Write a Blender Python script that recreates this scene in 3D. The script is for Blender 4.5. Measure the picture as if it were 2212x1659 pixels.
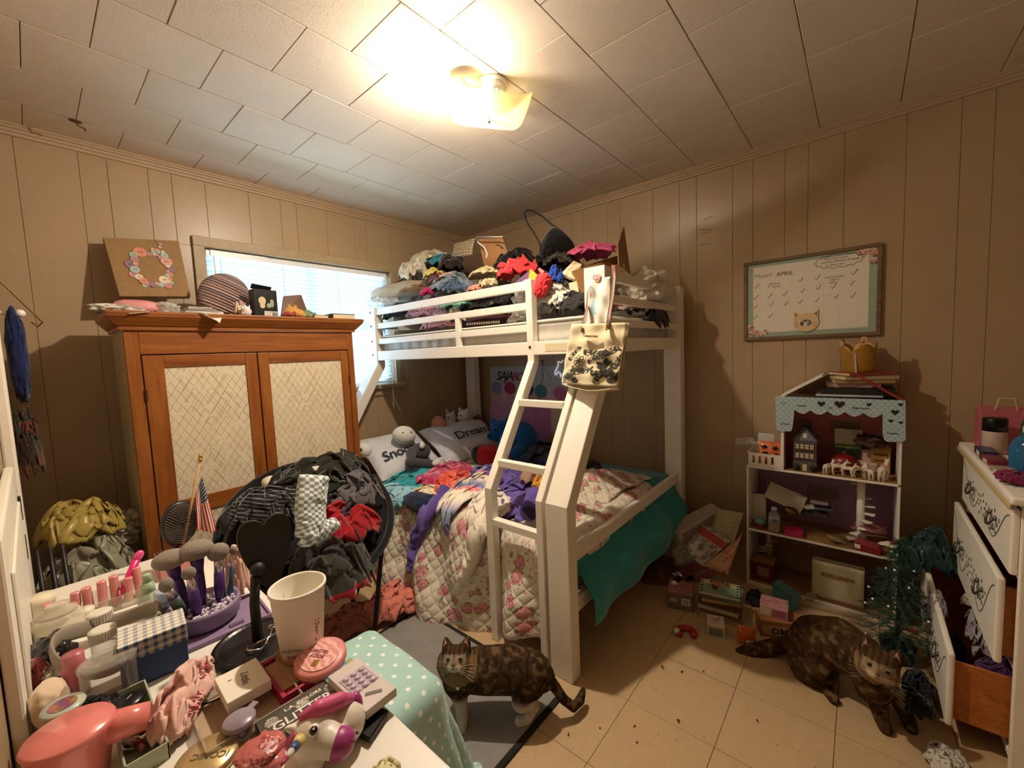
import bpy, bmesh, math, random
import numpy as np
from mathutils import Vector, Matrix, Euler

for o in list(bpy.data.objects): bpy.data.objects.remove(o)
SC = bpy.context.scene
COL = SC.collection
PI = math.pi
def V(*a): return Vector(a)

# ------------------------------------------------------------------ camera
CAM_H = 1.337
FPX, YAW, PITCH, ROLL = 887.46, 0.706432, 0.076715, -0.041948
_d = V(math.cos(YAW)*math.cos(PITCH), math.sin(YAW)*math.cos(PITCH), -math.sin(PITCH))
_r = V(math.sin(YAW), -math.cos(YAW), 0); _u = _r.cross(_d)
_r, _u = math.cos(ROLL)*_r+math.sin(ROLL)*_u, -math.sin(ROLL)*_r+math.cos(ROLL)*_u
cam_data = bpy.data.cameras.new('camera'); cam = bpy.data.objects.new('camera', cam_data); COL.objects.link(cam)
cam_data.sensor_width = 36; cam_data.sensor_fit = 'HORIZONTAL'; cam_data.lens = FPX*36/2212
cam_data.clip_start = 0.02
cam.matrix_world = Matrix(((_r.x, _u.x, -_d.x, 0), (_r.y, _u.y, -_d.y, 0), (_r.z, _u.z, -_d.z, CAM_H), (0, 0, 0, 1)))
SC.camera = cam
def P(u, v, x=None, y=None, z=None):
    """room point seen at photo pixel (u,v) on the plane x=, y= or z="""
    q = _d + _r*((u-1106)/FPX) - _u*((v-829.5)/FPX)
    o = V(0, 0, CAM_H)
    if x is not None: t = x/q.x
    elif y is not None: t = y/q.y
    else: t = (z-CAM_H)/q.z
    return o+q*t

# ------------------------------------------------------------------ world, daylight, exposure
W = bpy.data.worlds.new('sky'); SC.world = W; W.use_nodes = True
W.node_tree.nodes['Background'].inputs[0].default_value = (0.62, 0.80, 1.0, 1)
W.node_tree.nodes['Background'].inputs[1].default_value = 0.7
dl = bpy.data.lights.new('daylight', 'AREA'); dl.shape = 'RECTANGLE'; dl.size = 2.6; dl.size_y = 2.4
dl.energy = 125; dl.color = (0.62, 0.82, 1.0)
dlo = bpy.data.objects.new('daylight', dl); COL.objects.link(dlo)
dlo.location = (1.30, 4.6, 1.0); dlo.rotation_euler = (-PI/2+.12, 0, 0)
LAMP_POWER = 30.0
SC.view_settings.view_transform = 'Standard'; SC.view_settings.look = 'None'
SC.view_settings.gamma = 1; SC.view_settings.use_curve_mapping = False
SC.view_settings.exposure = 2.02

# ------------------------------------------------------------------ helpers
def lin(h):
    h = h.lstrip('#'); c = [int(h[i:i+2], 16)/255 for i in (0, 2, 4)]
    return tuple(x/12.92 if x <= .04045 else ((x+.055)/1.055)**2.4 for x in c)
class Nt:
    """tiny node-expression helper"""
    def __init__(s, m): s.t = m.node_tree; s.b = s.t.nodes.get('Principled BSDF'); s.o = s.t.nodes.get('Material Output')
    def n(s, ty, **kw):
        n = s.t.nodes.new(ty)
        for k, v in kw.items(): setattr(n, k, v)
        return n
    def put(s, sock, v):
        if isinstance(v, bpy.types.NodeSocket): s.t.links.new(v, sock)
        elif isinstance(v, str): sock.default_value = (*lin(v), 1)
        elif v is not None: sock.default_value = v
    def m(s, op, a, b=None, c=None):
        n = s.n('ShaderNodeMath', operation=op)
        for i, v in enumerate((a, b, c)):
            if v is not None: s.put(n.inputs[i], v)
        return n.outputs[0]
    def coord(s, kind='Object'): return s.n('ShaderNodeTexCoord').outputs[kind]
    def xyz(s, co):
        n = s.n('ShaderNodeSeparateXYZ'); s.put(n.inputs[0], co); return n.outputs
    def noise(s, co, scale, detail=3, rough=.5, dist=0):
        n = s.n('ShaderNodeTexNoise'); s.put(n.inputs['Vector'], co); n.inputs['Scale'].default_value = scale
        n.inputs['Detail'].default_value = detail; n.inputs['Roughness'].default_value = rough; n.inputs['Distortion'].default_value = dist
        return n.outputs['Fac']
    def vor(s, co, scale, feature='F1', out='Distance', rnd=1.0):
        n = s.n('ShaderNodeTexVoronoi', feature=feature); s.put(n.inputs['Vector'], co); n.inputs['Scale'].default_value = scale
        n.inputs['Randomness'].default_value = rnd
        return n.outputs[out]
    def ramp(s, fac, stops, mode='LINEAR'):
        n = s.n('ShaderNodeValToRGB'); n.color_ramp.interpolation = mode; s.put(n.inputs[0], fac)
        e = n.color_ramp.elements
        while len(e) < len(stops): e.new(.5)
        for k, (p, c) in enumerate(stops):
            e[k].position = p; e[k].color = (*lin(c), 1) if isinstance(c, str) else (c, c, c, 1)
        return n.outputs[0]
    def mix(s, f, a, b):
        n = s.n('ShaderNodeMix', data_type='RGBA'); s.put(n.inputs[0], f); s.put(n.inputs[6], a); s.put(n.inputs[7], b)
        return n.outputs[2]
    def stripe(s, x, period, frac):   # 1 inside stripe
        return s.m('LESS_THAN', s.m('FRACT', s.m('DIVIDE', x, period)), frac)
    def bump(s, h, strength=.3, dist=.01):
        n = s.n('ShaderNodeBump'); n.inputs['Strength'].default_value = strength; n.inputs['Distance'].default_value = dist
        s.put(n.inputs['Height'], h); s.t.links.new(n.outputs[0], s.b.inputs['Normal'])
MATS = {}
def mat(name, col='#888888', rough=.6, metal=0, bump=None, pat=None, trans=0, alpha=1, spec=.5, sheen=0, coat=0, emit=0, var=0, sub=0):
    """cached procedural Principled material; pat(nt) may return a colour socket"""
    if name in MATS: return MATS[name]
    m = bpy.data.materials.new(name); m.use_nodes = True; N = Nt(m); b = N.b
    b.inputs['Roughness'].default_value = rough; b.inputs['Metallic'].default_value = metal
    b.inputs['Specular IOR Level'].default_value = spec; b.inputs['Coat Weight'].default_value = coat
    b.inputs['Transmission Weight'].default_value = trans; b.inputs['Alpha'].default_value = alpha
    if sheen: b.inputs['Sheen Weight'].default_value = sheen; b.inputs['Sheen Roughness'].default_value = .5
    if sub: b.inputs['Subsurface Weight'].default_value = sub; b.inputs['Subsurface Radius'].default_value = (.01, .008, .006)
    c = pat(N) if pat else None
    if c is None:
        if var: c = N.mix(N.noise(N.coord(), 6, 4), shade(col, 1-var), shade(col, 1+var))
        else: c = col
    N.put(b.inputs['Base Color'], c)
    if emit: N.put(b.inputs['Emission Color'], c); b.inputs['Emission Strength'].default_value = emit
    if bump: N.bump(N.noise(N.coord(), bump[0], 4), bump[1], bump[2] if len(bump) > 2 else .003)
    MATS[name] = m; return m
def shade(h, f):
    h = h.lstrip('#'); return '#%02x%02x%02x' % tuple(max(0, min(255, int(int(h[i:i+2], 16)*f))) for i in (0, 2, 4))
def fabric(name, col, pat=None, weave=600, rough=.92):
    def p(N):
        c = pat(N) if pat else N.mix(N.noise(N.coord(), 9, 4), shade(col, .88), shade(col, 1.06))
        N.bump(N.noise(N.coord(), weave*.35, 2), .25, .002); return c
    return mat(name, col, rough, pat=p, spec=.2, sheen=.25)
def glassy(name, col='#ffffff', rough=.08, op=.25):
    """thin clear plastic / glass: mostly see-through with glossy reflections"""
    if name in MATS: return MATS[name]
    m = bpy.data.materials.new(name); m.use_nodes = True; N = Nt(m)
    N.put(N.b.inputs['Base Color'], col); N.b.inputs['Roughness'].default_value = rough
    tr = N.n('ShaderNodeBsdfTransparent'); mx = N.n('ShaderNodeMixShader')
    lw = N.n('ShaderNodeLayerWeight'); lw.inputs[0].default_value = .35
    f = N.m('ADD', N.m('MULTIPLY', lw.outputs['Facing'], .45), op, None); f = N.m('MINIMUM', f, 1.0)
    N.put(mx.inputs[0], f); N.t.links.new(tr.outputs[0], mx.inputs[1]); N.t.links.new(N.b.outputs[0], mx.inputs[2])
    N.t.links.new(mx.outputs[0], N.o.inputs[0]); MATS[name] = m; return m

class MB:
    """mesh collector"""
    def __init__(s): s.v = []; s.f = []; s.uv = {}
    def add(s, vs, fs, M=None):
        k = len(s.v)
        s.v += [tuple(M @ Vector(v)) if M is not None else tuple(v) for v in vs]
        s.f += [tuple(i+k for i in f) for f in fs]; return s
    def box(s, c, d, rot=None, taper=1.0):
        x, y, z = d[0]/2, d[1]/2, d[2]/2; t = taper
        vs = [(-x, -y, -z), (x, -y, -z), (x, y, -z), (-x, y, -z), (-x*t, -y*t, z), (x*t, -y*t, z), (x*t, y*t, z), (-x*t, y*t, z)]
        M = Matrix.Translation(c) @ (Euler(rot).to_matrix().to_4x4() if rot else Matrix())
        return s.add(vs, [(0, 3, 2, 1), (4, 5, 6, 7), (0, 1, 5, 4), (1, 2, 6, 5), (2, 3, 7, 6), (3, 0, 4, 7)], M)
    def bb(s, a, b): return s.box([(a[i]+b[i])/2 for i in range(3)], [abs(b[i]-a[i]) for i in range(3)])
    def prism(s, poly, z0, z1, M=None):
        n = len(poly); vs = [(p[0], p[1], z0) for p in poly]+[(p[0], p[1], z1) for p in poly]
        fs = [tuple(reversed(range(n))), tuple(range(n, 2*n))]+[(i, (i+1) % n, n+(i+1) % n, n+i) for i in range(n)]
        return s.add(vs, fs, M)
    def lathe(s, prof, n=24, M=None, close=False):
        vs = []; fs = []
        for (r, z) in prof:
            for k in range(n): a = 2*PI*k/n; vs.append((r*math.cos(a), r*math.sin(a), z))
        m = len(prof)
        for j in range(m-1):
            for k in range(n): k2 = (k+1) % n; fs.append((j*n+k, j*n+k2, (j+1)*n+k2, (j+1)*n+k))
        if prof[0][0] > 1e-5: fs.append(tuple(reversed(range(n))))
        if prof[-1][0] > 1e-5 and not close: fs.append(tuple(range((m-1)*n, m*n)))
        return s.add(vs, fs, M)
    def cyl(s, p0, p1, r0, r1=None, n=14):
        r1 = r0 if r1 is None else r1; p0 = Vector(p0); p1 = Vector(p1); d = p1-p0
        M = Matrix.Translation(p0) @ d.to_track_quat('Z', 'Y').to_matrix().to_4x4()
        return s.lathe([(r0, 0), (r1, d.length)], n, M)
    def tube(s, pts, r, n=8, close=False, flat=1.0, up=None):
        pts = [Vector(p) for p in pts]; m = len(pts); rr = r if hasattr(r, '__len__') else [r]*m
        vs = []; fs = []; ref = None
        for i, p in enumerate(pts):
            a = pts[(i-1) % m] if (close or i) else p; b = pts[(i+1) % m] if (close or i < m-1) else p
            t = (b-a).normalized()
            if ref is None: ref = Vector(up) if up else (V(0, 0, 1) if abs(t.z) < .9 else V(1, 0, 0))
            sd = t.cross(ref).normalized(); ref = sd.cross(t).normalized()
            for k in range(n):
                an = 2*PI*k/n; vs.append(p+sd*(math.cos(an)*rr[i])+ref*(math.sin(an)*rr[i]*flat))
        for i in range(m if close else m-1):
            j = (i+1) % m
            for k in range(n): k2 = (k+1) % n; fs.append((i*n+k, i*n+k2, j*n+k2, j*n+k))
        if not close: fs += [tuple(reversed(range(n))), tuple(range((m-1)*n, m*n))]
        return s.add(vs, fs)
    def ball(s, c, r, n=16, m=10, rot=None):
        r = r if hasattr(r, '__len__') else (r, r, r)
        M = Matrix.Translation(c) @ (Euler(rot).to_matrix().to_4x4() if rot else Matrix()) @ Matrix.Diagonal((*r, 1))
        pr = [(math.sin(PI*j/m), -math.cos(PI*j/m)) for j in range(m+1)]; pr[0] = (0, -1); pr[-1] = (0, 1)
        vs = [(0, 0, -1)]; fs = []
        for j in range(1, m):
            for k in range(n): a = 2*PI*k/n; vs.append((pr[j][0]*math.cos(a), pr[j][0]*math.sin(a), pr[j][1]))
        vs.append((0, 0, 1)); T = len(vs)-1
        for k in range(n):
            k2 = (k+1) % n; fs.append((0, 1+k2, 1+k)); fs.append((T, T-n+k, T-n+k2))
            for j in range(m-2): a = 1+j*n; fs.append((a+k, a+k2, a+n+k2, a+n+k))
        return s.add(vs, fs, M)
    def grid(s, F, nu, nv, cu=False):
        k0 = len(s.v)
        for j in range(nv+1):
            for i in range(nu+1): s.v.append(tuple(F(i/nu, j/nv))); s.uv[len(s.v)-1] = (i/nu, j/nv)
        for j in range(nv):
            for i in range(nu): a = k0+j*(nu+1)+i; s.f.append((a, a+1, a+nu+2, a+nu+1))
        return s
    def mesh(s, name, smooth=False):
        me = bpy.data.meshes.new(name); me.from_pydata([tuple(v) for v in s.v], [], s.f)
        if s.uv:
            ul = me.uv_layers.new(name='UVMap')
            for l in me.loops: ul.data[l.index].uv = s.uv.get(l.vertex_index, (0, 0))
        if smooth: me.polygons.foreach_set('use_smooth', [True]*len(me.polygons))
        me.update(); return me
def obj(name, mb, m, parent=None, smooth=False, bevel=0, loc=None, rot=None, label=None, seg=2, solid=0, subd=0, kind=None):
    me = mb.mesh(name, smooth) if isinstance(mb, MB) else mb
    if m is not None:
        for q in (m if isinstance(m, (list, tuple)) else [m]): me.materials.append(q)
    o = bpy.data.objects.new(name, me); COL.objects.link(o)
    if parent: o.parent = parent
    if loc is not None: o.location = loc
    if rot is not None: o.rotation_euler = rot
    if solid: md = o.modifiers.new('thick', 'SOLIDIFY'); md.thickness = solid; md.offset = 0
    if bevel:
        md = o.modifiers.new('bevel', 'BEVEL'); md.width = bevel; md.segments = seg; md.limit_method = 'ANGLE'; md.angle_limit = .6
    if subd: md = o.modifiers.new('sub', 'SUBSURF'); md.levels = md.render_levels = subd
    if label: o['label'] = label
    if kind: o['kind'] = kind
    return o
def thing(name, label, cat, loc=(0, 0, 0), rotz=0, group=None, rot=None):
    o = bpy.data.objects.new(name, None); COL.objects.link(o); o.empty_display_size = .05
    o.location = loc; o.rotation_euler = rot if rot else (0, 0, rotz); return tag(o, label, cat, group)
def tag(o, label, cat, group=None):
    o['label'] = label; o['category'] = cat
    if group: o['group'] = group
    return o
def struct(o): o['kind'] = 'structure'; return o
def link(name, me, parent, loc=(0, 0, 0), rot=None, scale=None):
    o = bpy.data.objects.new(name, me); COL.objects.link(o); o.parent = parent; o.location = loc
    if rot: o.rotation_euler = rot
    if scale: o.scale = scale
    return o
_FONT = {}
def text_mesh(s, size, shear=0, extrude=.0004, bold=0, spacing=1):
    c = bpy.data.curves.new('lettering', 'FONT'); c.body = s; c.size = size; c.shear = shear; c.extrude = extrude; c.offset = bold
    c.align_x = 'CENTER'; c.align_y = 'CENTER'; c.space_character = spacing; c.resolution_u = 2
    t = bpy.data.objects.new('lettering', c); COL.objects.link(t)
    dg = bpy.context.evaluated_depsgraph_get(); me = bpy.data.meshes.new_from_object(t.evaluated_get(dg))
    bpy.data.objects.remove(t); bpy.data.curves.remove(c); return me
def text(s, size, m, parent, loc, rot, name='lettering', **kw):
    return obj(name, text_mesh(s, size, **kw), m, parent, loc=loc, rot=rot)

# vectorised gradient noise ------------------------------------------------
_rng = np.random.RandomState(7); _perm = _rng.permutation(256); _perm = np.concatenate([_perm, _perm, _perm])
_gr = _rng.randn(256, 3); _gr /= np.linalg.norm(_gr, axis=1)[:, None]
def pn(p, scale=1.0, seed=0):
    p = np.asarray(p, float)*scale+np.array([seed*13.7, seed*7.3, seed*3.1]); i = np.floor(p).astype(int); f = p-i; i &= 255
    w = f*f*f*(f*(f*6-15)+10); out = 0
    for dx in (0, 1):
        for dy in (0, 1):
            for dz in (0, 1):
                h = _perm[_perm[_perm[(i[:, 0]+dx) & 255]+((i[:, 1]+dy) & 255)]+((i[:, 2]+dz) & 255)]
                g = _gr[h]; dd = (g*(f-np.array([dx, dy, dz]))).sum(1)
                out = out+dd*(w[:, 0] if dx else 1-w[:, 0])*(w[:, 1] if dy else 1-w[:, 1])*(w[:, 2] if dz else 1-w[:, 2])
    return out
def crease(p, f, seed=0, octv=3):
    """crumpled-cloth height: broad rolls with sharp valleys"""
    p = np.asarray(p, float)
    q = p+.12/f*np.stack([pn(p, f*1.3, seed+31), pn(p, f*1.3, seed+47), pn(p, f*1.3, seed+59)], 1)*6
    th = seed*1.7; ax = np.array([math.cos(th), math.sin(th), .35]); ax /= np.linalg.norm(ax)
    q = q-.55*np.outer(q@ax, ax)
    h = 0; a = 1.0; tot = 0
    for k in range(octv):
        n = np.sqrt((pn(q, f*2.05**k, seed+k*5)*2.5)**2+.025); n = np.minimum(1, n)*2-1; h = h+a*(n if k == 0 else -n if k % 2 else n); tot += a; a *= .36
    return h/tot
def set_uv(me, uv):
    ul = me.uv_layers.new(name='UVMap'); li = np.zeros(len(me.loops), int); me.loops.foreach_get('vertex_index', li)
    ul.data.foreach_set('uv', np.asarray(uv, float)[li].ravel())
def np_mesh(name, v, f, smooth=True, uv=None):
    me = bpy.data.meshes.new(name); me.from_pydata(np.asarray(v).tolist(), [], [tuple(int(i) for i in q) for q in f])
    if uv is not None: set_uv(me, uv)
    if smooth: me.polygons.foreach_set('use_smooth', [True]*len(me.polygons))
    me.update(); return me
_ICO = {}
def ico(n):
    if n not in _ICO:
        b = bmesh.new(); bmesh.ops.create_icosphere(b, subdivisions=n, radius=1)
        _ICO[n] = (np.array([v.co[:] for v in b.verts]), np.array([[v.index for v in f.verts] for f in b.faces])); b.free()
    return _ICO[n]
def lump(c, r, seed=1, amp=.22, f=1.6, sub=None, sq=.75, flat=.55, rotz=0, tilt=(0, 0)):
    """verts, faces of a crumpled cloth heap"""
    if sub is None: sub = 5 if max(r) > .06 else 4
    amp *= 1.35; f *= 1.15; v, fa = ico(sub); v = v.copy()
    s = np.sign(v)*np.abs(v)**sq; s /= np.maximum(1e-6, (np.abs(s)**2.4).sum(1)**(1/2.4))[:, None]
    h = crease(s+seed*3.3, f, seed); g = pn(s, .9, seed+90)
    s = s*(1+amp*h+.35*amp*3*g)[:, None]
    s[:, 2] = np.where(s[:, 2] < -flat, -flat+(s[:, 2]+flat)*.12, s[:, 2])
    s = s*np.array(r)
    M = np.array(Euler((tilt[0], tilt[1], rotz)).to_matrix()); s = s@M.T+np.array(c)
    return s, fa
_MAST = {}
def crumple(k, n=64, ratio=1.9, steps=50, iters=9):
    """square of cloth pushed together by a small position-based solver until it buckles into folds"""
    if k in _MAST: return _MAST[k]
    rg = np.random.RandomState(k); h = 1.8*ratio/(n-1); g = (np.arange(n)-(n-1)/2)*h; X, Y = np.meshgrid(g, g, indexing='ij'); kk = 0*X
    for _ in range(14): a = rg.rand()*6.28; f = rg.uniform(1.2, 4.5); kk = kk+np.sin((X*np.cos(a)+Y*np.sin(a))*f+rg.rand()*6.28)/f
    p = np.stack([X, Y, .1*kk], 2); v = 0*p; dt = .03; S8 = steps*.8; sh = (1/ratio)**(1/S8)
    def pj(a, b, rest, st): d = b-a; l = np.sqrt((d*d).sum(-1, keepdims=True))+1e-9; c = d*((l-rest)/l*.5*st); a += c; b -= c
    for s in range(steps):
        v[:, :, 2] -= 1.5*dt; v *= .9; q = p+v*dt
        if s < S8: q[:, :, :2] *= sh; p = p*np.array([sh, sh, 1])
        W = 1.0 if s > S8 else 1.1/sh**(S8-s)
        for it in range(iters):
            for o in (0, 1):
                a = q[o:n-1:2]; b = q[o+1:n:2]; pj(a, b, h, .95); pj(q[:, o:n-1:2], q[:, o+1:n:2], h, .95); pj(a[:, :-1], b[:, 1:], h*1.414, .5); pj(a[:, 1:], b[:, :-1], h*1.414, .5)
            for m, st in ((2, .35), (4, .18)):
                for o in range(m):
                    a = q[o:n-m:2*m]; b = q[o+m:n:2*m]; c = min(len(a), len(b)); pj(a[:c], b[:c], m*h, st)
                    a = q[:, o:n-m:2*m]; b = q[:, o+m:n:2*m]; c = min(a.shape[1], b.shape[1]); pj(a[:, :c], b[:, :c], m*h, st)
            q[:, :, 2] = np.clip(q[:, :, 2], -.42, .42); rad = np.hypot(q[:, :, 0], q[:, :, 1]); m = rad > W; q[m, :2] *= (W/rad[m])[:, None]
        v = np.clip((q-p)/dt, -2, 2); p = q
    r2 = np.minimum(1, p[:, :, 0]**2+p[:, :, 1]**2); p[:, :, 2] = p[:, :, 2]*.75+.75*(1-r2)**.8
    p = p-(p.min((0, 1))+p.max((0, 1)))/2; p = p/p.max((0, 1)); _MAST[k] = p; return p
def folded(seed, step=1):
    """unit crumpled cloth: verts in [-1,1], faces, sheet coords"""
    p = crumple(seed % 6)[::step, ::step]; n = p.shape[0]; a = seed*2.4; c, s = math.cos(a), math.sin(a); v = p.reshape(-1, 3); v = np.stack([v[:, 0]*c-v[:, 1]*s, v[:, 0]*s+v[:, 1]*c, v[:, 2]], 1)
    m = np.abs(v).max(0); v = v/m; i = np.arange((n-1)*(n-1)); q = i//(n-1)*n+i % (n-1); return v, np.stack([q, q+1, q+n+1, q+n], 1), np.stack(np.meshgrid(np.linspace(0, 1, n), np.linspace(0, 1, n), indexing='ij'), 2).reshape(-1, 2)
def heap(name, label, cat, c, r, m, group=None, parent=None, **kw):
    if m.name.startswith(('fab_', 'plastic_')) and kw.get('amp', .22) >= .12:
        v, f, uv = folded(kw.get('seed', 1), 1 if max(r) > .05 else 2); z = (v[:, 2]+1)/2; fl = 1 if kw.get('flat', .55) >= 1 else .62; v = v*np.array([1.06, 1.06, 1]); v[:, 2] = -fl+(1.05+fl)*z
        v = v*np.array(r); t = kw.get('tilt', (0, 0)); v = v@np.array(Euler((t[0], t[1], 0)).to_matrix()).T
        o = obj(name, np_mesh(name, v, f, uv=uv*max(r)*3), m, parent, loc=c, solid=.0035)
    else: v, f = lump((0, 0, 0), r, **kw); o = obj(name, np_mesh(name, v, f), m, parent, loc=c)
    if parent is None: tag(o, label, cat, group)
    return o
def span(u0, v0, u1, v1, x=None, y=None):
    """centre and half sizes of a photo rectangle standing on the plane x= or y="""
    a = P(u0, (v0+v1)/2, x=x, y=y); b = P(u1, (v0+v1)/2, x=x, y=y); t = P((u0+u1)/2, v0, x=x, y=y); w = P((u0+u1)/2, v1, x=x, y=y)
    return (a+b)/2*1.0, ((a-b).length/2, abs(t.z-w.z)/2), (t.z+w.z)/2
def heapx(name, label, cat, rect, x, dx, m, group=None, **kw):
    c, (hy, hz), z = span(*rect, x=x); return heap(name, label, cat, (x, c.y, z), (dx, hy, hz), m, group, **kw)
def heapy(name, label, cat, rect, y, dy, m, group=None, **kw):
    c, (hx, hz), z = span(*rect, y=y); return heap(name, label, cat, (c.x, y, z), (hx, dy, hz), m, group, **kw)
def ribbon(path, widths, S, amp=.012, f=9, seed=0, nv=14, lift=.012, crown=.02, nseg=10, fold=0):
    """cloth strip: path in surface coords (s,t), S maps arrays (s,t)->(pos, normal)"""
    pts = [V(*p, 0) for p in path]; cs = []
    for i in range(len(pts)-1):
        p0 = pts[max(i-1, 0)]; p1 = pts[i]; p2 = pts[i+1]; p3 = pts[min(i+2, len(pts)-1)]
        for k in range(nseg):
            t = k/nseg; cs.append((.5*((2*p1)+(-p0+p2)*t+(2*p0-5*p1+4*p2-p3)*t*t+(-p0+3*p1-3*p2+p3)*t**3), widths[i]+(widths[i+1]-widths[i])*t))
    cs.append((pts[-1], widths[-1])); n = len(cs); ST = []; uv = []; cr = []; L = 0
    for i, (p, w) in enumerate(cs):
        t = (cs[min(i+1, n-1)][0]-cs[max(i-1, 0)][0]).normalized(); sd = V(-t.y, t.x, 0)
        if i: L += (p-cs[i-1][0]).length
        for k in range(nv+1):
            q = k/nv*2-1; e = p+sd*(q*w); ST.append((e.x, e.y)); uv.append((L, q*w)); end = min(1, i/3, (n-1-i)/3); cr.append(max(0, 1-q*q)**.5*(.35+.65*end))
    ST = np.array(ST); uv = np.array(uv); cr = np.array(cr)
    return _finish(ST, uv, cr, S, amp, f, seed, lift, crown, fold, n-1, nv)
def _finish(ST, uv, cr, S, amp, f, seed, lift, crown, fold, nu, nv, faces=None):
    pos, nor = S(ST[:, 0], ST[:, 1]); q = np.stack([uv[:, 0], uv[:, 1], 0*uv[:, 0]], 1)
    h = lift+crown*cr+amp*(crease(q+seed, f*1.9, seed)+.8)*(.3+.7*cr)
    if fold: h = h+fold*np.sin(uv[:, 1]*2*PI/.09+2*pn(q, 5, seed))*(.4+.6*cr)
    v = pos+nor*h[:, None]
    if faces is None: faces = [(j*(nv+1)+k, j*(nv+1)+k+1, (j+1)*(nv+1)+k+1, (j+1)*(nv+1)+k) for j in range(nu) for k in range(nv)]
    return v, faces, uv
def patch(outline, S, amp=.014, f=8, seed=0, lift=.012, crown=.025, rings=16, per=10, fold=0):
    """cloth of a closed outline in surface coords, filled by rings towards its centre"""
    pts = [V(*p, 0) for p in outline]; n = len(pts); B = []
    for i in range(n):
        p0, p1, p2, p3 = pts[i-1], pts[i], pts[(i+1) % n], pts[(i+2) % n]
        for k in range(per):
            t = k/per; B.append(.5*((2*p1)+(-p0+p2)*t+(2*p0-5*p1+4*p2-p3)*t*t+(-p0+3*p1-3*p2+p3)*t**3))
    c = sum(B, V(0, 0, 0))/len(B); m = len(B); ST = [(c.x, c.y)]; cr = [1.0]; fs = []
    for j in range(1, rings+1):
        for b in B: e = c+(b-c)*(j/rings); ST.append((e.x, e.y)); cr.append(max(0, 1-(j/rings)**2.5))
    for k in range(m):
        k2 = (k+1) % m; fs.append((0, 1+k, 1+k2))
        for j in range(rings-1): a = 1+j*m; fs.append((a+k, a+m+k, a+m+k2, a+k2))
    ST = np.array(ST); return _finish(ST, ST.copy(), np.array(cr), S, amp, f, seed, lift, crown, fold, 0, 0, fs)
def cloth(name, label, cat, geo, m, group=None, parent=None, thick=.006):
    v, f, uv = geo; o = obj(name, np_mesh(name, v, f, uv=uv), m, parent, solid=thick)
    if parent is None: tag(o, label, cat, group)
    return o
def flatS(O, A, B):
    """surface: plane through O with axes A (s) and B (t)"""
    O = np.array(O, float); A = np.array(A, float); B = np.array(B, float); n = np.cross(A, B); n /= np.linalg.norm(n)
    return lambda s, t: (O+np.outer(s, A)+np.outer(t, B), np.tile(n, (len(s), 1)))
def blob(parts, voxel=.006, smooth=3, name='body'):
    """one continuous surface grown around ellipsoids ('e',c,r,rot) and tapered chains ('c',pts,radii)"""
    mb = MB()
    for p in parts:
        if p[0] == 'e': mb.ball(p[1], p[2], 20, 14, p[3] if len(p) > 3 else None)
        else:
            mb.tube(p[1], p[2], 12)
            for q, r in zip(p[1], p[2] if hasattr(p[2], '__len__') else [p[2]]*len(p[1])): mb.ball(q, r*.99, 12, 8)
    o = bpy.data.objects.new('tmp', mb.mesh('tmp')); COL.objects.link(o)
    r = o.modifiers.new('r', 'REMESH'); r.mode = 'VOXEL'; r.voxel_size = voxel
    s = o.modifiers.new('s', 'SMOOTH'); s.iterations = smooth; s.factor = .5
    dg = bpy.context.evaluated_depsgraph_get(); me = bpy.data.meshes.new_from_object(o.evaluated_get(dg)); me.name = name
    bpy.data.objects.remove(o); me.polygons.foreach_set('use_smooth', [True]*len(me.polygons)); return me
def vcol(me, fn):
    co = np.zeros(len(me.vertices)*3); me.vertices.foreach_get('co', co); c = fn(co.reshape(-1, 3))
    a = me.color_attributes.new('Col', 'FLOAT_COLOR', 'POINT'); a.data.foreach_set('color', np.c_[c, np.ones(len(c))].astype(np.float32).ravel())
def vmat(name, rough=.9, bump=(120, .4, .004)):
    def p(N):
        n = N.n('ShaderNodeAttribute', attribute_name='Col'); return n.outputs['Color']
    return mat(name, '#808080', rough, pat=p, bump=bump, spec=.12)

# ================================================================== ROOM
XW, YW, ZC = 2.78, 2.87, 2.425          # calendar wall, window wall, ceiling
XL, YF = -0.075, -0.95                  # door wall on the left, wall behind
paint = mat('wall_paint', '#ab9271', .34, bump=(60, .12, .003), var=.03, spec=.4)
trim_paint = mat('trim_paint', '#b49b7c', .45, var=.04)
white_paint = mat('white_paint', '#f1ead9', .4, var=.02)

def ceil_pat(N):
    co = N.coord('Generated'); oc = N.coord('Object')
    N.bump(N.m('ADD', N.noise(oc, 90, 5, .6), N.m('MULTIPLY', N.vor(oc, 140), .5)), .16, .002)
    inf = N.n('ShaderNodeObjectInfo')
    a = N.mix(N.noise(oc, 5, 4), '#d8c8b0', '#e4d6c0')
    return N.mix(N.m('MULTIPLY', inf.outputs['Random'], .35), a, '#cfc1ac')
ceil_m = mat('ceiling_tile', '#dccfb8', .7, pat=ceil_pat)
seam_m = mat('ceiling_seam', '#b8a98e', .9)
def floor_pat(N):
    oc = N.n('ShaderNodeNewGeometry').outputs['Position']
    inf = N.n('ShaderNodeObjectInfo')
    a = N.mix(N.noise(oc, 26, 5, .65, .6), '#b59972', '#c6aa85')
    sp = N.m('LESS_THAN', N.vor(oc, 34), .11); sp2 = N.m('GREATER_THAN', N.noise(oc, 11, 2), .55)
    a = N.mix(N.m('MULTIPLY', sp, N.m('MULTIPLY', sp2, .75)), a, '#7a5f3b')
    fl = N.m('LESS_THAN', N.vor(oc, 60), .06); a = N.mix(N.m('MULTIPLY', fl, .5), a, '#8d6d44')
    return N.mix(N.m('MULTIPLY', inf.outputs['Random'], .18), a, '#b6965f')
floor_m = mat('floor_tile', '#c8ad80', .38, pat=floor_pat, bump=(50, .06, .002), spec=.35)
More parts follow.
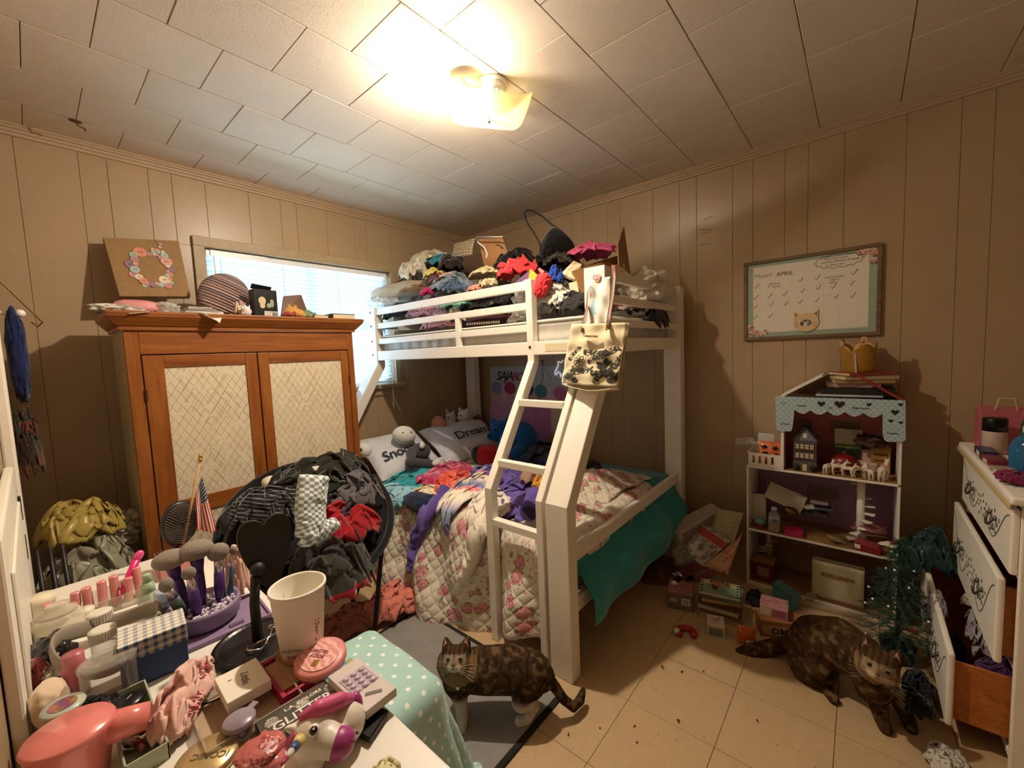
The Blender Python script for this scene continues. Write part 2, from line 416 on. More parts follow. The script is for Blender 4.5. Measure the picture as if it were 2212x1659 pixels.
grout_m = mat('floor_joint', '#5d4a30', .9)

def tiles(parent, name, m, xs, ys, z0, z1, off=None, gap=.0022, bev=.0012):
    cache = {}
    for j in range(len(ys)-1):
        y0, y1 = ys[j], ys[j+1]; xx = xs(j) if callable(xs) else xs
        for i in range(len(xx)-1):
            x0, x1 = xx[i], xx[i+1]
            if x1-x0 < .015 or y1-y0 < .015: continue
            key = (round(x1-x0, 3), round(y1-y0, 3))
            if key not in cache:
                mb = MB(); mb.box((0, 0, 0), (x1-x0-gap, y1-y0-gap, abs(z1-z0)))
                bm = bmesh.new(); me = mb.mesh(name); bm.from_mesh(me); bmesh.ops.bevel(bm, geom=list(bm.edges), offset=bev, segments=1, affect='EDGES'); bm.to_mesh(me); bm.free()
                me.materials.append(m); cache[key] = me
            link(name, cache[key], parent, ((x0+x1)/2, (y0+y1)/2, (z0+z1)/2+random.uniform(-.0006, .0006)))
def cuts(start, step, lo, hi):
    a = start-step*math.ceil((start-lo)/step); r = [lo]
    while a < hi-1e-4:
        if a > lo+1e-3: r.append(a)
        a += step
    r.append(hi); return r
random.seed(3)
floor = struct(obj('floor', MB().bb((XL-.1, YF-.1, -.06), (XW+.1, YW+.1, -.006)), grout_m))
tiles(floor, 'floor_tile', floor_m, cuts(1.368, .3048, XL, XW), cuts(.655, .3048, YF, YW), -.006, 0.0, gap=.0016, bev=.0006)
ceiling = struct(obj('ceiling', MB().bb((XL-.1, YF-.1, ZC+.012), (XW+.1, YW+.1, ZC+.06)), seam_m))
tiles(ceiling, 'ceiling_tile', ceil_m, lambda j: cuts(.838 if j % 2 else .838+.1524, .3048, XL, XW), cuts(1.099, .3046, YF, YW), ZC, ZC+.012, gap=.0026, bev=.0016)

# walls: a back board with individual grooved planks in front ---------------------------------
WX0, WX1, WZ0, WZ1 = .708, 1.915, 1.13, 2.008      # clear window opening
def planks(wall, axis, cutsL, plane, thick, sgn, hole=None, z1=ZC):
    for a, b in zip(cutsL[:-1], cutsL[1:]):
        if b-a < .012: continue
        segs = [(0, z1, a, b)]
        if hole:
            h0, h1, hz0, hz1 = hole
            if b > h0 and a < h1:
                segs = [(0, hz0, a, b), (hz1, z1, a, b)]
                if a < h0: segs.append((hz0, hz1, a, h0))
                if b > h1: segs.append((hz0, hz1, h1, b))
        for (s0, s1, p, q) in segs:
            if q-p < .01: continue
            mb = MB()
            if axis == 'x': mb.bb((p+.0006, plane, s0), (q-.0006, plane+sgn*thick, s1))
            else: mb.bb((plane, p+.0006, s0), (plane+sgn*thick, q-.0006, s1))
            obj('wall_plank', mb, paint, wall, bevel=.0012, seg=1)
groove_m = mat('groove_paint', '#a0876a', .8)
def wall_with_hole(name, y0, y1):
    mb = MB(); mb.bb((XL-.1, y0, 0), (WX0, y1, ZC+.01)); mb.bb((WX1, y0, 0), (XW+.1, y1, ZC+.01))
    mb.bb((WX0, y0, 0), (WX1, y1, WZ0)); mb.bb((WX0, y0, WZ1), (WX1, y1, ZC+.01)); return struct(obj(name, mb, groove_m))
wb = wall_with_hole('wall_back', YW+.004, YW+.11)
gb = [XL, .042, .24, .339, .493, .591, .741, .959, 1.140, 1.238, 1.438, 1.64, 1.74, 1.95, 2.05, 2.25, 2.35, 2.55, XW]
planks(wb, 'x', gb, YW+.004, .004, -1, (WX0, WX1, WZ0, WZ1))
wr = struct(obj('wall_right', MB().bb((XW+.004, YF-.1, 0), (XW+.1, YW+.004, ZC+.01)), groove_m))
gr = [YF, -.83, -.63, -.421, -.322, -.145, .083, .234, .338, .492, .598, .801, .905, 1.078, 1.312, 1.41, 1.61, 1.71, 1.91, 2.11, 2.21, 2.41, 2.61, YW]
planks(wr, 'y', gr, XW+.004, .004, -1)
wl = struct(obj('wall_left', MB().bb((XL-.1, .55, 0), (XL, YW+.007, ZC+.01)), paint))
obj('header', MB().bb((XL-.1, YF-.1, 2.05), (XL, .55, ZC+.01)), paint, wl)
wf = struct(obj('wall_front', MB().bb((XL-.1, YF-.1, 0), (XW+.007, YF, ZC+.01)), paint))
hall = struct(obj('wall_hall', MB().bb((XL-1.2, YF-.1, -.06), (XL-1.1, .75, ZC+.01)), paint))
obj('hall_side', MB().bb((XL-1.1, YF-.1, -.06), (XL-.1, YF, ZC+.01)), paint, hall)
obj('hall_side', MB().bb((XL-1.1, .65, -.06), (XL-.1, .75, ZC+.01)), paint, hall)
obj('hall_ceiling', MB().bb((XL-1.1, YF-.1, ZC+.01), (XL-.1, .75, ZC+.06)), paint, hall)
obj('hall_floor', MB().bb((XL-1.1, YF-.1, -.06), (XL-.1, .75, 0)), paint, hall)
# crown mouldings: three stepped strips
def crown(name, a, b, inward):
    a = V(*a); b = V(*b); d = (b-a); L = d.length; n = V(*inward); mb = MB()
    prof = [(0, 0), (.034, 0), (.034, -.006), (.027, -.010), (.027, -.017), (.018, -.021), (.018, -.030), (.010, -.035), (.010, -.046), (0, -.048)]
    vs = [a+n*p+V(0, 0, q) for p, q in prof]+[b+n*p+V(0, 0, q) for p, q in prof]; k = len(prof)
    mb.add(vs, [tuple(range(k)), tuple(reversed(range(k, 2*k)))]+[(i, k+i, k+(i+1) % k, (i+1) % k) for i in range(k)])
    return struct(obj(name, mb, trim_paint))
crown('trim_1', (XL, YW, ZC), (XW, YW, ZC), (0, -1, 0)); crown('trim_2', (XW, YW, ZC), (XW, YF, ZC), (-1, 0, 0))
def base(name, a, b): return struct(obj(name, MB().bb(a, b), trim_paint, bevel=.004))
base('baseboard_back', (XL, YW-.012, 0), (XW, YW, .085)); base('baseboard_right', (XW-.012, YF, 0), (XW, YW-.012, .085))

# window ------------------------------------------------------------------------------------
def wood_trim_pat(N):
    oc = N.coord(); return N.mix(N.noise(oc, 14, 5, .7, 1.5), '#b8a684', '#94784f')
wtrim = mat('window_trim_worn', '#c3ae8a', .5, pat=wood_trim_pat)
sash_m = mat('window_sash', '#e8eef0', .4)
win = struct(obj('window_1', MB().bb((WX0, YW+.085, WZ0), (WX1, YW+.11, WZ0+.03)), sash_m))
def wpart(n, a, b, m, bv=.003, **k): return obj(n, MB().bb(a, b), m, win, bevel=bv, **k)
wpart('casing', (WX0-.055, YW-.02, WZ0), (WX0, YW, WZ1+.04), wtrim); wpart('casing', (WX1, YW-.02, WZ0), (WX1+.045, YW, WZ1+.04), wtrim)
wpart('casing', (WX0-.055, YW-.024, WZ1), (WX1+.045, YW, WZ1+.055), wtrim)
wpart('sill', (WX0-.07, YW-.05, WZ0-.028), (WX1+.075, YW+.09, WZ0), wtrim); wpart('apron', (WX0-.05, YW-.016, WZ0-.085), (WX1+.045, YW, WZ0-.028), wtrim)
for a in (WX0, (WX0+WX1)/2-.02, WX1-.035): wpart('sash_stile', (a, YW+.08, WZ0+.03), (a+.035, YW+.108, WZ1), sash_m)
wpart('sash_rail', (WX0, YW+.08, WZ1-.035), (WX1, YW+.108, WZ1), sash_m); wpart('sash_rail', (WX0, YW+.08, 1.55), (WX1, YW+.108, 1.585), sash_m)
for a, b in ((WX0+.035, (WX0+WX1)/2-.02), ((WX0+WX1)/2+.015, WX1-.035)):
    wpart('pane', (a, YW+.095, WZ0+.03), (b, YW+.099, 1.55), glassy('window_glass', '#dff2ff', .03, .04), 0); wpart('pane', (a, YW+.095, 1.585), (b, YW+.099, WZ1-.035), glassy('window_glass'), 0)
# venetian blind: head rail, slats (each its own piece), cords, bottom rail
def slat_mat():
    m = bpy.data.materials.new('blind_slat'); m.use_nodes = True; N = Nt(m)
    N.b.inputs['Base Color'].default_value = (.62, .72, .80, 1); N.b.inputs['Roughness'].default_value = .45
    t = N.n('ShaderNodeBsdfTranslucent'); t.inputs[0].default_value = (.55, .70, .80, 1); mx = N.n('ShaderNodeMixShader'); mx.inputs[0].default_value = .24
    N.t.links.new(N.b.outputs[0], mx.inputs[1]); N.t.links.new(t.outputs[0], mx.inputs[2]); N.t.links.new(mx.outputs[0], N.o.inputs[0]); return m
slat_m = slat_mat()
blind = thing('window_blind', 'white slatted venetian blind hanging in the window, some slats bent', 'blind', ((WX0+WX1)/2, YW+.035, WZ1))
bw = WX1-WX0-.02
obj('head_rail', MB().box((0, 0, -.02), (bw, .035, .036)), mat('blind_rail', '#eef4f6', .35), blind, bevel=.003)
obj('valance_clip', MB().box((.17-bw/2, -.022, -.02), (.30, .006, .034)), mat('blind_rail'), blind, bevel=.002)
NS = 30; pitch = (WZ1-WZ0-.075)/NS; smb = MB()
smb.grid(lambda a, b: ((a-.5)*bw, (b-.5)*.025, .0022*(1-(2*b-1)**2)), 2, 4); sme = smb.mesh('slat', True); sme.materials.append(slat_m)
random.seed(5)
for k in range(NS):
    z = -.05-k*pitch; tl = -.95+random.uniform(-.04, .04); zz = random.uniform(-.002, .002)
    o = link('slat', sme, blind, (0, 0, z), (tl, random.uniform(-.004, .004), 0))
    if k in (2, 8, 9, 22, 26): o.rotation_euler = (tl-.15, .012, 0)
for x0, z0, r in ((bw/2-.05, -.09, .35), (bw/2-.09, -.29, -.3), (bw/2-.07, -.2, .2)):
    bs = MB(); bs.grid(lambda a, b: ((a-.5)*.13, (b-.5)*.025, .0022*(1-(2*b-1)**2)+.02*(a-.3)**2), 6, 3)
    obj('bent_slat_end', bs, slat_m, blind, smooth=True, loc=(x0, -.014, z0), rot=(.5, r, .1))
obj('bottom_rail', MB().box((0, 0, WZ0-WZ1+.018), (bw, .026, .014)), mat('blind_rail'), blind, bevel=.003)
cord_m = mat('blind_cord', '#7d8a92', .8)
for x in (-.44, -.15, .16, .44): obj('ladder_cord', MB().cyl((x*bw, -.014, -.03), (x*bw, -.014, WZ0-WZ1+.02), .0012, n=6), cord_m, blind)
obj('lift_cord', MB().tube([(.46*bw, -.03, -.03), (.462*bw, -.032, -.5), (.462*bw, -.075, -.86), (.458*bw, -.078, -1.02)], .002, 6).cyl((.458*bw, -.078, -1.02), (.457*bw, -.078, -1.06), .004, .006, 8), mat('blind_rail'), blind)
obj('tilt_wand', MB().cyl((-.47*bw, -.028, -.04), (-.465*bw, -.03, -.5), .004, n=6), mat('blind_rail'), blind)

# neighbouring house and yard seen between the slats
nb = thing('neighbour_house', 'pale blue clapboard house wall outside the window', 'house', (1.3, 6.2, 0))
for k in range(16): obj('clapboard', MB().box((0, 0, .1+k*.2), (7, .03, .21), (.12, 0, 0)), mat('clapboard_blue', '#b9cfdd', .6), nb)
struct(obj('ground_outside', MB().bb((-6, YW+.12, -.5), (9, 12, -.4)), mat('ground_grass', '#8b9a6a', .9, var=.2)))

# ceiling lamp ----------------------------------------------------------------------------------
lamp = thing('ceiling_lamp', 'flush ceiling lamp with square bent glass shade and one bare lit bulb', 'lamp', (1.315, 1.165, ZC))
lw_m = mat('lamp_enamel', '#e9e6d8', .3)
obj('ceiling_plate', MB().lathe([(.066, 0), (.066, -.010), (.060, -.013)], 36), lw_m, lamp, smooth=False, bevel=.002)
obj('canopy', MB().lathe([(.057, -.012), (.057, -.036), (.050, -.043), (0, -.044)], 36), lw_m, lamp)
for s_, (tx, ty) in (('A LAMP MAX 60W', (-.008, -.018)), ('CAUTION', (.004, -.034))):
    text(s_, .011, mat('ink_black', '#1a1814', .7), lamp, (tx, ty, -.0445), (PI, 0, -2.3), extrude=.0003)
obj('socket', MB().cyl((-.045, .02, -.034), (-.085, .035, -.048), .017, .016, 16), lw_m, lamp)
bm_ = mat('bulb_lit', '#ffefdc', .4, emit=LAMP_POWER*38)
bax = V(-.28, .12, -.95).normalized(); bM = Matrix.Translation((-.128, .048, -.040)) @ bax.to_track_quat('Z', 'Y').to_matrix().to_4x4()
obj('bulb_dome', MB().lathe([(.031*math.cos(a), .031*math.sin(a)) for a in [.36+k*(PI/2-.36)/8 for k in range(8)]]+[(0, .031)], 24, bM), bm_, lamp, smooth=True, label='lit bulb')
obj('bulb_light_collar', MB().lathe([(0, -.022), (.016, -.020), (.026, -.008), (.0312, -.0005), (.031, .006), (.0292, .0108)], 24, bM).tube([(-.085, .035, -.042), (-.118, .045, -.040)], [.014, .017], 14), lw_m, lamp, smooth=True)  # opaque collar added so the bulb throws less light on the ceiling
def shade_mat():
    m = bpy.data.materials.new('shade_glass'); m.use_nodes = True; N = Nt(m)
    N.b.inputs['Base Color'].default_value = (.95, .90, .66, 1); N.b.inputs['Roughness'].default_value = .15; N.b.inputs['Specular IOR Level'].default_value = .6
    t = N.n('ShaderNodeBsdfTranslucent'); t.inputs[0].default_value = (.95, .88, .55, 1)
    tr = N.n('ShaderNodeBsdfTransparent'); tr.inputs[0].default_value = (1, .95, .8, 1)
    m1 = N.n('ShaderNodeMixShader'); m1.inputs[0].default_value = .6; m2 = N.n('ShaderNodeMixShader'); m2.inputs[0].default_value = .48
    L = N.t.links.new; L(N.b.outputs[0], m1.inputs[1]); L(t.outputs[0], m1.inputs[2]); L(m1.outputs[0], m2.inputs[1]); L(tr.outputs[0], m2.inputs[2]); L(m2.outputs[0], N.o.inputs[0]); return m
# glass: square sheet, corners turned up, hung askew from its knob
c4 = [P(985, 187, z=2.375), P(1150, 207, z=2.355), P(1122, 281, z=2.30), P(975, 266, z=2.315)]
sm = MB()
def shade_pt(a, b):
    p = (c4[0]*(1-a)+c4[1]*a)*(1-b)+(c4[3]*(1-a)+c4[2]*a)*b; e = max(abs(2*a-1), abs(2*b-1)); q = abs(2*a-1)*abs(2*b-1)
    return p+V(0, 0, -.042*(1-e**2.5)+.016*q**3)-V(*lamp.location)
sm.grid(shade_pt, 28, 28)
obj('glass_shade', sm, shade_mat(), lamp, smooth=True, solid=.004)
kn = P(1056, 262, z=2.285)-V(*lamp.location)
obj('knob', MB().ball(kn, .008, 14, 10).cyl(kn, kn+V(0, 0, .13), .0022, n=6), mat('knob_nickel', '#b9b5a2', .25, .8), lamp, smooth=True)
# small stain hanging from the ceiling
st = P(163, 262, z=ZC-.004)
tag(obj('ceiling_flap', MB().ball((0, 0, 0), (.022, .014, .004), 10, 6).tube([(0, 0, 0), (.006, .006, -.012), (.018, .0, -.02), (.028, .012, -.016), (.03, .02, -.022)], .003, 6), mat('stain_brown', '#5b3a18', .9), loc=st, smooth=True), 'small dark brown torn flap hanging from the ceiling near the wall', 'debris')

# ================================================================== BUNK BED
bed_m = mat('bed_white_lacquer', '#efe8da', .35, var=.02)
XF0, XF1 = 1.30, 1.656            # front plane of the legs below / of the upper bunk
ZB0, ZB1 = .727, 1.29             # heights where the legs bend
YB0, YB1 = .857, 2.80             # foot end / head end
XR = 2.70                         # rear face
bed = thing('bunk_bed', 'white twin-over-full bunk bed with slanted ladder and guard slats', 'bunk bed', (0, 0, 0))
def bpart(n, mb, bv=.004, m=bed_m, **k): return obj(n, mb, m, bed, bevel=bv, **k)
def bent(y0, y1, w, ztop, x0=XF0, x1=XF1, z0=0.0):
    """bent leg: vertical, slanted inwards, vertical again; profile in x-z extruded along y"""
    pr = [(x0, z0), (x0, ZB0), (x1, ZB1), (x1, ztop), (x1+w, ztop), (x1+w, ZB1-.02), (x0+w, ZB0-.02), (x0+w, z0)]
    M = Matrix(((1, 0, 0, 0), (0, 0, 1, 0), (0, 1, 0, 0), (0, 0, 0, 1)))   # (x,y,z)->(x,z,y)
    return MB().prism(pr, y0, y1, M)
bpart('post', bent(YB0, YB0+.105, .064, 1.70)); bpart('post', bent(YB1-.105, YB1, .064, 1.70))
for y in (YB0, YB1-.105): bpart('post', MB().bb((XR-.075, y, 0), (XR, y+.105, 1.70)))
bpart('ladder_rail', bent(1.262, 1.302, .045, 1.70)); bpart('ladder_rail', bent(.978, 1.012, .045, 1.385))
for z in (.555, .815, 1.075):
    x = XF0 if z < ZB0 else XF0+(z-ZB0)*(XF1-XF0)/(ZB1-ZB0)
    bpart('rung', MB().bb((x+.004, 1.008, z), (x+.04, 1.266, z+.032)), .003)
for z0, z1 in ((1.648, 1.695), (1.548, 1.587), (1.437, 1.476)):
    bpart('guard_slat', MB().bb((XF1+.012, 1.30, z0), (XF1+.040, YB1-.1, z1)))
    bpart('end_slat', MB().bb((XF1+.06, YB0+.03, z0), (XR-.07, YB0+.058, z1)))
    bpart('end_slat', MB().bb((XF1+.06, YB1-.06, z0), (XR-.07, YB1-.032, z1)))
    bpart('back_slat', MB().bb((XR-.05, YB0+.1, z0), (XR-.022, YB1-.1, z1)))
bpart('guard_post', MB().bb((XF1+.008, 1.815, 1.38), (XF1+.036, 1.848, 1.552)))
bpart('side_rail', MB().bb((XF1+.004, YB0+.10, 1.318), (XF1+.034, YB1-.1, 1.386))); bpart('side_rail', MB().bb((XR-.05, YB0+.1, 1.318), (XR-.02, YB1-.1, 1.386)))
for y in (YB0+.025, YB1-.06): bpart('end_rail', MB().bb((XF1+.06, y, 1.318), (XR-.07, y+.034, 1.386)))
for k in range(9): y = .98+k*.215; bpart('bed_slat', MB().bb((XF1+.034, y, 1.352), (XR-.05, y+.07, 1.366)), 0)
# lower frame
bpart('end_rail', MB().bb((XF0+.06, YB0+.02, .468), (XR-.07, YB0+.048, .528))); bpart('end_rail', MB().bb((XF0+.06, YB0+.02, .25), (XR-.07, YB0+.048, .315)))
bpart('side_rail', MB().bb((XF0+.055, YB0+.1, .20), (XF0+.085, YB1-.1, .29))); bpart('side_rail', MB().bb((XR-.05, YB0+.1, .20), (XR-.02, YB1-.1, .29)))
bpart('end_rail', MB().bb((XF0+.06, YB1-.06, .25), (XR-.07, YB1-.03, .33)))
for k in range(9): y = .99+k*.215; bpart('bed_slat', MB().bb((XF0+.05, y, .262), (XR-.05, y+.07, .28)), 0)
obj('sticker', MB().bb((XF1+.0025, 1.0, 1.335), (XF1+.0038, 1.19, 1.372)), mat('label_paper', '#d9cba6', .7), bed)
for yy, zz in ((1.283, 1.36), (YB1-.05, 1.36), (YB1-.05, 1.46), (YB1-.05, 1.57), (YB1-.05, 1.67)):
    obj('bolt', MB().cyl((XF1-.003, yy, zz), (XF1+.002, yy, zz), .007, n=12), mat('bolt_dark', '#4b463c', .4, .7), bed)

def mattress(name, label, a, b, m, pipe, tuft=None):
    t = thing(name, label, 'mattress', ((a[0]+b[0])/2, (a[1]+b[1])/2, a[2])); sx, sy, sz = b[0]-a[0], b[1]-a[1], b[2]-a[2]
    obj('core', MB().box((0, 0, sz/2), (sx, sy, sz)), m, t, bevel=.035, seg=4)
    for z in (.012, sz-.012):
        pts = []
        for cx, cy, a0 in ((1, 1, 0), (-1, 1, PI/2), (-1, -1, PI), (1, -1, 1.5*PI)):
            for k in range(6): an = a0+k*PI/10; pts.append((cx*(sx/2-.035)+.037*math.cos(an), cy*(sy/2-.035)+.037*math.sin(an), z))
        obj('piping', MB().tube(pts, .006, 6, True), pipe, t, smooth=True)
    return t
def quilt_sat(N):
    oc = N.coord(); x = N.xyz(oc); h = N.m('ADD', N.m('SINE', N.m('MULTIPLY', x[1], 60)), N.m('SINE', N.m('MULTIPLY', x[2], 70)))
    N.bump(N.m('ADD', h, N.noise(oc, 25, 4)), .5, .006); return N.mix(N.noise(oc, 20, 5), '#a9a59c', '#d3cfc4')
mattress('twin_mattress', 'grey quilted thin mattress on the upper bunk', (XF1+.05, YB0+.08, 1.367), (XR-.06, YB1-.07, 1.50), mat('mattress_satin', '#bdb9ae', .5, pat=quilt_sat), mat('mattress_pipe', '#e6e0d2', .6))
mattress('full_mattress', 'white full-size mattress on the lower bunk under the quilt', (XF0+.088, YB0+.08, .281), (XR-.06, YB1-.07, .49), mat('mattress_white', '#e9e6e0', .8), mat('mattress_pipe'))

# ================================================================== WARDROBE
def wood_pat(c0, c1, c2, axis=2, sc=1.0):
    def p(N):
        oc = N.coord(); mp = N.n('ShaderNodeMapping'); N.put(mp.inputs[0], oc); s = [22*sc]*3; s[axis] = 1.6*sc; mp.inputs['Scale'].default_value = s
        n = N.noise(mp.outputs[0], 1.6, 6, .62, 1.2); N.bump(n, .08, .001)
        return N.ramp(n, [(.3, c0), (.5, c1), (.7, c2)])
    return p
wv = mat('oak_vertical', '#a8662a', .38, pat=wood_pat('#743d13', '#8d501d', '#9c6229'), spec=.45)
wh = mat('oak_horizontal', '#a8662a', .38, pat=wood_pat('#743d13', '#8d501d', '#9c6229', 0), spec=.45)
wside = mat('wardrobe_side_paint', '#b7a98a', .6, var=.06)
WF = 2.38; wx0, wx1 = .272, 1.303; WT = 1.50
wd = thing('wardrobe', 'honey oak two-door wardrobe with cream lattice-print door panels', 'wardrobe', (wx0, WF, 0))
ww = wx1-wx0; wdp = 2.735-WF
def wp(n, a, b, m, bv=.003, parent=None, **k): return obj(n, MB().bb(a, b), m, parent or wd, bevel=bv, **k)
wp('side_panel', (0, .02, .0), (.018, wdp, WT), wside); wp('side_panel', (ww-.018, .02, 0), (ww, wdp, WT), wv)
wp('back_panel', (.018, wdp-.012, .05), (ww-.018, wdp, WT), wside, 0); wp('bottom_panel', (.018, .02, .06), (ww-.018, wdp-.012, .08), wv)
wp('stile', (0, 0, 0), (.048, .02, WT), wv); wp('stile', (ww-.036, 0, 0), (ww, .02, WT), wv)
wp('top_rail', (.048, 0, WT-.105), (ww-.036, .02, WT), wh); wp('bottom_rail', (.048, 0, .05), (ww-.036, .02, .12), wh)
co = MB(); pr = [(0, 0), (.012, 0), (.012, .014), (.02, .02), (.045, .05), (.05, .056), (.05, .064), (0, .064)]
for k in range(len(pr)): pass
def cornice():
    mb = MB(); n = len(pr); vs = []
    for (ox, oy, sx, sy) in ((0, wdp, -1, 0), (0, 0, -1, -1), (ww, 0, 1, -1), (ww, wdp, 1, 0)):
        for (p, q) in pr: vs.append((ox+sx*p, oy+sy*p, WT+q))
    fs = [(j*n+i, j*n+(i+1) % n, (j+1)*n+(i+1) % n, (j+1)*n+i) for j in range(3) for i in range(n)]
    fs += [tuple(range(n)), tuple(reversed(range(3*n, 4*n)))]
    mb.add(vs, fs); return mb
obj('cornice', cornice(), wh, wd)
wp('top_board', (-.052, -.052, WT+.062), (ww+.055, wdp, WT+.078), wh, .005)
def lattice(N):
    oc = N.coord(); x = N.xyz(oc); nz = N.m('MULTIPLY', N.m('SUBTRACT', N.noise(oc, 8, 3), .5), .012)
    a = N.m('ADD', N.m('ADD', x[0], N.m('MULTIPLY', x[2], .62)), nz); b = N.m('ADD', N.m('SUBTRACT', x[0], N.m('MULTIPLY', x[2], .62)), nz)
    L = N.m('MAXIMUM', N.stripe(a, .0345, .075), N.stripe(b, .0345, .075))
    L2 = N.m('MAXIMUM', N.stripe(N.m('ADD', a, .009), .0445, .06), N.stripe(N.m('ADD', b, .021), .0445, .06))
    L2 = N.m('MULTIPLY', L2, N.m('GREATER_THAN', N.noise(oc, 5.5, 2), .52)); br = N.m('GREATER_THAN', N.noise(oc, 30, 3), .40)
    f = N.m('MULTIPLY', N.m('MAXIMUM', L, L2), br); N.bump(N.m('SUBTRACT', 1.0, f), .35, .002)
    base = N.mix(N.noise(oc, 16, 5), '#cfc0a2', '#ded2b8'); return N.mix(N.m('MULTIPLY', f, .8), base, '#977f55')
lat = mat('lattice_panel', '#d8cbb0', .6, pat=lattice)
for k, (a, b) in enumerate(((.052, .497), (.503, ww-.04))):
    d = thing('door', '', ''); del d['label']; del d['category']
    d.parent = wd; d.name = 'door'; w = b-a; d.location = (a, -.001, .125); h = WT-.105-.13
    sl, sr = (.072, .052) if k == 0 else (.050, .044); mid = .555
    obj('stile', MB().bb((0, 0, 0), (sl, .02, h)), wv, d, bevel=.002); obj('stile', MB().bb((w-sr, 0, 0), (w, .02, h)), wv, d, bevel=.002)
    for z0, z1 in ((0, .06), (mid-.035, mid+.04), (h-.055, h)): obj('rail', MB().bb((sl, .0005, z0), (w-sr, .0195, z1)), wh, d, bevel=.002)
    for z0, z1 in ((.06, mid-.035), (mid+.04, h-.055)): obj('panel', MB().bb((sl, .008, z0), (w-sr, .013, z1)), lat, d)
    kx = w-.026 if k == 0 else .026
    if k == 0 or True: obj('knob', MB().lathe([(.008, 0), (.008, .014), (.019, .02), (.021, .028), (.014, .034), (0, .035)], 24, Matrix.Translation((kx, 0, mid-.01)) @ Matrix.Rotation(PI/2, 4, 'X')), mat('knob_wood', '#b3895c', .45), d, smooth=True)
    for z in (.18, h-.2): obj('hinge', MB().cyl((0 if k == 0 else w, -.003, z), (0 if k == 0 else w, -.003, z+.05), .005, n=10), mat('hinge_dark', '#4a2a12', .5, .3), d)

# ================================================================== DRESSER
dr_m = mat('dresser_cream', '#f3ebda', .5, var=.05)
drx0, drx1, dry, drz = 1.83, 2.62, -.365, .835
ds = thing('dresser', 'cream chest of drawers with painted scrolls, lower drawers pulled open', 'dresser', (drx0, dry, 0))
dw = drx1-drx0; dd = .40
def dp(n, a, b, m=dr_m, bv=.004, parent=None): return obj(n, MB().bb(a, b), m, parent or ds, bevel=bv)
dp('side_panel', (0, -dd, 0), (.02, 0, drz)); dp('side_panel', (dw-.02, -dd, 0), (dw, 0, drz)); dp('back_panel', (.02, -dd, .03), (dw-.02, -dd+.01, drz))
dp('rail', (.02, -.03, .03), (dw-.02, 0, .055)); dp('rail', (.02, -.03, .315), (dw-.02, 0, .325)); dp('rail', (.02, -.03, .60), (dw-.02, 0, .612)); dp('rail', (.02, -.03, drz-.02), (dw-.02, 0, drz))
obj('top', MB().bb((-.03, -dd-.01, drz), (dw+.025, .03, drz+.026)), dr_m, ds, bevel=.009, seg=3)
obj('top_edge_beads', MB().bb((-.03, .026, drz-.012), (dw+.025, .034, drz+.004)), mat('dresser_gilt', '#c9b27c', .5), ds, bevel=.003)
ink = mat('scroll_paint', '#6b6354', .7); wood_in = mat('drawer_wood', '#b0662a', .5, pat=wood_pat('#96511c', '#b0662a', '#bd7836', 0))
brass = mat('pull_antique', '#6a655c', .35, .8)
def scrolls(d, w, h):
    """painted scroll lines and flower sprays on the drawer front (faces +y)"""
    def stroke(pts, r): obj('painted_scroll', MB().tube([(p[0], .0185, p[1]) for p in pts], r, 6, flat=.4, up=(0, 1, 0)), ink, d, smooth=True)
    n = 22
    for s in (-1, 1):
        stroke([(w/2+s*(w*.47-.03*math.sin(k/n*PI*3)*0-(k/n)*w*.40), h/2+(h*.36)*math.cos(k/n*PI*1.5)*(1-.25*k/n)) for k in range(n+1)], .0022)
        stroke([(w/2+s*(w*.20+.05*math.cos(a)*a/6), h*.5+.05*math.sin(a)*a/6) for a in [q*.35 for q in range(17)]], .0018)
    random.seed(int(h*1000))
    fl = MB()
    for cx in (w*.27, w*.73, w*.5):
        for k in range(11):
            a = k*2.4; r = .018+.0045*k; p = V(cx+r*math.cos(a)*1.3, .0187, h*.5+r*math.sin(a)*.8)
            fl.ball(p, (.009, .0012, .005), 8, 5, (0, random.uniform(0, 3), 0))
    obj('painted_flowers', fl, ink, d, smooth=True, kind='stuff')
for (z0, z1, out, full) in ((.612, .815, 0, 0), (.325, .598, .022, 0), (.062, .312, .118, 1)):
    d = bpy.data.objects.new('drawer', None); COL.objects.link(d); d.parent = ds; d.location = (.012, out, z0); w = dw-.024; h = z1-z0
    obj('drawer_front', MB().bb((0, 0, 0), (w, .018, h)), dr_m, d, bevel=.007, seg=3)
    L = .34
    obj('drawer_side', MB().bb((.02, -L, .02), (.032, -.0, h-.035)), wood_in, d); obj('drawer_side', MB().bb((w-.032, -L, .02), (w-.02, 0, h-.035)), wood_in, d)
    obj('drawer_bottom', MB().bb((.032, -L, .022), (w-.032, 0, .03)), wood_in, d); obj('drawer_back', MB().bb((.032, -L, .03), (w-.032, -L+.01, h-.04)), wood_in, d)
    scrolls(d, w, h)
    for cx in (w*.27, w*.73):
        obj('pull', MB().tube([(cx+.036*math.cos(PI+a), .022+.008*math.sin(a*1.0)+.004, h*.5+.012+.03*math.sin(PI+a)) for a in [k*PI/10 for k in range(11)]], .004, 8).ball((cx-.036, .02, h*.5+.012), .008, 10, 6).ball((cx+.036, .02, h*.5+.012), .008, 10, 6), brass, d, smooth=True)
ds.rotation_euler = (0, 0, -.0)

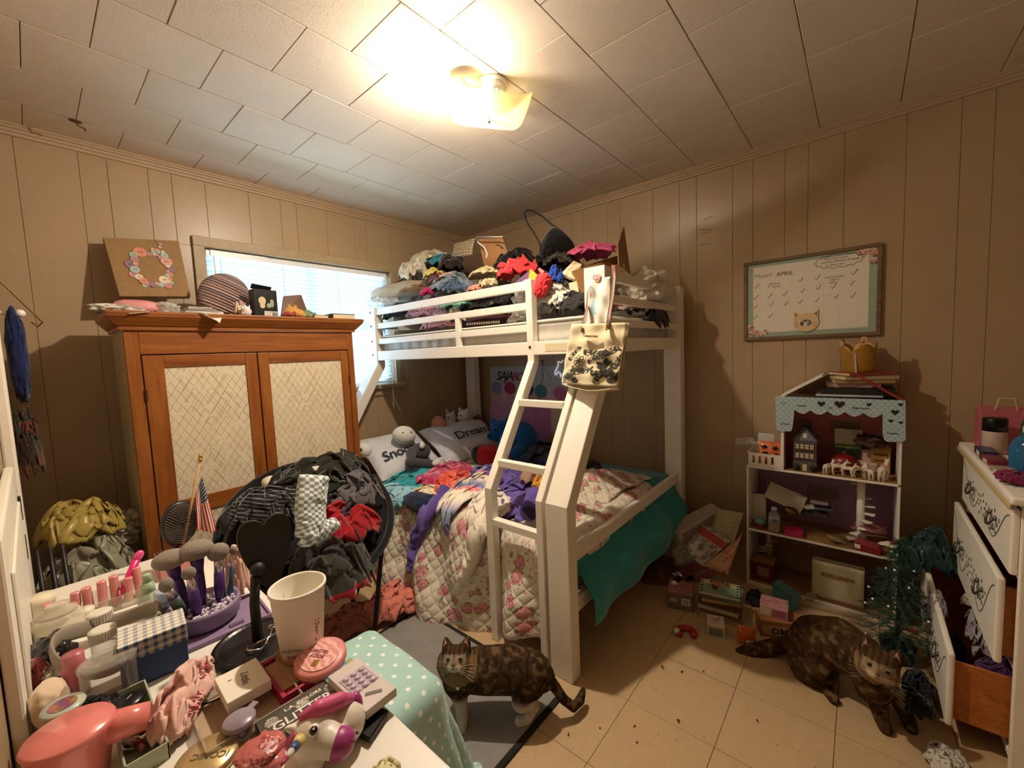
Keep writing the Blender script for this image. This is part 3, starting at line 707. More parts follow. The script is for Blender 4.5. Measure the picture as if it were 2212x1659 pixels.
# ================================================================== DOLLHOUSE
dhx, dhy0, dhy1 = 2.486, -.145, .467        # front plane, right end, left end
dh_w = mat('dollhouse_white', '#e6ddd0', .5, var=.03); dh_floor = mat('dollhouse_floor', '#8d6a3e', .5, pat=wood_pat('#6d4a26', '#8a6538', '#a07a48', 1))
dh_pink = mat('dollhouse_pink', '#c4757a', .7, var=.12); dh_lil = mat('dollhouse_lilac', '#927290', .7, var=.12); dh_brn = mat('dollhouse_kitchen', '#866652', .7, var=.2)
roof_b = None
dh = thing('dollhouse', 'three-storey wooden dollhouse with pale blue scalloped roof trim, full of toys', 'dollhouse', (dhx, 0, 0))
dd_ = .275; ym = .305; Z1, Z2, Z3 = .322, .672, 1.03
def hp(n, a, b, m=dh_w, bv=.0015, **k): return obj(n, MB().bb(a, b), m, dh, bevel=bv, **k)
hp('base_floor', (0, dhy0, .0), (dd_, dhy1, .022), dh_w); hp('shelf_floor', (0, dhy0, Z1-.012), (dd_, dhy1, Z1-.001), dh_w); hp('shelf_floor', (0, dhy0, Z2-.012), (dd_, dhy1, Z2-.001), dh_w)
for z in (.022, Z1, Z2): hp('floor_cover', (.004, dhy0+.01, z-.001), (dd_-.006, dhy1-.01, z+.001), dh_floor, 0)
hp('end_wall', (0, dhy1-.010, .022), (dd_, dhy1, Z2-.012)); hp('end_wall', (0, dhy0, .022), (dd_, dhy0+.010, Z3)); hp('inner_wall', (0, ym-.008, Z2), (dd_, ym+.006, Z3))
hp('back_panel', (dd_-.006, dhy0+.01, .022), (dd_, dhy1-.01, Z1-.012), dh_brn); hp('back_panel', (dd_-.006, dhy0+.01, Z1), (dd_, dhy1-.01, Z2-.012), dh_lil); hp('back_panel', (dd_-.006, dhy0+.01, Z2), (dd_, ym-.008, Z3), dh_pink)
hp('inner_lining', (.006, ym-.0085, Z2), (dd_-.006, ym-.008, Z3), dh_pink, 0)
# balcony rail with four slots
def slotted(y0, y1, z0, z1, n):
    mb = MB(); sy = (y1-y0)*.75/n; sw = .011; st = y0+(y1-y0)*.2; edges = [y0]
    mb.bb((0, y0, z0), (.007, y1, z0+.018)); mb.bb((0, y0, z1-.014), (.007, y1, z1)); a = y0
    for k in range(n): b = st+k*sy; mb.bb((0, a, z0+.018), (.007, b, z1-.014)); a = b+sw
    mb.bb((0, a, z0+.018), (.007, y1, z1-.014)); return mb
obj('balcony_rail', slotted(ym+.006, dhy1-.002, Z2, Z2+.072, 4), dh_w, dh)
hp('balcony_end', (0, dhy1-.008, Z2), (dd_, dhy1, Z2+.072)); hp('ceiling_board', (0, dhy0, Z3), (dd_, ym+.006, Z3+.010), dh_w)
# scalloped fascia, cut from one outline, thin board in front
def fascia():
    yl, yr = .335, -.155; top = 1.055; o = [(yl, top), (yl-.005, .885), (yl-.02, .875), (yl-.068, .878), (yl-.075, .90), (yl-.082, .985)]
    n = 5; x0 = yl-.082; x1 = yr+.078
    for k in range(n):
        for q in range(7):
            t = q/6; o.append((x0+(x1-x0)*(k+t)/n, .985-.020*math.sin(PI*t)+.006))
    o += [(yr+.076, .90), (yr+.07, .872), (yr+.06, .865), (yr+.012, .868), (yr, .88), (yr+.004, top)]
    M = Matrix(((0, 0, 1, 0), (1, 0, 0, 0), (0, 1, 0, 0), (0, 0, 0, 1))); return MB().prism(o, -.009, -.002, M)
def scale_pat(N):
    oc = N.coord(); x = N.xyz(oc); r = N.m('FLOOR', N.m('DIVIDE', x[2], .014)); yy = N.m('ADD', x[1], N.m('MULTIPLY', N.m('MODULO', r, 2.0), .012))
    u = N.m('SUBTRACT', N.m('FRACT', N.m('DIVIDE', yy, .024)), .5); v = N.m('FRACT', N.m('DIVIDE', x[2], .014))
    dd = N.m('ABSOLUTE', N.m('SUBTRACT', N.m('ADD', v, N.m('MULTIPLY', N.m('MULTIPLY', u, u), -3.2)), .12)); return N.mix(N.m('LESS_THAN', dd, .07), '#a9bdc0', '#5c7076')
obj('roof_trim', fascia(), mat('dollhouse_blue', '#a9bdc0', .55, pat=scale_pat), dh)
ikb = mat('ink_black')
def heart(r): return [(r*.062*16*math.sin(t)**3, r*.062*(13*math.cos(t)-5*math.cos(2*t)-2*math.cos(3*t)-math.cos(4*t))) for t in [k*2*PI/24 for k in range(24)]]
MX = lambda y, z, x=-.0095: Matrix(((0, 0, 1, x), (-1, 0, 0, y), (0, 1, 0, z), (0, 0, 0, 1)))
for (y, z, r) in ((.145, 1.025, .016), (.075, 1.026, .021), (-.03, 1.03, .010), (-.118, 1.0, .014), (-.105, .96, .009), (-.138, .955, .008), (.30, 1.022, .011), (-.135, 1.035, .009)):
    obj('painted_heart', MB().prism(heart(r), 0, .0006, MX(y, z)), ikb if r != .011 else mat('heart_green', '#8fa77a', .6), dh)
for (s_, y, z, sz, rr) in (('sweet', .225, 1.012, .016, 0), ('joy', .11, 1.008, .014, .1), ('little house', -.0, 1.012, .013, 0), ('Jersey', .292, .915, .015, 0), ('Auction', -.112, .905, .013, 0)):
    me = text_mesh(s_, sz, shear=.2); o = obj('lettering', me, ikb, dh); o.matrix_local = MX(y, z, -.0098)
# gable roof: two sloped boards and the red right slope
def slope(y0, z0, y1, z1, m, t=.008):
    d = V(0, y1-y0, z1-z0).normalized(); nn = V(0, -d.z, d.y)*t; a = V(0, y0, z0); b = V(0, y1, z1); M = MB()
    vs = [a, b, b+nn, a+nn]; M.add([v+V(x, 0, 0) for x in (0, dd_) for v in vs], [(0, 1, 2, 3), (7, 6, 5, 4), (0, 4, 5, 1), (1, 5, 6, 2), (2, 6, 7, 3), (3, 7, 4, 0)]); return obj('roof_slope', M, m, dh)
slope(.325, 1.05, .145, 1.165, dh_w); slope(.01, 1.165, -.16, 1.045, mat('roof_red', '#8d2a22', .5, var=.1))
# spiral stairs
def stairs(cx, cy, z0, z1, n, m):
    st = bpy.data.objects.new('spiral_stairs', None); COL.objects.link(st); st.parent = dh; st.location = (cx, cy, z0)
    obj('pole', MB().cyl((0, 0, 0), (0, 0, z1-z0), .016, n=16), m, st, smooth=True)
    for k in range(n):
        a = k*.62+2.0; z = (z1-z0)*(k+.6)/(n+1); pr_ = [(.01*math.cos(a-.8), .01*math.sin(a-.8))]+[(.055*math.cos(a+q), .055*math.sin(a+q)) for q in (-.33, -.16, 0, .16, .33)]+[(.01*math.cos(a+.8), .01*math.sin(a+.8))]
        obj('step', MB().prism(pr_, z, z+.006), m, st, bevel=.001, seg=1)
stairs(.10, -.01, Z1+.002, Z2-.013, 9, mat('toy_white', '#e9e2d6', .35))
stairs(.11, .375, .10+.052, Z1-.013, 5, mat('toy_cream', '#a08a68', .5))
# printed wallpaper furniture on the back panels
for (y0, y1, z0, z1, c) in ((.10, .21, .60, .655, '#3a3f38'), (.07, .235, .535, .548, '#7d6468'), (.08, .22, .47, .53, '#6f5a60')): hp('printed_picture', (dd_-.0075, y0, z0), (dd_-.006, y1, z1), mat('print_'+c[1:], c, .7), 0)
for (y0, y1, z0, z1, c) in ((.0, .12, .84, .905, '#8f8076'), (.2, .27, .83, .9, '#7a6a60')): hp('printed_window', (dd_-.0075, y0, z0), (dd_-.006, y1, z1), mat('print_'+c[1:], c, .7), 0)
for (y0, y1, z0, z1, c) in ((.25, .29, .17, .21, '#8a7350'), (.17, .22, .18, .22, '#8a7a66'), (-.02, .12, .22, .29, '#3a2c24')): hp('printed_cupboard', (dd_-.0075, y0, z0), (dd_-.006, y1, z1), mat('print_'+c[1:], c, .7), 0)

# ================================================================== LOWER BUNK BEDDING
BZ = .50; XE = 1.43; RE = .06
def S_bed(s, t):
    """top of the lower mattress; s runs towards the wall, below XE it rolls over the front edge and hangs"""
    s = np.asarray(s, float); t = np.asarray(t, float); d = np.maximum(0, XE-s); a = np.minimum(d/RE, PI/2); h = np.maximum(0, d-RE*PI/2)
    fl = np.clip((t-1.33)/.25, 0, 1); fl = fl*fl*(3-2*fl); out = (.012+.085*fl)*np.clip(h/.42, 0, 1)+.085*np.exp(-((t-1.135)/.075)**2)*np.clip((h-.05)/.16, 0, 1)
    x = np.where(d > 0, XE-RE*np.sin(a)-out, s); z = np.where(d > 0, BZ-RE*(1-np.cos(a))-h, BZ)
    n = np.stack([-np.sin(a), 0*t, np.cos(a)], 1); return np.stack([x, t, z], 1), n
def st(u, v):
    p = P(u, v, z=BZ+.03)
    if p.x > XE-.02: return (p.x, p.y)
    q = P(u, v, x=XE-RE-.02); return (XE-RE*PI/2-(BZ-RE-q.z), q.y)
def zb(pts, o=(760, 860), k=.24412): return [st(o[0]+a*k, o[1]+b*k) for a, b in pts]

def floral(base, fl, fl2, leaf, sc=1.0, quilt=0, uv=True):
    def p(N):
        co = N.coord('UV' if uv else 'Object'); nz = N.n('ShaderNodeTexNoise'); N.put(nz.inputs['Vector'], co); nz.inputs['Scale'].default_value = 30*sc; nz.inputs['Detail'].default_value = 3
        mx = N.n('ShaderNodeVectorMath', operation='MULTIPLY_ADD'); N.put(mx.inputs[0], nz.outputs['Color']); mx.inputs[1].default_value = (.03/sc,)*3; N.put(mx.inputs[2], co); c2 = mx.outputs[0]
        r = N.vor(c2, 9*sc); pet = N.noise(co, 55*sc, 3)
        f = N.m('LESS_THAN', r, .36); cl = N.mix(N.m('GREATER_THAN', pet, .5), fl, fl2); c = N.mix(N.noise(co, 8*sc, 4), base, shade(base, .9))
        lv = N.m('MULTIPLY', N.m('LESS_THAN', N.m('ABSOLUTE', N.m('SUBTRACT', N.vor(c2, 9*sc), .40)), .05), N.m('GREATER_THAN', N.noise(co, 24*sc, 3), .52))
        c = N.mix(lv, c, leaf); c = N.mix(N.m('MULTIPLY', f, N.m('ADD', .45, N.m('MULTIPLY', pet, .7))), c, cl)
        sp = N.m('MULTIPLY', N.m('LESS_THAN', N.vor(c2, 26*sc), .22), .65); c = N.mix(sp, c, fl)
        if quilt:
            x = N.xyz(co); a = N.m('ADD', x[0], x[1]); b = N.m('SUBTRACT', x[0], x[1])
            h = N.m('MULTIPLY', N.m('ABSOLUTE', N.m('SINE', N.m('MULTIPLY', a, PI/.062))), N.m('ABSOLUTE', N.m('SINE', N.m('MULTIPLY', b, PI/.062)))); N.bump(N.m('POWER', h, .5), .7, .009)
        return c
    return p
quilt_m = mat('quilt_floral', '#ded3bb', .9, pat=floral('#e4dac4', '#b4435a', '#d98a94', '#8c9068', 1.45, 1), spec=.2, sheen=.2)
def sheet_grid(name, s0, s1, t0, t1, ns, nt, S, mod, mats, label, cat, thick=.012, parent=None):
    s, t = np.meshgrid(np.linspace(0, 1, ns+1), np.linspace(0, 1, nt+1)); s = s.ravel(); t = t.ravel()
    S0 = s0(t) if callable(s0) else s0+0*t; T0 = t0; ss = S0+(s1-S0)*s; tt = t0+(t1-t0)*t
    pos, nor = S(ss, tt); pos = pos+nor*mod(ss, tt)[:, None]
    f = [(j*(ns+1)+i, j*(ns+1)+i+1, (j+1)*(ns+1)+i+1, (j+1)*(ns+1)+i) for j in range(nt) for i in range(ns)]
    o = obj(name, np_mesh(name, pos, f, uv=np.stack([ss, tt], 1)), mats, parent, solid=thick); return tag(o, label, cat) if parent is None else o
def qmod(s, t):
    q = np.stack([s, t, 0*s], 1); d = np.maximum(0, XE-s)
    h = .016+.013*(crease(q, 4.2, 3)+.6)+.016*(pn(q, 3.5, 5)+.5)
    h = h+.13*np.exp(-((s-2.02)/.24)**2-((t-1.16)/.17)**2)*(1+.35*crease(q, 6, 8))
    hang = np.clip((d-.1)/.3, 0, 1)*np.clip((t-1.36)/.08, 0, 1)*np.clip((2.6-t)/.1, 0, 1); h = h+hang*(.03+.035*np.sin(t*19+1.2*np.sin(s*9)))
    lad = np.exp(-((t-1.285)/.05)**2)+np.exp(-((t-.97)/.1)**2); return h*(1-.75*np.clip(lad, 0, 1)*np.clip(d*20, 0, 1))
def qs0(t):
    y = .97+t*(2.33-.97); return XE-.55+.035*np.sin(y*7+.6)+.10*np.clip((1.34-y)/.06, 0, 1)-.09*np.exp(-((y-.985)/.03)**2)
quilt = sheet_grid('floral_quilt', qs0, 2.42, .97, 2.33, 90, 120, S_bed, qmod, quilt_m, 'cream diamond-quilted bedspread with pink roses hanging over the lower bunk front', 'quilt')
# turquoise sheet: over the foot of the mattress and hanging outside the low rail
teal = fabric('sheet_turquoise', '#2f8f95')
def S_foot(s, t):
    """t: distance over the foot edge (down), s = x"""
    s = np.asarray(s, float); t = np.asarray(t, float); y0 = .965; d = np.maximum(0, t); a = np.minimum(d/.05, PI/2); h = np.maximum(0, d-.05*PI/2)
    y = np.where(t < 0, y0-t, y0-.05*np.sin(a)-.085*np.clip((h-.02)/.12, 0, 1)); z = np.where(t < 0, BZ, BZ-.05*(1-np.cos(a))-h)
    return np.stack([s, y, z], 1), np.stack([0*s, -np.sin(a), np.cos(a)], 1)
def ftm(s, t): q = np.stack([s, t, 0*s], 1); return .004+.006*(crease(q, 5, 4)+.7)+np.clip(t, 0, .3)*.04*np.sin(s*17+2)+.02*np.exp(-((s-2.45)/.12)**2)*(t < .1)
sheet_grid('fitted_sheet', 1.42, 2.63, -.45, .33, 60, 44, S_foot, ftm, teal, 'turquoise sheet hanging out over the foot rail of the lower bunk', 'sheet', .004)
# quilt tail folded over the foot end, inside the rail
def ftq(s, t): q = np.stack([s, t, 0*s], 1); return .014+.014*(crease(q, 5, 14)+.7)+.03*np.sin(np.clip((s-1.45)/.85, 0, 1)*PI)
def tail_s1(t): return 2.30-.20*t
def S_tail(s, t): p, n = S_foot(s, t-.02); return p, n
s_, t_ = np.meshgrid(np.linspace(0, 1, 51), np.linspace(-.10, .155, 25)); s_ = s_.ravel(); t_ = t_.ravel(); ss_ = 1.45+s_*(.88-.35*np.clip(t_, 0, 1)-.5*np.clip(t_, 0, .2))
pp, nn = S_foot(ss_, t_); pp = pp+nn*ftq(ss_, t_)[:, None]; pp[:, 1] = np.maximum(pp[:, 1], .91)
obj('quilt_fold', np_mesh('quilt_fold', pp, [(j*51+i, j*51+i+1, (j+1)*51+i+1, (j+1)*51+i) for j in range(24) for i in range(50)], uv=np.stack([ss_, t_], 1)), quilt_m, quilt, solid=.012)
tb = thing('storage_bin', 'pink plastic storage bin pushed under the foot of the bed', 'bin', (1.98, 1.17, 0), 0)
obj('bin_body', MB().box((0, 0, .085), (.36, .22, .16), taper=1.06), mat('bin_pink', '#c9707f', .4), tb, bevel=.02, seg=3); obj('lid', MB().box((0, 0, .172), (.39, .25, .014)), mat('bin_pink'), tb, bevel=.005)

# pillows ------------------------------------------------------------------------------------------
def pillow_geo(w, h, t, seed=0, n=26, wr=.012):
    u, v = np.meshgrid(np.linspace(-1, 1, n+1), np.linspace(-1, 1, n+1)); u = u.ravel(); v = v.ravel()
    prof = np.maximum(0, (1-np.abs(u)**3.2))*np.maximum(0, (1-np.abs(v)**3.2)); th = t/2*prof**.5
    px_ = u*w/2*(1-.07*(1-np.abs(v))**1*np.abs(u)); py_ = v*h/2*(1-.09*(1-np.abs(u))*np.abs(v))
    q = np.stack([px_, py_, 0*u], 1); wri = wr*crease(q, 7, seed)*prof; top = np.stack([px_, py_, th+wri], 1); bot = np.stack([px_, py_, -th*.8], 1)
    f = [(j*(n+1)+i, j*(n+1)+i+1, (j+1)*(n+1)+i+1, (j+1)*(n+1)+i) for j in range(n) for i in range(n)]; k = len(u)
    return np.concatenate([top, bot]), f+[tuple(reversed([i+k for i in g])) for g in f]
def pillow(name, label, c, rot, w, h, t, m, seed=0, **k):
    v, f = pillow_geo(w, h, t, seed); o = obj(name, np_mesh(name, v, f), m, loc=c, rot=rot); return tag(o, label, 'pillow')
pw = fabric('pillowcase_white', '#dcdce0'); inkf = mat('print_ink', '#22222a', .9)
def script(o, s, size, loc, rot, w, h, t):
    me = text_mesh(s, size, shear=.25, extrude=.0, bold=.0008, spacing=.92); M = Matrix.Translation(loc) @ Euler(rot).to_matrix().to_4x4()
    for v in me.vertices: p = M @ v.co; u, k = min(1, abs(2*p.x/w)), min(1, abs(2*p.y/h)); v.co = (p.x, p.y, t/2*((1-u**3.2)*(1-k**3.2))**.5+.011)
    return obj('printed_word', me, inkf, o)
p1_ = pillow('pillow', 'white pillow with black script lettering lying by the wardrobe under the doll', (1.70, 2.56, .635), (.50, 0, -.06), .50, .44, .15, pw, 3)
script(p1_, 'Snoozin', .12, (-.02, -.06, 0), (0, 0, .12), .50, .44, .15)
p2_ = pillow('pillow', 'white pillow with black script word propped behind the doll at the bed head', (2.24, 2.43, .645), (.45, 0, -.14), .62, .46, .17, pw, 5)
script(p2_, 'Dreamin', .13, (.06, -.02, 0), (0, 0, .10), .62, .46, .17)

# plush toys -----------------------------------------------------------------------------------------
def plush(name, label, c, parts, m, rz=0, voxel=.006, group=None, rot=None, cat='plush toy', smooth=4):
    t = thing(name, label, cat, c, rz, group, rot); obj('body', blob(parts, voxel, smooth), m, t); return t
fz = lambda n, c: fabric('plush_'+n, c, weave=300)
eye_m = mat('plush_eye', '#0c0c0e', .15)
def eyes(t, pts, r): 
    for p in pts: obj('eye', MB().ball(p, r, 10, 8), eye_m, t, smooth=True)
# doll with white round head and charcoal suit (plain, no printed face)
dO = (1.80, 2.42, .62)
dl_ = thing('rag_doll', 'soft doll with big round white head and charcoal suit lying on the pillows', 'doll', dO)
def rel(u, v, y, o=dO): return P(u, v, y=y)-V(*o)
hd = rel(873, 940, 2.50); obj('head', MB().ball(hd, (.088, .072, .066), 28, 18, (.2, .25, 0)), fz('white', '#e6e4dc'), dl_, smooth=True)
eyes(dl_, [hd+V(-.045, -.052, .03), hd+V(.015, -.066, .025)], .006); b0 = rel(908, 975, 2.36); el = rel(888, 999, 2.26); hn = rel(943, 1000, 2.18); sh = rel(888, 978, 2.34)
obj('body', blob([('e', b0, (.075, .07, .06)), ('e', rel(918, 1008, 2.32), (.085, .06, .05)), ('c', [sh, el, rel(925, 1002, 2.2)], [.036, .038, .030])], .006, 4), fabric('plush_charcoal', '#47454b'), dl_)
obj('shirt_front', MB().ball(rel(912, 962, 2.29), (.022, .012, .024), 14, 10), fz('white', '#e6e4dc'), dl_, smooth=True)
hand = [('e', hn, (.036, .022, .022))]
for k in range(4): hand.append(('c', [hn+V(.015, 0, -.012+.012*k), hn+V(.055-.004*abs(k-1.5), -.01, -.018+.014*k)], [.009, .0085]))
hand.append(('c', [hn+V(.01, -.01, -.01), hn+V(.045, -.02, -.03)], [.009, .008]))
obj('hand', blob(hand, .004, 2), fz('white', '#e6e4dc'), dl_)
def heapz(name, label, cat, rect, x, dx, m, **k): return heapx(name, label, cat, rect, x, dx, m, **k)
def at(u, v, x, y=None): return P(u, v, x=x) if y is None else P(u, v, y=y)
e = at(948, 918, 0, 2.60); plush('plush_egg', 'peach egg-shaped plush cushion beside the white plush toys', e, [('e', (0, 0, 0), (.055, .072, .075))], fz('peach', '#c98d72'), voxel=.008)
e = at(974, 916, 0, 2.64); t = plush('plush_owl', 'small white horned plush between the peach egg and white bear', e, [('e', (0, 0, -.01), (.05, .05, .065)), ('e', (0, 0, .06), (.045, .05, .04)), ('c', [(0, .03, .085), (0, .05, .13)], [.016, .006]), ('c', [(0, -.03, .085), (0, -.045, .12)], [.015, .006])], fz('grey_white', '#cfc9c4')); eyes(t, [(-.043, .018, .065), (-.043, -.02, .065)], .007)
e = at(1003, 915, 0, 2.60); t = plush('plush_bear', 'white teddy bear sitting upright against the bed post', e, [('e', (0, 0, -.03), (.06, .065, .07)), ('e', (-.005, 0, .07), (.052, .058, .052)), ('e', (0, .045, .12), (.018, .02, .02)), ('e', (0, -.045, .12), (.018, .02, .02)), ('e', (-.05, 0, .055), (.024, .028, .02)), ('c', [(-.02, -.06, .0), (-.07, -.085, -.04)], [.024, .022]), ('c', [(-.02, .06, .0), (-.07, .075, -.04)], [.024, .022]), ('c', [(-.03, -.04, -.08), (-.10, -.07, -.085)], [.03, .03]), ('c', [(-.03, .04, -.08), (-.10, .06, -.085)], [.03, .03])], fz('white2', '#e2ddd8')); eyes(t, [(-.056, .022, .078), (-.056, -.02, .078)], .007)
e = at(1033, 912, 0, 2.62); t = plush('plush_monkey', 'small brown plush toy behind the white plush legs', e, [('e', (0, 0, -.04), (.045, .05, .05)), ('e', (0, 0, .03), (.042, .046, .042)), ('e', (-.035, 0, .015), (.02, .026, .02))], fz('brown', '#7d5a40')); eyes(t, [(-.04, .016, .04), (-.04, -.014, .04)], .006)
e = at(1042, 925, 0, 2.50); plush('plush_rabbit', 'white plush animal lying with its foot up next to the blue bear', e, [('e', (0, 0, -.02), (.045, .05, .045)), ('c', [(0, -.02, -.01), (-.03, .0, .05)], [.026, .03]), ('c', [(0, .03, -.02), (-.04, .06, -.02)], [.026, .028])], fz('white3', '#ded8d4'))
def bear_blue():
    o = at(1110, 945, 2.38); t = thing('blue_bear', 'large bright blue teddy bear sitting by the wall behind the ladder', 'plush toy', o)
    m = fabric('plush_blue', '#1560a8', weave=120)
    obj('body', blob([('e', (.03, -.06, .0), (.105, .12, .125)), ('e', (-.03, .10, .045), (.095, .098, .09)), ('e', (-.04, .17, .11), (.03, .034, .034)), ('e', (-.0, .04, .13), (.03, .034, .034)), ('e', (-.11, .125, .02), (.04, .045, .035)), ('c', [(-.04, -.02, .05), (-.10, .0, .0), (-.12, .03, -.05)], [.045, .042, .04]), ('c', [(-.02, -.11, -.07), (-.12, -.12, -.09)], [.055, .055])], .008, 4), m, t)
    eyes(t, [(-.112, .15, .065), (-.117, .085, .07)], .009); obj('nose', MB().ball((-.15, .12, .032), (.012, .016, .011), 12, 8), eye_m, t, smooth=True)
bear_blue()
e = at(787, 972, 0, 2.52); t = plush('plush_bird', 'small white plush toy poking out beside the wardrobe edge', (e.x, e.y, e.z), [('e', (0, 0, 0), (.05, .05, .05))], fz('white', '#e6e4dc'), voxel=.008); eyes(t, [(-.04, -.025, .012)], .012)
heapx('pink_cloth', 'dusty pink cloth between the wardrobe and the white pillow', 'clothing', (783, 972, 815, 1000), 1.58, .05, fabric('fab_dustypink', '#c98f86'), seed=12, sub=3)
heapx('red_black_cushion', 'red and black round cushion lying behind the ladder rail', 'cushion', (1026, 960, 1080, 1008), 2.12, .09, fabric('fab_redblack', '#a01d22', lambda N: N.mix(N.m('GREATER_THAN', N.xyz(N.coord())[1], .02), '#a5191d', '#0d0f14')), seed=4, amp=.06, sub=4)

# garments spread over the lower bunk ------------------------------------------------------------------
def tie(cols, sc=7):
    def p(N):
        co = N.coord('UV'); n = N.noise(co, sc, 3, .5, .8); k = len(cols); return N.ramp(n, [(.28+.44*i/(k-1), c) for i, c in enumerate(cols)])
    return p
def garm(name, label, outline, m, cat='clothing', lift=.03, crown=.05, amp=.02, f=8, seed=0, fold=0):
    q = np.array(outline); c = (q.max(0)+q.min(0))/2; w, E = np.linalg.eigh(np.cov((q-q.mean(0)).T)); e = (q-c)@E; hs = np.abs(e).max(0); v, fa, uv = folded(seed); xy = v[:, :2]*hs*1.12@E.T+c
    pos, nor = S_bed(xy[:, 0], xy[:, 1]); h = lift*.6+(v[:, 2]+1)/2*(crown+amp*1.3); return cloth(name, label, cat, (pos+nor*h[:, None], fa, xy), m, 'clothes spread over the lower bunk', thick=.004)
garm('teal_robe', 'teal velour robe spread on the bed left of the pink clothes', zb([(160, 810), (230, 750), (420, 690), (640, 640), (800, 605), (870, 630), (760, 680), (640, 720), (620, 800), (420, 810), (230, 860)]), fabric('fab_teal', '#1f9aa0', tie(['#167f88', '#2aa6ac', '#57bfc4'], 5)), lift=.03, crown=.05, amp=.022, f=7, seed=2)
garm('blue_shorts', 'pale blue quilted shorts at the front edge of the bed', zb([(200, 870), (330, 815), (520, 800), (570, 830), (500, 880), (490, 985), (300, 1003), (230, 940)]), fabric('fab_paleblue', '#7fb4c9', tie(['#6aa3bd', '#8fc2d2', '#a9d0d8'], 10)), lift=.035, crown=.035, amp=.014, f=10, seed=5)
garm('pink_tiedye_top', 'crimson and pink tie-dye top heaped mid bed', zb([(610, 745), (660, 680), (800, 640), (980, 618), (1095, 655), (1010, 720), (860, 760), (740, 800), (640, 795)]), fabric('fab_crimsontie', '#b03455', tie(['#8f1f45', '#c6456a', '#e08aa6'], 16)), lift=.03, crown=.06, amp=.03, f=10, seed=7)
garm('coral_shirt', 'coral orange crumpled top on the bed between pink top and striped blanket', zb([(755, 870), (790, 760), (920, 690), (1040, 690), (1080, 760), (960, 850), (830, 895)]), fabric('fab_coral', '#e0503f', tie(['#c93a35', '#e65c48', '#f08a72'], 14)), lift=.04, crown=.06, amp=.035, f=11, seed=9)
garm('patterned_shirt', 'cream and pink patterned top under the navy hat on the bed edge', zb([(480, 905), (560, 845), (740, 815), (780, 850), (640, 885), (540, 930)]), fabric('fab_creampink', '#e0cfae', tie(['#d99a92', '#e8dcb8', '#e5c3a6'], 18)), lift=.03, crown=.04, amp=.02, f=10, seed=11)
hp_ = P(760+640*.24412, 860+930*.24412, x=1.36)
heapx('navy_hat', 'navy blue knitted hat at the front edge of the bed', 'hat', (882, 1068, 946, 1106), 1.37, .07, fabric('fab_navy', '#131f3d'), amp=.08, seed=13, sub=4)
def rainbow(N):
    co = N.coord('UV'); x = N.xyz(co); v = N.m('ADD', N.m('MULTIPLY', N.m('ADD', x[0], N.m('MULTIPLY', x[1], .35)), 4.4), N.m('MULTIPLY', N.noise(co, 9, 2), .35)); v = N.m('FRACT', v)
    return N.ramp(v, [(0, '#e9dfc9'), (.18, '#efe6d2'), (.28, '#e06a6a'), (.40, '#e7a7b7'), (.52, '#8f86b4'), (.66, '#7b93a6'), (.78, '#c9b9cf'), (.9, '#ece2cc')])
garm('rainbow_blanket', 'fleecy pastel rainbow blanket bunched across the bed behind the ladder', zb([(1200, 690), (1310, 640), (1420, 660), (1440, 740), (1330, 790), (1120, 880), (960, 1020), (870, 1100), (770, 1020), (860, 890), (1020, 780)]), fabric('fab_rainbow', '#d9b9b9', rainbow, weave=200), lift=.075, crown=.06, amp=.03, f=7, seed=15, fold=.01)
pur = fabric('fab_purple', '#5b4691', tie(['#473672', '#5f4a97', '#7661ad'], 8), weave=220)
garm('purple_hoodie', 'purple fleece hoodie lying on the bed between the ladder rails', zb([(1270, 830), (1390, 760), (1560, 775), (1680, 830), (1700, 1000), (1560, 1050), (1360, 1075), (1300, 960)]), pur, lift=.03, crown=.055, amp=.04, f=8, seed=17)
cs = P(760+1600*.24412, 860+930*.24412, z=.60); ce = P(760+1565*.24412, 860+1010*.24412, x=1.40)
sl = obj('hoodie_sleeve', MB().tube([cs+V(.12, .02, .0), cs+V(.03, .0, .025), ce+V(.0, 0, .0)], [.05, .05, .042], 18), pur, bpy.data.objects['purple_hoodie'], smooth=True)
obj('cuff_opening', MB().tube([ce+V(.004, .001, -.002), ce+V(-.004, -.001, -.004)], [.034, .034], 18), mat('cuff_dark', '#241c3a', .95), bpy.data.objects['purple_hoodie'])
cloth('purple_sleeve', 'long purple fleece sleeve hanging down over the quilt front', 'clothing', ribbon(zb([(800, 860), (740, 960), (690, 1090), (650, 1250), (670, 1400), (690, 1430)]), [.035, .04, .042, .042, .04, .025], S_bed, lift=.05, crown=.028, amp=.022, f=9, seed=19), pur, 'clothes spread over the lower bunk')
wh_c = fabric('fab_offwhite', '#e9dfcc')
garm('white_shirt', 'off-white shirt bunched over the bed edge beside the ladder', zb([(1000, 1010), (1100, 950), (1250, 880), (1310, 920), (1330, 1060), (1230, 1085), (1150, 1130), (1060, 1160)]), wh_c, lift=.08, crown=.055, amp=.028, f=9, seed=21)
cloth('white_trousers', 'off-white trouser leg hanging over the quilt left of the ladder', 'clothing', ribbon(zb([(1190, 1050), (1160, 1150), (1140, 1300), (1110, 1440), (1075, 1580)]), [.045, .05, .045, .036, .028], S_bed, lift=.05, crown=.035, amp=.016, f=9, seed=23, fold=.006), wh_c, 'clothes spread over the lower bunk')
heapx('purple_jumper', 'purple jumper heaped behind the upper ladder rung', 'clothing', (1026, 1008, 1145, 1050), 1.78, .10, pur, seed=25, amp=.25)
heapx('yellow_fleece', 'mustard yellow fleece on the bed near the slanted post', 'clothing', (1155, 1022, 1196, 1066), 1.62, .06, fabric('fab_mustard', '#d79a2f'), seed=27, amp=.25)
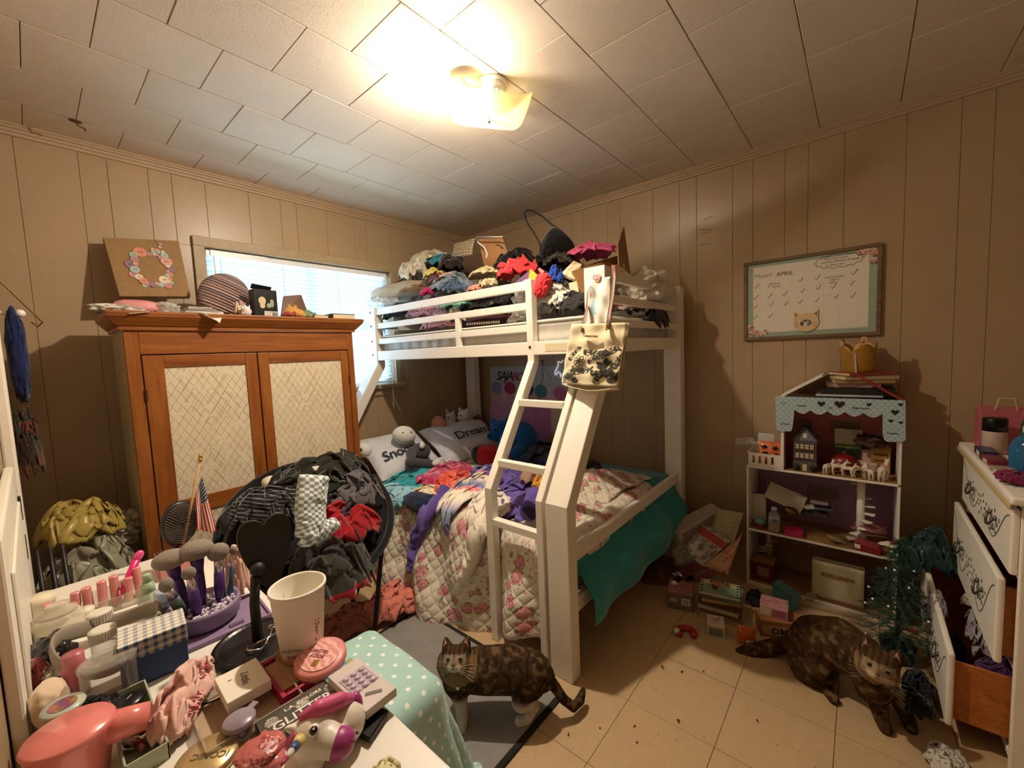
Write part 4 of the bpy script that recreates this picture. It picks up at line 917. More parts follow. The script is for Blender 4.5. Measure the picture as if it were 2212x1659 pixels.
heapx('beige_fleece', 'beige pink fuzzy fleece between the purple jumper and yellow fleece', 'clothing', (1130, 1010, 1180, 1048), 1.75, .07, fabric('fab_beigepink', '#bb8f7a'), seed=29)
garm('navy_sweatshirt', 'navy sweatshirt with white print lying against the wall side of the bed', zb([(1430, 560), (1480, 490), (1590, 445), (1690, 515), (1800, 530), (1840, 560), (1780, 640), (1600, 630), (1440, 600)]), fabric('fab_navy2', '#16264f'), lift=.03, crown=.08, amp=.03, f=7, seed=31)
heapx('black_cloth', 'black cloth behind the post at the bed foot', 'clothing', (1262, 992, 1300, 1030), 2.1, .05, fabric('fab_black', '#121216'), seed=33, sub=3)
heapx('black_trim_cloth', 'dark charcoal cloth under the doll on the bed', 'clothing', (895, 1003, 1015, 1022), 1.80, .05, fabric('fab_darkgrey', '#2a2a30'), seed=34, sub=3)
heapx('green_leaf_cloth', 'lime green printed cloth by the wardrobe on the bed edge', 'clothing', (780, 1036, 798, 1056), 1.50, .03, fabric('fab_lime', '#8fae3a'), seed=36, sub=3)

# ================================================================== PILE ON THE UPPER BUNK
UG = 'clothes piled on the upper bunk'
def up(name, label, rect, x, dx, m, cat='clothing', **k): return heapx(name, label, cat, rect, x, dx, m, UG if cat == 'clothing' else None, **k)
F = fabric
up('grey_blanket', 'crumpled grey blanket at the bottom of the upper bunk pile', (880, 600, 1130, 690), 2.05, .24, F('fab_grey', '#77736f'), seed=40, cat='blanket')
up('grey_bedspread', 'dull brown bedspread under the boxes on the upper bunk', (1120, 590, 1330, 690), 2.20, .26, F('fab_dullbrown', '#5f5247'), seed=41, cat='blanket')
up('white_shirt', 'off-white shirt pile at the window end of the upper bunk', (872, 555, 928, 626), 1.92, .12, F('fab_ivory', '#ddd3bd'), seed=42, amp=.2, f=1.8, tilt=(.1, 0))
up('cream_jumper', 'cream jumper heaped behind the white shirt pile', (896, 543, 968, 585), 2.12, .14, F('fab_cream', '#d8cda9'), seed=43, amp=.25)
up('black_sock', 'small black sock tucked in the cream jumper', (909, 566, 931, 581), 1.93, .03, F('fab_black', '#121216'), seed=44, sub=3)
up('yellow_shirt', 'pale yellow top beside the white shirt on the upper bunk', (917, 577, 955, 608), 1.84, .06, F('fab_yellow', '#e0cf6b'), seed=45, amp=.25)
up('turquoise_shirt', 'turquoise top squeezed behind the yellow top', (930, 548, 982, 590), 2.02, .08, F('fab_turq', '#2b8fa3'), seed=46, amp=.25)
up('brown_black_jacket', 'dark brown jacket next to the open paper mailer', (950, 549, 998, 602), 1.93, .07, F('fab_darkbrown', '#2f2521'), seed=47, amp=.18)
up('maroon_sleeve', 'maroon sleeve above the magenta sock on the upper bunk', (932, 588, 962, 628), 1.82, .05, F('fab_maroon', '#5c1626'), seed=48, tilt=(.5, 0))
up('pink_skin_top', 'pale pink top under the dark brown jacket', (952, 588, 985, 606), 1.80, .04, F('fab_palepink', '#d8ab97'), seed=49, sub=3)
up('blue_jeans', 'faded grey-blue jeans draped over the guard rail', (934, 586, 1036, 646), 1.78, .085, F('fab_jeans', '#74808c'), seed=50, amp=.2, tilt=(.2, 0))
up('denim_shirt', 'dark blue denim shirt on top of the faded jeans', (954, 602, 1018, 640), 1.73, .05, F('fab_denim', '#3e526b'), seed=51, amp=.22, tilt=(.25, 0))
up('cream_shirt', 'cream shirt with print in front of the paper mailer', (1020, 576, 1078, 606), 1.84, .08, F('fab_cream2', '#dccfa2'), seed=52, amp=.25)
up('floral_shirt', 'cream shirt with brown flowers by the guard rail', (1034, 602, 1072, 627), 1.76, .05, F('fab_creamfloral', '#d9c8a4', floral('#ddd0ae', '#8c6a4a', '#b08a60', '#7a6a48', 3, uv=False)), seed=53, amp=.25)
up('salmon_cloth', 'salmon pink cloth scrap on the guard rail', (1010, 616, 1042, 632), 1.735, .03, F('fab_salmon', '#d98a74'), seed=54, sub=3)
up('magenta_sock', 'magenta fuzzy sock above the guard rail', (909, 620, 937, 647), 1.73, .035, F('fab_magenta', '#b31b63'), seed=55, amp=.25)
up('beige_pillow', 'beige pillow at the head end of the upper bunk', (812, 612, 940, 656), 1.90, .16, F('fab_beige', '#b5a285'), 'pillow', seed=56, amp=.05)
up('brown_cardigan', 'tan brown cardigan lying on the beige pillow', (858, 616, 925, 640), 1.80, .06, F('fab_tan', '#7a5c3c'), seed=57, amp=.12)
up('black_jacket', 'black jacket behind the coral hoodie', (1076, 535, 1170, 618), 2.02, .14, F('fab_black', '#121216'), seed=58, amp=.2)
cor = F('fab_coralred', '#d8343c')
ch = up('coral_hoodie', 'coral red hoodie heaped above the guard post with one sleeve hanging', (1080, 556, 1160, 614), 1.83, .10, cor, seed=59, amp=.24, f=2.0)
a0 = P(1150, 590, x=1.82); a1 = P(1172, 612, x=1.73); a2 = P(1184, 640, x=1.69); cl_ = V(*ch.location)
sv_, sf_ = lump((0, 0, 0), (.035, .042, .062), seed=590, amp=.2, f=1.8, flat=1, tilt=(.45, .2)); obj('sleeve', np_mesh('sleeve', sv_+np.array(a1*.5+a2*.35+a0*.15-cl_+V(-.01, 0, 0)), sf_), cor, ch)
up('charcoal_scarf', 'charcoal fuzzy scarf below the black tote', (1180, 546, 1238, 584), 2.0, .08, F('fab_charcoal', '#3a372f'), seed=60, amp=.3, f=2.4)
pnk = up('pink_hoodie', 'bright pink hoodie on top of the cardboard box', (1228, 525, 1330, 570), 2.05, .12, F('fab_pink', '#d75a92'), seed=61, amp=.2, f=1.5)
up('blue_print_top', 'royal blue checked top between coral sleeve and cardboard', (1176, 574, 1216, 628), 1.82, .05, F('fab_royal', '#1d4bb0', lambda N: N.mix(N.m('MULTIPLY', N.stripe(N.xyz(N.coord())[1], .022, .5), N.stripe(N.xyz(N.coord())[2], .022, .5)), '#1d4bb0', '#0f2a70')), seed=62, amp=.16)
up('white_sheet', 'white crumpled sheet spilling onto the upper mattress', (1150, 608, 1246, 690), 1.80, .07, F('fab_sheetwhite', '#d9d4c8'), 'sheet', seed=63, amp=.22, f=2.2)
up('charcoal_trousers', 'charcoal trousers lying on the mattress beside the corner post', (1192, 628, 1290, 692), 1.78, .06, F('fab_charcoal2', '#2b2b2a'), seed=64, amp=.18)
st_p = F('fab_pinkstripe', '#d79aa6', lambda N: N.mix(N.stripe(N.m('ADD', N.xyz(N.coord())[1], N.m('MULTIPLY', N.noise(N.coord(), 9, 2), .02)), .022, .45), '#e2b7bf', '#c67d90'))
up('striped_plush', 'pink striped plush tube poking out between the guard slats', (878, 662, 960, 690), 1.755, .04, st_p, seed=65, amp=.12)
up('striped_sock', 'rose striped knit hanging behind the middle guard slat', (908, 686, 984, 716), 1.74, .035, st_p, seed=66, amp=.16)
up('mint_yarn', 'mint green yarn bundle behind the top guard slat', (942, 645, 1022, 676), 1.78, .05, F('fab_mint', '#8fd0b4'), 'yarn', seed=67, amp=.3, f=3)
up('lavender_ruffle', 'pale lavender ruffled cloth with pink bow at the guard slats', (936, 662, 968, 692), 1.735, .03, F('fab_lav', '#c9b9cf'), seed=68, amp=.3, f=3)
up('cream_fringe', 'cream fringed scarf hanging over the middle guard slat', (964, 664, 1010, 712), 1.735, .025, F('fab_fringe', '#ddd3bd'), 'scarf', seed=69, amp=.3, f=3.4)
knit = F('fab_maroonknit', '#4a0f18', lambda N: N.mix(N.m('LESS_THAN', N.vor(N.coord(), 60), .35), '#2c070d', '#5a1420'), weave=200)
kb = up('maroon_knit_blanket', 'chunky maroon knit blanket pressed against the guard slats', (985, 678, 1130, 756), 1.752, .035, knit, 'blanket', seed=70, amp=.06, flat=1)
pm = MB(); kl = V(*kb.location)
for k in range(14): p = P(1010+k*5.2, 700-k*.35, x=1.715)-kl; pm.ball(p, (.006, .007, .009), 8, 6)
obj('white_bead_trim', pm, mat('bead_white', '#e8dfce', .6), kb, smooth=True)
up('dark_shirts', 'black and grey shirts seen through the top guard gap', (1000, 640, 1120, 676), 1.86, .09, F('fab_blackgrey', '#2a2724', lambda N: N.mix(N.m('GREATER_THAN', N.noise(N.coord(), 8, 2), .55), '#1b1a19', '#6d665e')), seed=71, amp=.25)
up('black_leggings', 'black leggings behind the left guard slats', (828, 668, 884, 694), 1.76, .05, F('fab_black', '#121216'), seed=72)
up('blue_bag', 'bright blue plastic bag hanging at the window end of the upper bunk', (801, 676, 828, 728), 1.735, .025, mat('plastic_blue', '#4a8fd0', .25, spec=.7), 'bag', seed=73, amp=.3, f=2.6, flat=1)
clearp = glassy('clear_plastic', '#e6e2d8', .15, .30)
up('plastic_wrap', 'crinkled clear plastic wrap under the beige pillow', (796, 642, 850, 670), 1.78, .06, clearp, 'plastic', seed=74, amp=.3, f=2.8)
up('plastic_bag', 'clear plastic bag bulging around the guard post', (1112, 618, 1165, 712), 1.76, .045, clearp, 'bag', seed=75, amp=.25, f=2.6, flat=1)
up('white_ruffle', 'white ruffled cloth at the low guard slat by the guard post', (1096, 680, 1132, 704), 1.735, .025, F('fab_sheetwhite', '#d9d4c8'), seed=76, amp=.3, f=3)
milky = glassy('milky_plastic', '#e4ddcc', .3, .55)
up('white_carrier_bag', 'big milky plastic bag filling the foot end of the upper bunk', (1338, 588, 1442, 672), 2.35, .16, milky, 'bag', seed=77, amp=.22, f=2.2)
heapy('black_shirt', 'black shirt hanging over the foot rail near the rear post', 'clothing', (1390, 662, 1444, 712), .915, .035, F('fab_brownblack', '#231c16'), UG, seed=78, amp=.18, flat=1)
heapy('patterned_cloth', 'pink patterned cloth on the mattress behind the foot slats', 'clothing', (1335, 655, 1385, 682), 1.0, .05, F('fab_pinkpat', '#a88074', floral('#b59a8c', '#7a3a3a', '#8a5a50', '#5a4a40', 2.5, uv=False)), UG, seed=79, sub=3)
# gingham pad, paper mailer, cardboard box, cards -----------------------------------------------------------
def gingham(c0, c1, s, ax=(1, 2)):
    def p(N):
        x = N.xyz(N.coord()); a = N.stripe(x[ax[0]], s, .5); b = N.stripe(x[ax[1]], s, .5); return N.mix(N.m('MULTIPLY', N.m('ADD', a, b), .5), c0, c1)
    return p
def slab(name, label, cat, corners, th, m, group=None, bev=.002):
    """flat board through four photo-placed corners, given thickness"""
    c = sum(corners, V(0, 0, 0))/4; n = (corners[1]-corners[0]).cross(corners[3]-corners[0]).normalized()*th/2
    mb = MB(); mb.add([p-c-n for p in corners]+[p-c+n for p in corners], [(3, 2, 1, 0), (4, 5, 6, 7), (0, 1, 5, 4), (1, 2, 6, 5), (2, 3, 7, 6), (3, 0, 4, 7)])
    o = obj(name, mb, m, loc=c, bevel=bev, seg=1); return tag(o, label, cat, group) if label else o
gp = P(1000, 540, x=2.32); pil = pillow('gingham_cushion', 'beige and white gingham cushion behind the paper mailer', gp, (0, -1.25, .05), .16, .24, .05, F('fab_gingham', '#cdb48c', gingham('#e3d8bf', '#a98c5c', .024, (0, 1))), 8)
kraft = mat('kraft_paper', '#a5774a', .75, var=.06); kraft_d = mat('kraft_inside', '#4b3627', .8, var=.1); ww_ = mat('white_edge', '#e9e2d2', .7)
ml = thing('paper_mailer', 'open brown kraft mailer bag with white torn edge standing on the pile', 'bag', P(1060, 580, x=2.0))
mo = V(*ml.location)
def quad(name, c, th, m, parent, o): 
    n = (c[1]-c[0]).cross(c[3]-c[0]).normalized()*th/2; mb = MB(); mb.add([p-o-n for p in c]+[p-o+n for p in c], [(3, 2, 1, 0), (4, 5, 6, 7), (0, 1, 5, 4), (1, 2, 6, 5), (2, 3, 7, 6), (3, 0, 4, 7)]); return obj(name, mb, m, parent)
quad('back_sheet', [P(1034, 516, x=2.12), P(1086, 515, x=2.12), P(1102, 560, x=2.10), P(1048, 585, x=2.0)], .004, kraft, ml, mo)
quad('front_sheet', [P(978, 560, x=2.02), P(1046, 545, x=2.10), P(1046, 586, x=1.98), P(984, 590, x=1.93)], .004, kraft_d, ml, mo)
obj('torn_edge', MB().tube([P(u, v, x=2.05)-mo for u, v in ((1086, 512), (1030, 512), (1033, 524), (1046, 534), (1052, 548), (1051, 566), (1048, 578))], .009, 6, flat=.5), ww_, ml, smooth=True)
obj('printed_patch', MB().tube([P(u, v, x=2.09)-mo for u, v in ((1072, 528), (1080, 530), (1086, 536))], .008, 6, flat=.3), mat('print_brown', '#6b4a2a', .8), ml)
bx = thing('cardboard_box', 'open brown cardboard box with raised flap behind the corner post', 'box', P(1300, 610, x=1.98)); bo = V(*bx.location)
quad('front_panel', [P(1234, 586, x=1.80), P(1322, 560, x=2.12), P(1322, 640, x=2.10), P(1268, 655, x=1.80)], .005, kraft, bx, bo)
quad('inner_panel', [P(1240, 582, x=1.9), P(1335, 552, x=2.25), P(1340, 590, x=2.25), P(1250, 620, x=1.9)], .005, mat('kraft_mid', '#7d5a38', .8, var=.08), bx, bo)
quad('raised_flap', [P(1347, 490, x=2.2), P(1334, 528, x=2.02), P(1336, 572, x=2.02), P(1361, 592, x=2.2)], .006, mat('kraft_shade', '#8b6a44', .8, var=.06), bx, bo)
quad('side_panel', [P(1322, 572, x=2.0), P(1348, 570, x=2.1), P(1348, 600, x=2.1), P(1322, 606, x=2.0)], .005, mat('kraft_pink', '#c7a58c', .8), bx, bo)
slab('checked_pad', 'cream pad with beige check print beside the cardboard box', 'pad', [P(1212, 594, x=1.86), P(1240, 566, x=1.96), P(1258, 574, x=1.96), P(1242, 606, x=1.84)], .02, mat('pad_check', '#e0cfae', .8, pat=gingham('#e6d9bd', '#c2a57a', .036, (1, 2))))
slab('yellow_book', 'yellow and purple paperback wedged at the guard post top', 'book', [P(1112, 612, x=1.735), P(1148, 582, x=1.76), P(1168, 600, x=1.75), P(1160, 626, x=1.73)], .014, mat('book_yellow', '#e3a727', .5, pat=lambda N: N.mix(N.m('GREATER_THAN', N.xyz(N.coord())[1], .01), '#e3a727', '#6a4a6e')))
slab('pink_card', 'small pink card above the coral sleeve', 'card', [P(1161, 582, x=1.80), P(1166, 578, x=1.80), P(1177, 586, x=1.80), P(1171, 593, x=1.80)], .003, mat('card_pink', '#d9877a', .6))
slab('peach_card', 'peach card standing below the checked pad', 'card', [P(1228, 612, x=1.79), P(1246, 607, x=1.80), P(1252, 632, x=1.79), P(1234, 636, x=1.78)], .004, mat('card_peach', '#e0b592', .6))
# black tote with long cord handle
tb_o = P(1205, 550, x=2.22)
bt = thing('black_tote', 'black cloth tote bag with tall looped cord handle on top of the pile', 'bag', tb_o)
v, f = lump((0, 0, 0), (.05, .11, .12), seed=81, amp=.12, sub=4, flat=1); v[:, 1] *= 1-.5*np.clip(v[:, 2]/.12, -.2, 1)*0
cn = [P(1170, 540, x=2.2), P(1211, 496, x=2.25), P(1252, 530, x=2.25), P(1245, 585, x=2.15), P(1172, 585, x=2.12)]
cc = sum(cn, V(0, 0, 0))/5
SP = flatS(cc, (0, 1, 0), (0, 0, 1)); gv, gf, guv = patch([(p.y-cc.y, p.z-cc.z) for p in cn], SP, amp=.02, f=9, seed=82, crown=.05, per=6)
obj('bag_front', np_mesh('bag_front', -(gv-np.array(cc))*np.array([1, -1, -1])+np.array(cc-tb_o), gf), F('fab_black', '#121216'), bt, solid=.004)
hdl = [(1168, 545), (1166, 525), (1155, 505), (1140, 483), (1132, 463), (1137, 454), (1150, 455), (1172, 468), (1192, 485), (1211, 496)]
obj('cord_handle', MB().tube([P(u, v, x=2.22)-tb_o for u, v in hdl], .0055, 8), mat('cord_black', '#151413', .6), bt, smooth=True)
# curtain-like clear stuff at the far window end is covered by the wrap; red scrap by the end slats
heapy('red_scrap', 'small red cloth scrap by the foot-end slats behind the tote straps', 'cloth', (1330, 650, 1342, 664), .95, .02, F('fab_redscrap', '#a3241f'), seed=83, sub=2)

# ---------------------------------------------------------------- canvas tote on the corner post, drawing, badge
YT = YB0-.002; XT = XF1-.004
ct = thing('canvas_tote', 'cream canvas tote bag with black botanical print hanging from the corner post', 'bag', (XT, .90, 1.31))
canvas = F('fab_canvas', '#e5d6ae')
def tote_poly():
    L = [P(1236, 700, x=1.56), P(1354, 697, x=1.50), P(1336, 836, x=1.50), P(1300, 843, x=1.50), P(1262, 835, x=1.53), P(1212, 827, x=1.57)]; return L
pts = tote_poly(); to = V(*ct.location)
def tote_grid(a, b, off):
    top = pts[0]*(1-a)+pts[1]*a; bot = pts[5]*(1-a)+pts[2]*a; p = top*(1-b)+bot*b
    bul = .035*math.sin(PI*min(1, max(0, a)))*(.15+.85*b)+.004*math.sin(17*a+5*b)+.003*math.sin(23*b+3*a); return p+V(-bul+off, -.012*math.sin(PI*a)*b, 0)-to
mb = MB(); mb.grid(lambda a, b: tote_grid(a, b, 0), 22, 26); obj('bag_front', mb, canvas, ct, smooth=True, solid=.003)
tg = lambda a, b: tote_grid(min(.985, max(.015, a)), min(.985, max(.37, b)), -.0026); lf = MB(); ol_ = MB(); random.seed(77)
def leaf(a, b, an, L, w, mbx, fill):
    c, s = math.cos(an), math.sin(an); q = [(t*L, w*math.sin(PI*t)**.8) for t in (0, .2, .4, .6, .8, 1)]; q += [(t, -w_) for t, w_ in reversed(q[1:-1])]; pts_ = [tg(a+x*c-y*s, b+(x*s+y*c)*.85) for x, y in q]
    if fill: mbx.add(pts_, [tuple(range(len(pts_)))])
    else: ol_.tube(pts_, .001, 4, True)
for k, (a, b, an, n_l) in enumerate(((.05, .95, -1.0, 7), (.3, .97, -1.9, 5), (.45, .62, -.4, 7), (.62, .95, -.9, 8), (.95, .93, -2.2, 8), (.08, .60, -.9, 6), (.7, .55, -1.0, 6), (.9, .72, -1.4, 6), (.35, .45, .1, 6), (.25, .78, -.2, 6), (.55, .80, -.3, 6), (.78, .80, -.2, 5))):
    path = []; 
    for i in range(n_l):
        path.append(tg(a, b)); big = .15 if k == 4 else .085
        for sg in (-1, 1): leaf(a, b, an+sg*.75, big*random.uniform(.7, 1.1), big*.24, lf, (i+k) % 3 != 0)
        an += random.uniform(-.15, .25); a += .055*math.cos(an); b += .047*math.sin(an)
    ol_.tube(path, .0011, 4)
for a, b, r in ((.30, .60, .075), (.36, .74, .065), (.17, .88, .05), (.8, .62, .045)):
    for i in range(7): leaf(a, b, i*.9, r*1.5, r*.45, lf, False)
    leaf(a-.012, b, 0, .024, .012, lf, True)
tink = mat('tote_ink', '#3a382f', .9); obj('printed_leaves', lf, tink, ct, kind='stuff'); obj('printed_stems', ol_, tink, ct, kind='stuff')
mb = MB(); mb.grid(lambda a, b: tote_grid(a, b, 0)+V(.02+.0*b+.07*math.sin(PI*a)*b, 0, 0), 16, 16); obj('bag_back', mb, canvas, ct, smooth=True, solid=.003)
mb = MB(); mb.grid(lambda a, b: tote_grid(a, 1, 0)+V((.02+.07*math.sin(PI*a))*b, 0, -.02*math.sin(PI*a)*(1-b)-.012*math.sin(PI*b)), 16, 6); obj('bag_bottom', mb, canvas, ct, smooth=True, solid=.003)
lth = mat('strap_leather', '#6b4023', .5, var=.08)
def strap(pp_, w, flip=1): return MB().tube([p-to for p in pp_], w, 8, flat=.18, up=(1, 0, 0))
obj('strap', strap([P(1257, 718, x=1.532), P(1262, 692, x=1.56), P(1270, 655, x=1.64), P(1273, 612, x=1.652)], .008), lth, ct, smooth=True)
obj('strap', strap([P(1313, 712, x=1.485), P(1316, 680, x=1.53), P(1323, 640, x=1.60), P(1327, 600, x=1.645), P(1325, 574, x=1.655)], .010), lth, ct, smooth=True)
for u, v, x in ((1257, 706, 1.528), (1256, 716, 1.528), (1314, 700, 1.482), (1313, 711, 1.48)): obj('rivet', MB().ball(P(u, v, x=x)-to+V(-.004, 0, 0), .0035, 10, 6), mat('rivet_brass', '#d0b46a', .3, .9), ct, smooth=True)
lb = [P(1264, 722, x=1.520), P(1297, 723, x=1.505), P(1296, 730, x=1.502), P(1263, 729, x=1.517)]
quad('woven_label', lb, .0015, mat('label_cream', '#d8c79a', .8), ct, to+V(.012, 0, 0))
me = text_mesh('ORGANIC STORE', .0085, extrude=.0003, bold=.0003); lab = obj('lettering', me, mat('ink_brown', '#5a4a30', .8), ct)
ex = (lb[1]-lb[0]).normalized(); ez = (lb[0]-lb[3]).normalized(); ey = ex.cross(ez).normalized(); ez = ey.cross(ex)*-1 if ey.cross(ex).z < 0 else ey.cross(ex)
lc = sum(lb, V(0, 0, 0))/4-to+V(-.0145, 0, 0); lab.matrix_local = Matrix(((ex.x, ez.x, -ey.x, lc.x), (ex.y, ez.y, -ey.y, lc.y), (ex.z, ez.z, -ey.z, lc.z), (0, 0, 0, 1)))
# paper bag with a child's crayon drawing hung on the post, smiley badge
dw_ = thing('drawing_sheet', 'crumpled white paper with a crayon figure in a blue dress on the post', 'drawing', (XF1-.006, .90, 1.53))
do = V(*dw_.location); dp4 = [P(1271, 607, x=1.648), P(1322, 598, x=1.655), P(1316, 700, x=1.62), P(1275, 702, x=1.63)]
def dgrid(a, b): p = (dp4[0]*(1-a)+dp4[1]*a)*(1-b)+(dp4[3]*(1-a)+dp4[2]*a)*b; return p+V(-.006-.006*math.sin(9*a+4*b)-.004*math.sin(14*b-5*a), 0, 0)-do
def crayon(N):
    co = N.coord('UV'); x = N.xyz(co); n = N.m('MULTIPLY', N.m('SUBTRACT', N.noise(co, 14, 3), .5), .10); u = N.m('ADD', x[0], n); v = x[1]
    dress = N.m('MULTIPLY', N.m('LESS_THAN', N.m('ABSOLUTE', N.m('SUBTRACT', u, .22)), N.m('ADD', .03, N.m('MULTIPLY', N.m('SUBTRACT', v, .45), .55))), N.m('MULTIPLY', N.m('GREATER_THAN', v, .45), N.m('LESS_THAN', v, .78)))
    hair = N.m('MULTIPLY', N.m('LESS_THAN', N.m('ABSOLUTE', N.m('SUBTRACT', N.m('ADD', N.m('POWER', N.m('SUBTRACT', u, .17), 2.0), N.m('POWER', N.m('MULTIPLY', N.m('SUBTRACT', v, .30), .8), 2.0)), .013)), .005), N.m('LESS_THAN', v, .42))
    leg = N.m('MULTIPLY', N.m('LESS_THAN', N.m('ABSOLUTE', N.m('SUBTRACT', N.m('ABSOLUTE', N.m('SUBTRACT', u, .26)), .07)), .03), N.m('GREATER_THAN', v, .78)); fc = N.m('MULTIPLY', N.m('LESS_THAN', N.m('ABSOLUTE', N.m('SUBTRACT', u, .14)), .05), N.m('LESS_THAN', N.m('ABSOLUTE', N.m('SUBTRACT', v, .34)), .04))
    c = N.mix(N.noise(co, 3, 3), '#e6e2d2', '#d8d4c4'); c = N.mix(N.m('MULTIPLY', dress, .7), c, '#7fb2cc'); c = N.mix(N.m('MULTIPLY', hair, .7), c, '#8fb4cc'); c = N.mix(N.m('MULTIPLY', leg, .5), c, '#c9b0bf'); return N.mix(fc, c, '#d98fb0')
mb = MB(); mb.grid(dgrid, 14, 22); obj('paper_sheet', mb, mat('paper_drawing', '#e6e2d2', .8, pat=crayon), dw_, smooth=True, solid=.001)
obj('red_bead', MB().ball(dgrid(.1, .97)+V(-.004, 0, 0), .007, 12, 8), mat('bead_red', '#c2242a', .4), dw_, smooth=True)
sb = thing('smiley_badge', 'round pink smiley face badge pinned on the corner post', 'badge', P(1288, 600, x=XF1-.0065)); R_ = Matrix.Rotation(-PI/2, 4, 'Y')
obj('disc', MB().lathe([(0, 0), (.0215, 0), (.0215, .003), (.018, .005), (0, .0055)], 32, R_), mat('badge_pink', '#e6bcb6', .4), sb)
for y in (-.006, .006): obj('eye', MB().ball((-.0058, y, .006), (.0008, .0017, .0038), 10, 6), ikb, sb)
obj('smile', MB().tube([(-.0058, .012*math.cos(a), .001-.011*math.sin(a)) for a in [PI*.08+k*PI*.84/12 for k in range(13)]], .0011, 6), ikb, sb)

# ================================================================== RUG, SAUCER CHAIR, BENCH
rug = thing('rug', 'flat grey rug with black bound edge on the floor in front of the bed', 'rug', (.85, 1.30, 0))
def rug_pat(N):
    oc = N.coord(); N.bump(N.noise(oc, 300, 2), .4, .002); return N.mix(N.noise(oc, 14, 5, .7), '#77706a', '#96908a')
obj('pile', MB().bb((-.55, -.425, .001), (.375, .45, .008)), mat('rug_grey', '#86807a', .95, pat=rug_pat), rug)
for a, b in (((-.56, -.445, .001), (.39, -.423, .0095)), ((-.56, .448, .001), (.39, .465, .0095)), ((.373, -.445, .001), (.392, .465, .0095)), ((-.565, -.445, .001), (-.548, .465, .0095))): obj('binding', MB().bb(a, b), mat('rug_binding', '#17140f', .9), rug, bevel=.002)

CH = V(.81, 1.86, .0)
chair = thing('saucer_chair', 'black folding saucer chair heaped with clothes beside the wardrobe', 'chair', CH)
blk = fabric('chair_velvet', '#141315'); blk_metal = mat('chair_metal', '#131211', .35, .4)
cn_ = V(.30*.45, 0, 0); tilt = .62; az = PI*.28           # bowl faces the camera side and upwards
fx = V(-math.cos(az+.35), -math.sin(az+.35), 0); up_ = (V(0, 0, 1)*math.cos(tilt)+fx*math.sin(tilt)).normalized(); sx_ = up_.cross(fx).normalized(); fy_ = sx_.cross(up_).normalized()
BC = V(-.03, .05, .60)
def bowl(r, a, dz=0): q = r/.34; return BC+sx_*(r*math.cos(a)*1.02)+fy_*(r*math.sin(a))+up_*(-.20*(1-q*q)+dz)
mb = MB(); NR, NA = 10, 40; vs = [bowl(1e-4, 0)]
for j in range(1, NR+1):
    for k in range(NA): vs.append(bowl(.34*j/NR, 2*PI*k/NA))
fs = [(0, 1+k, 1+(k+1) % NA) for k in range(NA)]+[(1+j*NA+k, 1+(j+1)*NA+k, 1+(j+1)*NA+(k+1) % NA, 1+j*NA+(k+1) % NA) for j in range(NR-1) for k in range(NA)]
obj('seat', mb.add(vs, fs), blk, chair, smooth=True, solid=.03)
obj('rim', MB().tube([bowl(.345, 2*PI*k/48, .01) for k in range(48)], .017, 10, True), blk, chair, smooth=True)
for s1, s2 in ((PI*.05, PI*1.05), (PI*.95, -PI*.05)):
    pass
def leg(pts): obj('leg', MB().tube(pts, .011, 10), blk_metal, chair, smooth=True)
r1 = bowl(.33, 0, -.02); r2 = bowl(.33, PI, -.02)
for (a, b) in ((0, (.16, -.10)), (PI, (-.20, -.16)), (.15, (.18, .17)), (PI-.15, (-.18, .20))):
    p = bowl(.33, a, -.02); leg([p, p*.5+V(b[0], b[1], .0)*.5+V(0, 0, .02), V(b[0]*1.0, b[1], .03), V(b[0]*.8, b[1]*1.12, .0125)])
obj('foot_bar', MB().tube([V(.16, -.10, .0125), V(.1, -.16, .0125), V(-.12, -.2, .0125), V(-.20, -.16, .0125)], .011, 10), blk_metal, chair, smooth=True)

CG = 'clothes heaped on the saucer chair'
def chh(name, label, rect, y, dy, m, **k): return heapy(name, label, 'clothing', rect, y, dy, m, CG, **k)
F = fabric
chh('black_jacket', 'black jacket at the bottom of the chair pile', (455, 1035, 815, 1245), 1.86, .19, F('fab_black', '#121216'), seed=101, amp=.2)
chh('olive_jacket', 'dark olive hooded jacket on top of the chair pile', (580, 980, 785, 1070), 1.93, .13, F('fab_olive', '#23241a'), seed=102, amp=.2, f=1.9)
stp = F('fab_blackstripe', '#17171a', lambda N: N.mix(N.stripe(N.m('ADD', N.xyz(N.coord())[2], N.m('MULTIPLY', N.xyz(N.coord())[0], .35)), .014, .22), '#141416', '#6f6d6c'))
chh('striped_shirt', 'black shirt with thin grey stripes on the left of the chair pile', (490, 1050, 650, 1145), 1.76, .10, stp, seed=103, amp=.22)
chh('striped_trousers', 'black pinstripe trousers below the striped shirt on the chair', (566, 1085, 625, 1140), 1.69, .04, F('fab_blackstripe2', '#17171a', lambda N: N.mix(N.stripe(N.xyz(N.coord())[0], .012, .22), '#141416', '#6f6d6c')), seed=104, amp=.2)
chh('grey_shirt', 'grey t-shirt on the right of the chair pile', (690, 1022, 822, 1120), 1.80, .10, F('fab_midgrey', '#5c5758'), seed=105, amp=.24)
red = F('fab_red', '#a3121f')
chh('red_shorts', 'red sports shorts on the chair pile', (650, 1085, 815, 1205), 1.72, .09, red, seed=106, amp=.2)
chh('grey_red_hoodie', 'charcoal hoodie with red lining hanging over the chair front', (628, 1160, 795, 1305), 1.64, .10, F('fab_charred', '#3a3631', lambda N: N.mix(N.m('GREATER_THAN', N.m('ADD', N.xyz(N.coord())[2], N.m('MULTIPLY', N.noise(N.coord(), 7, 2), .06)), -.03), '#a3121f', '#3a3631')), seed=107, amp=.22, flat=1)
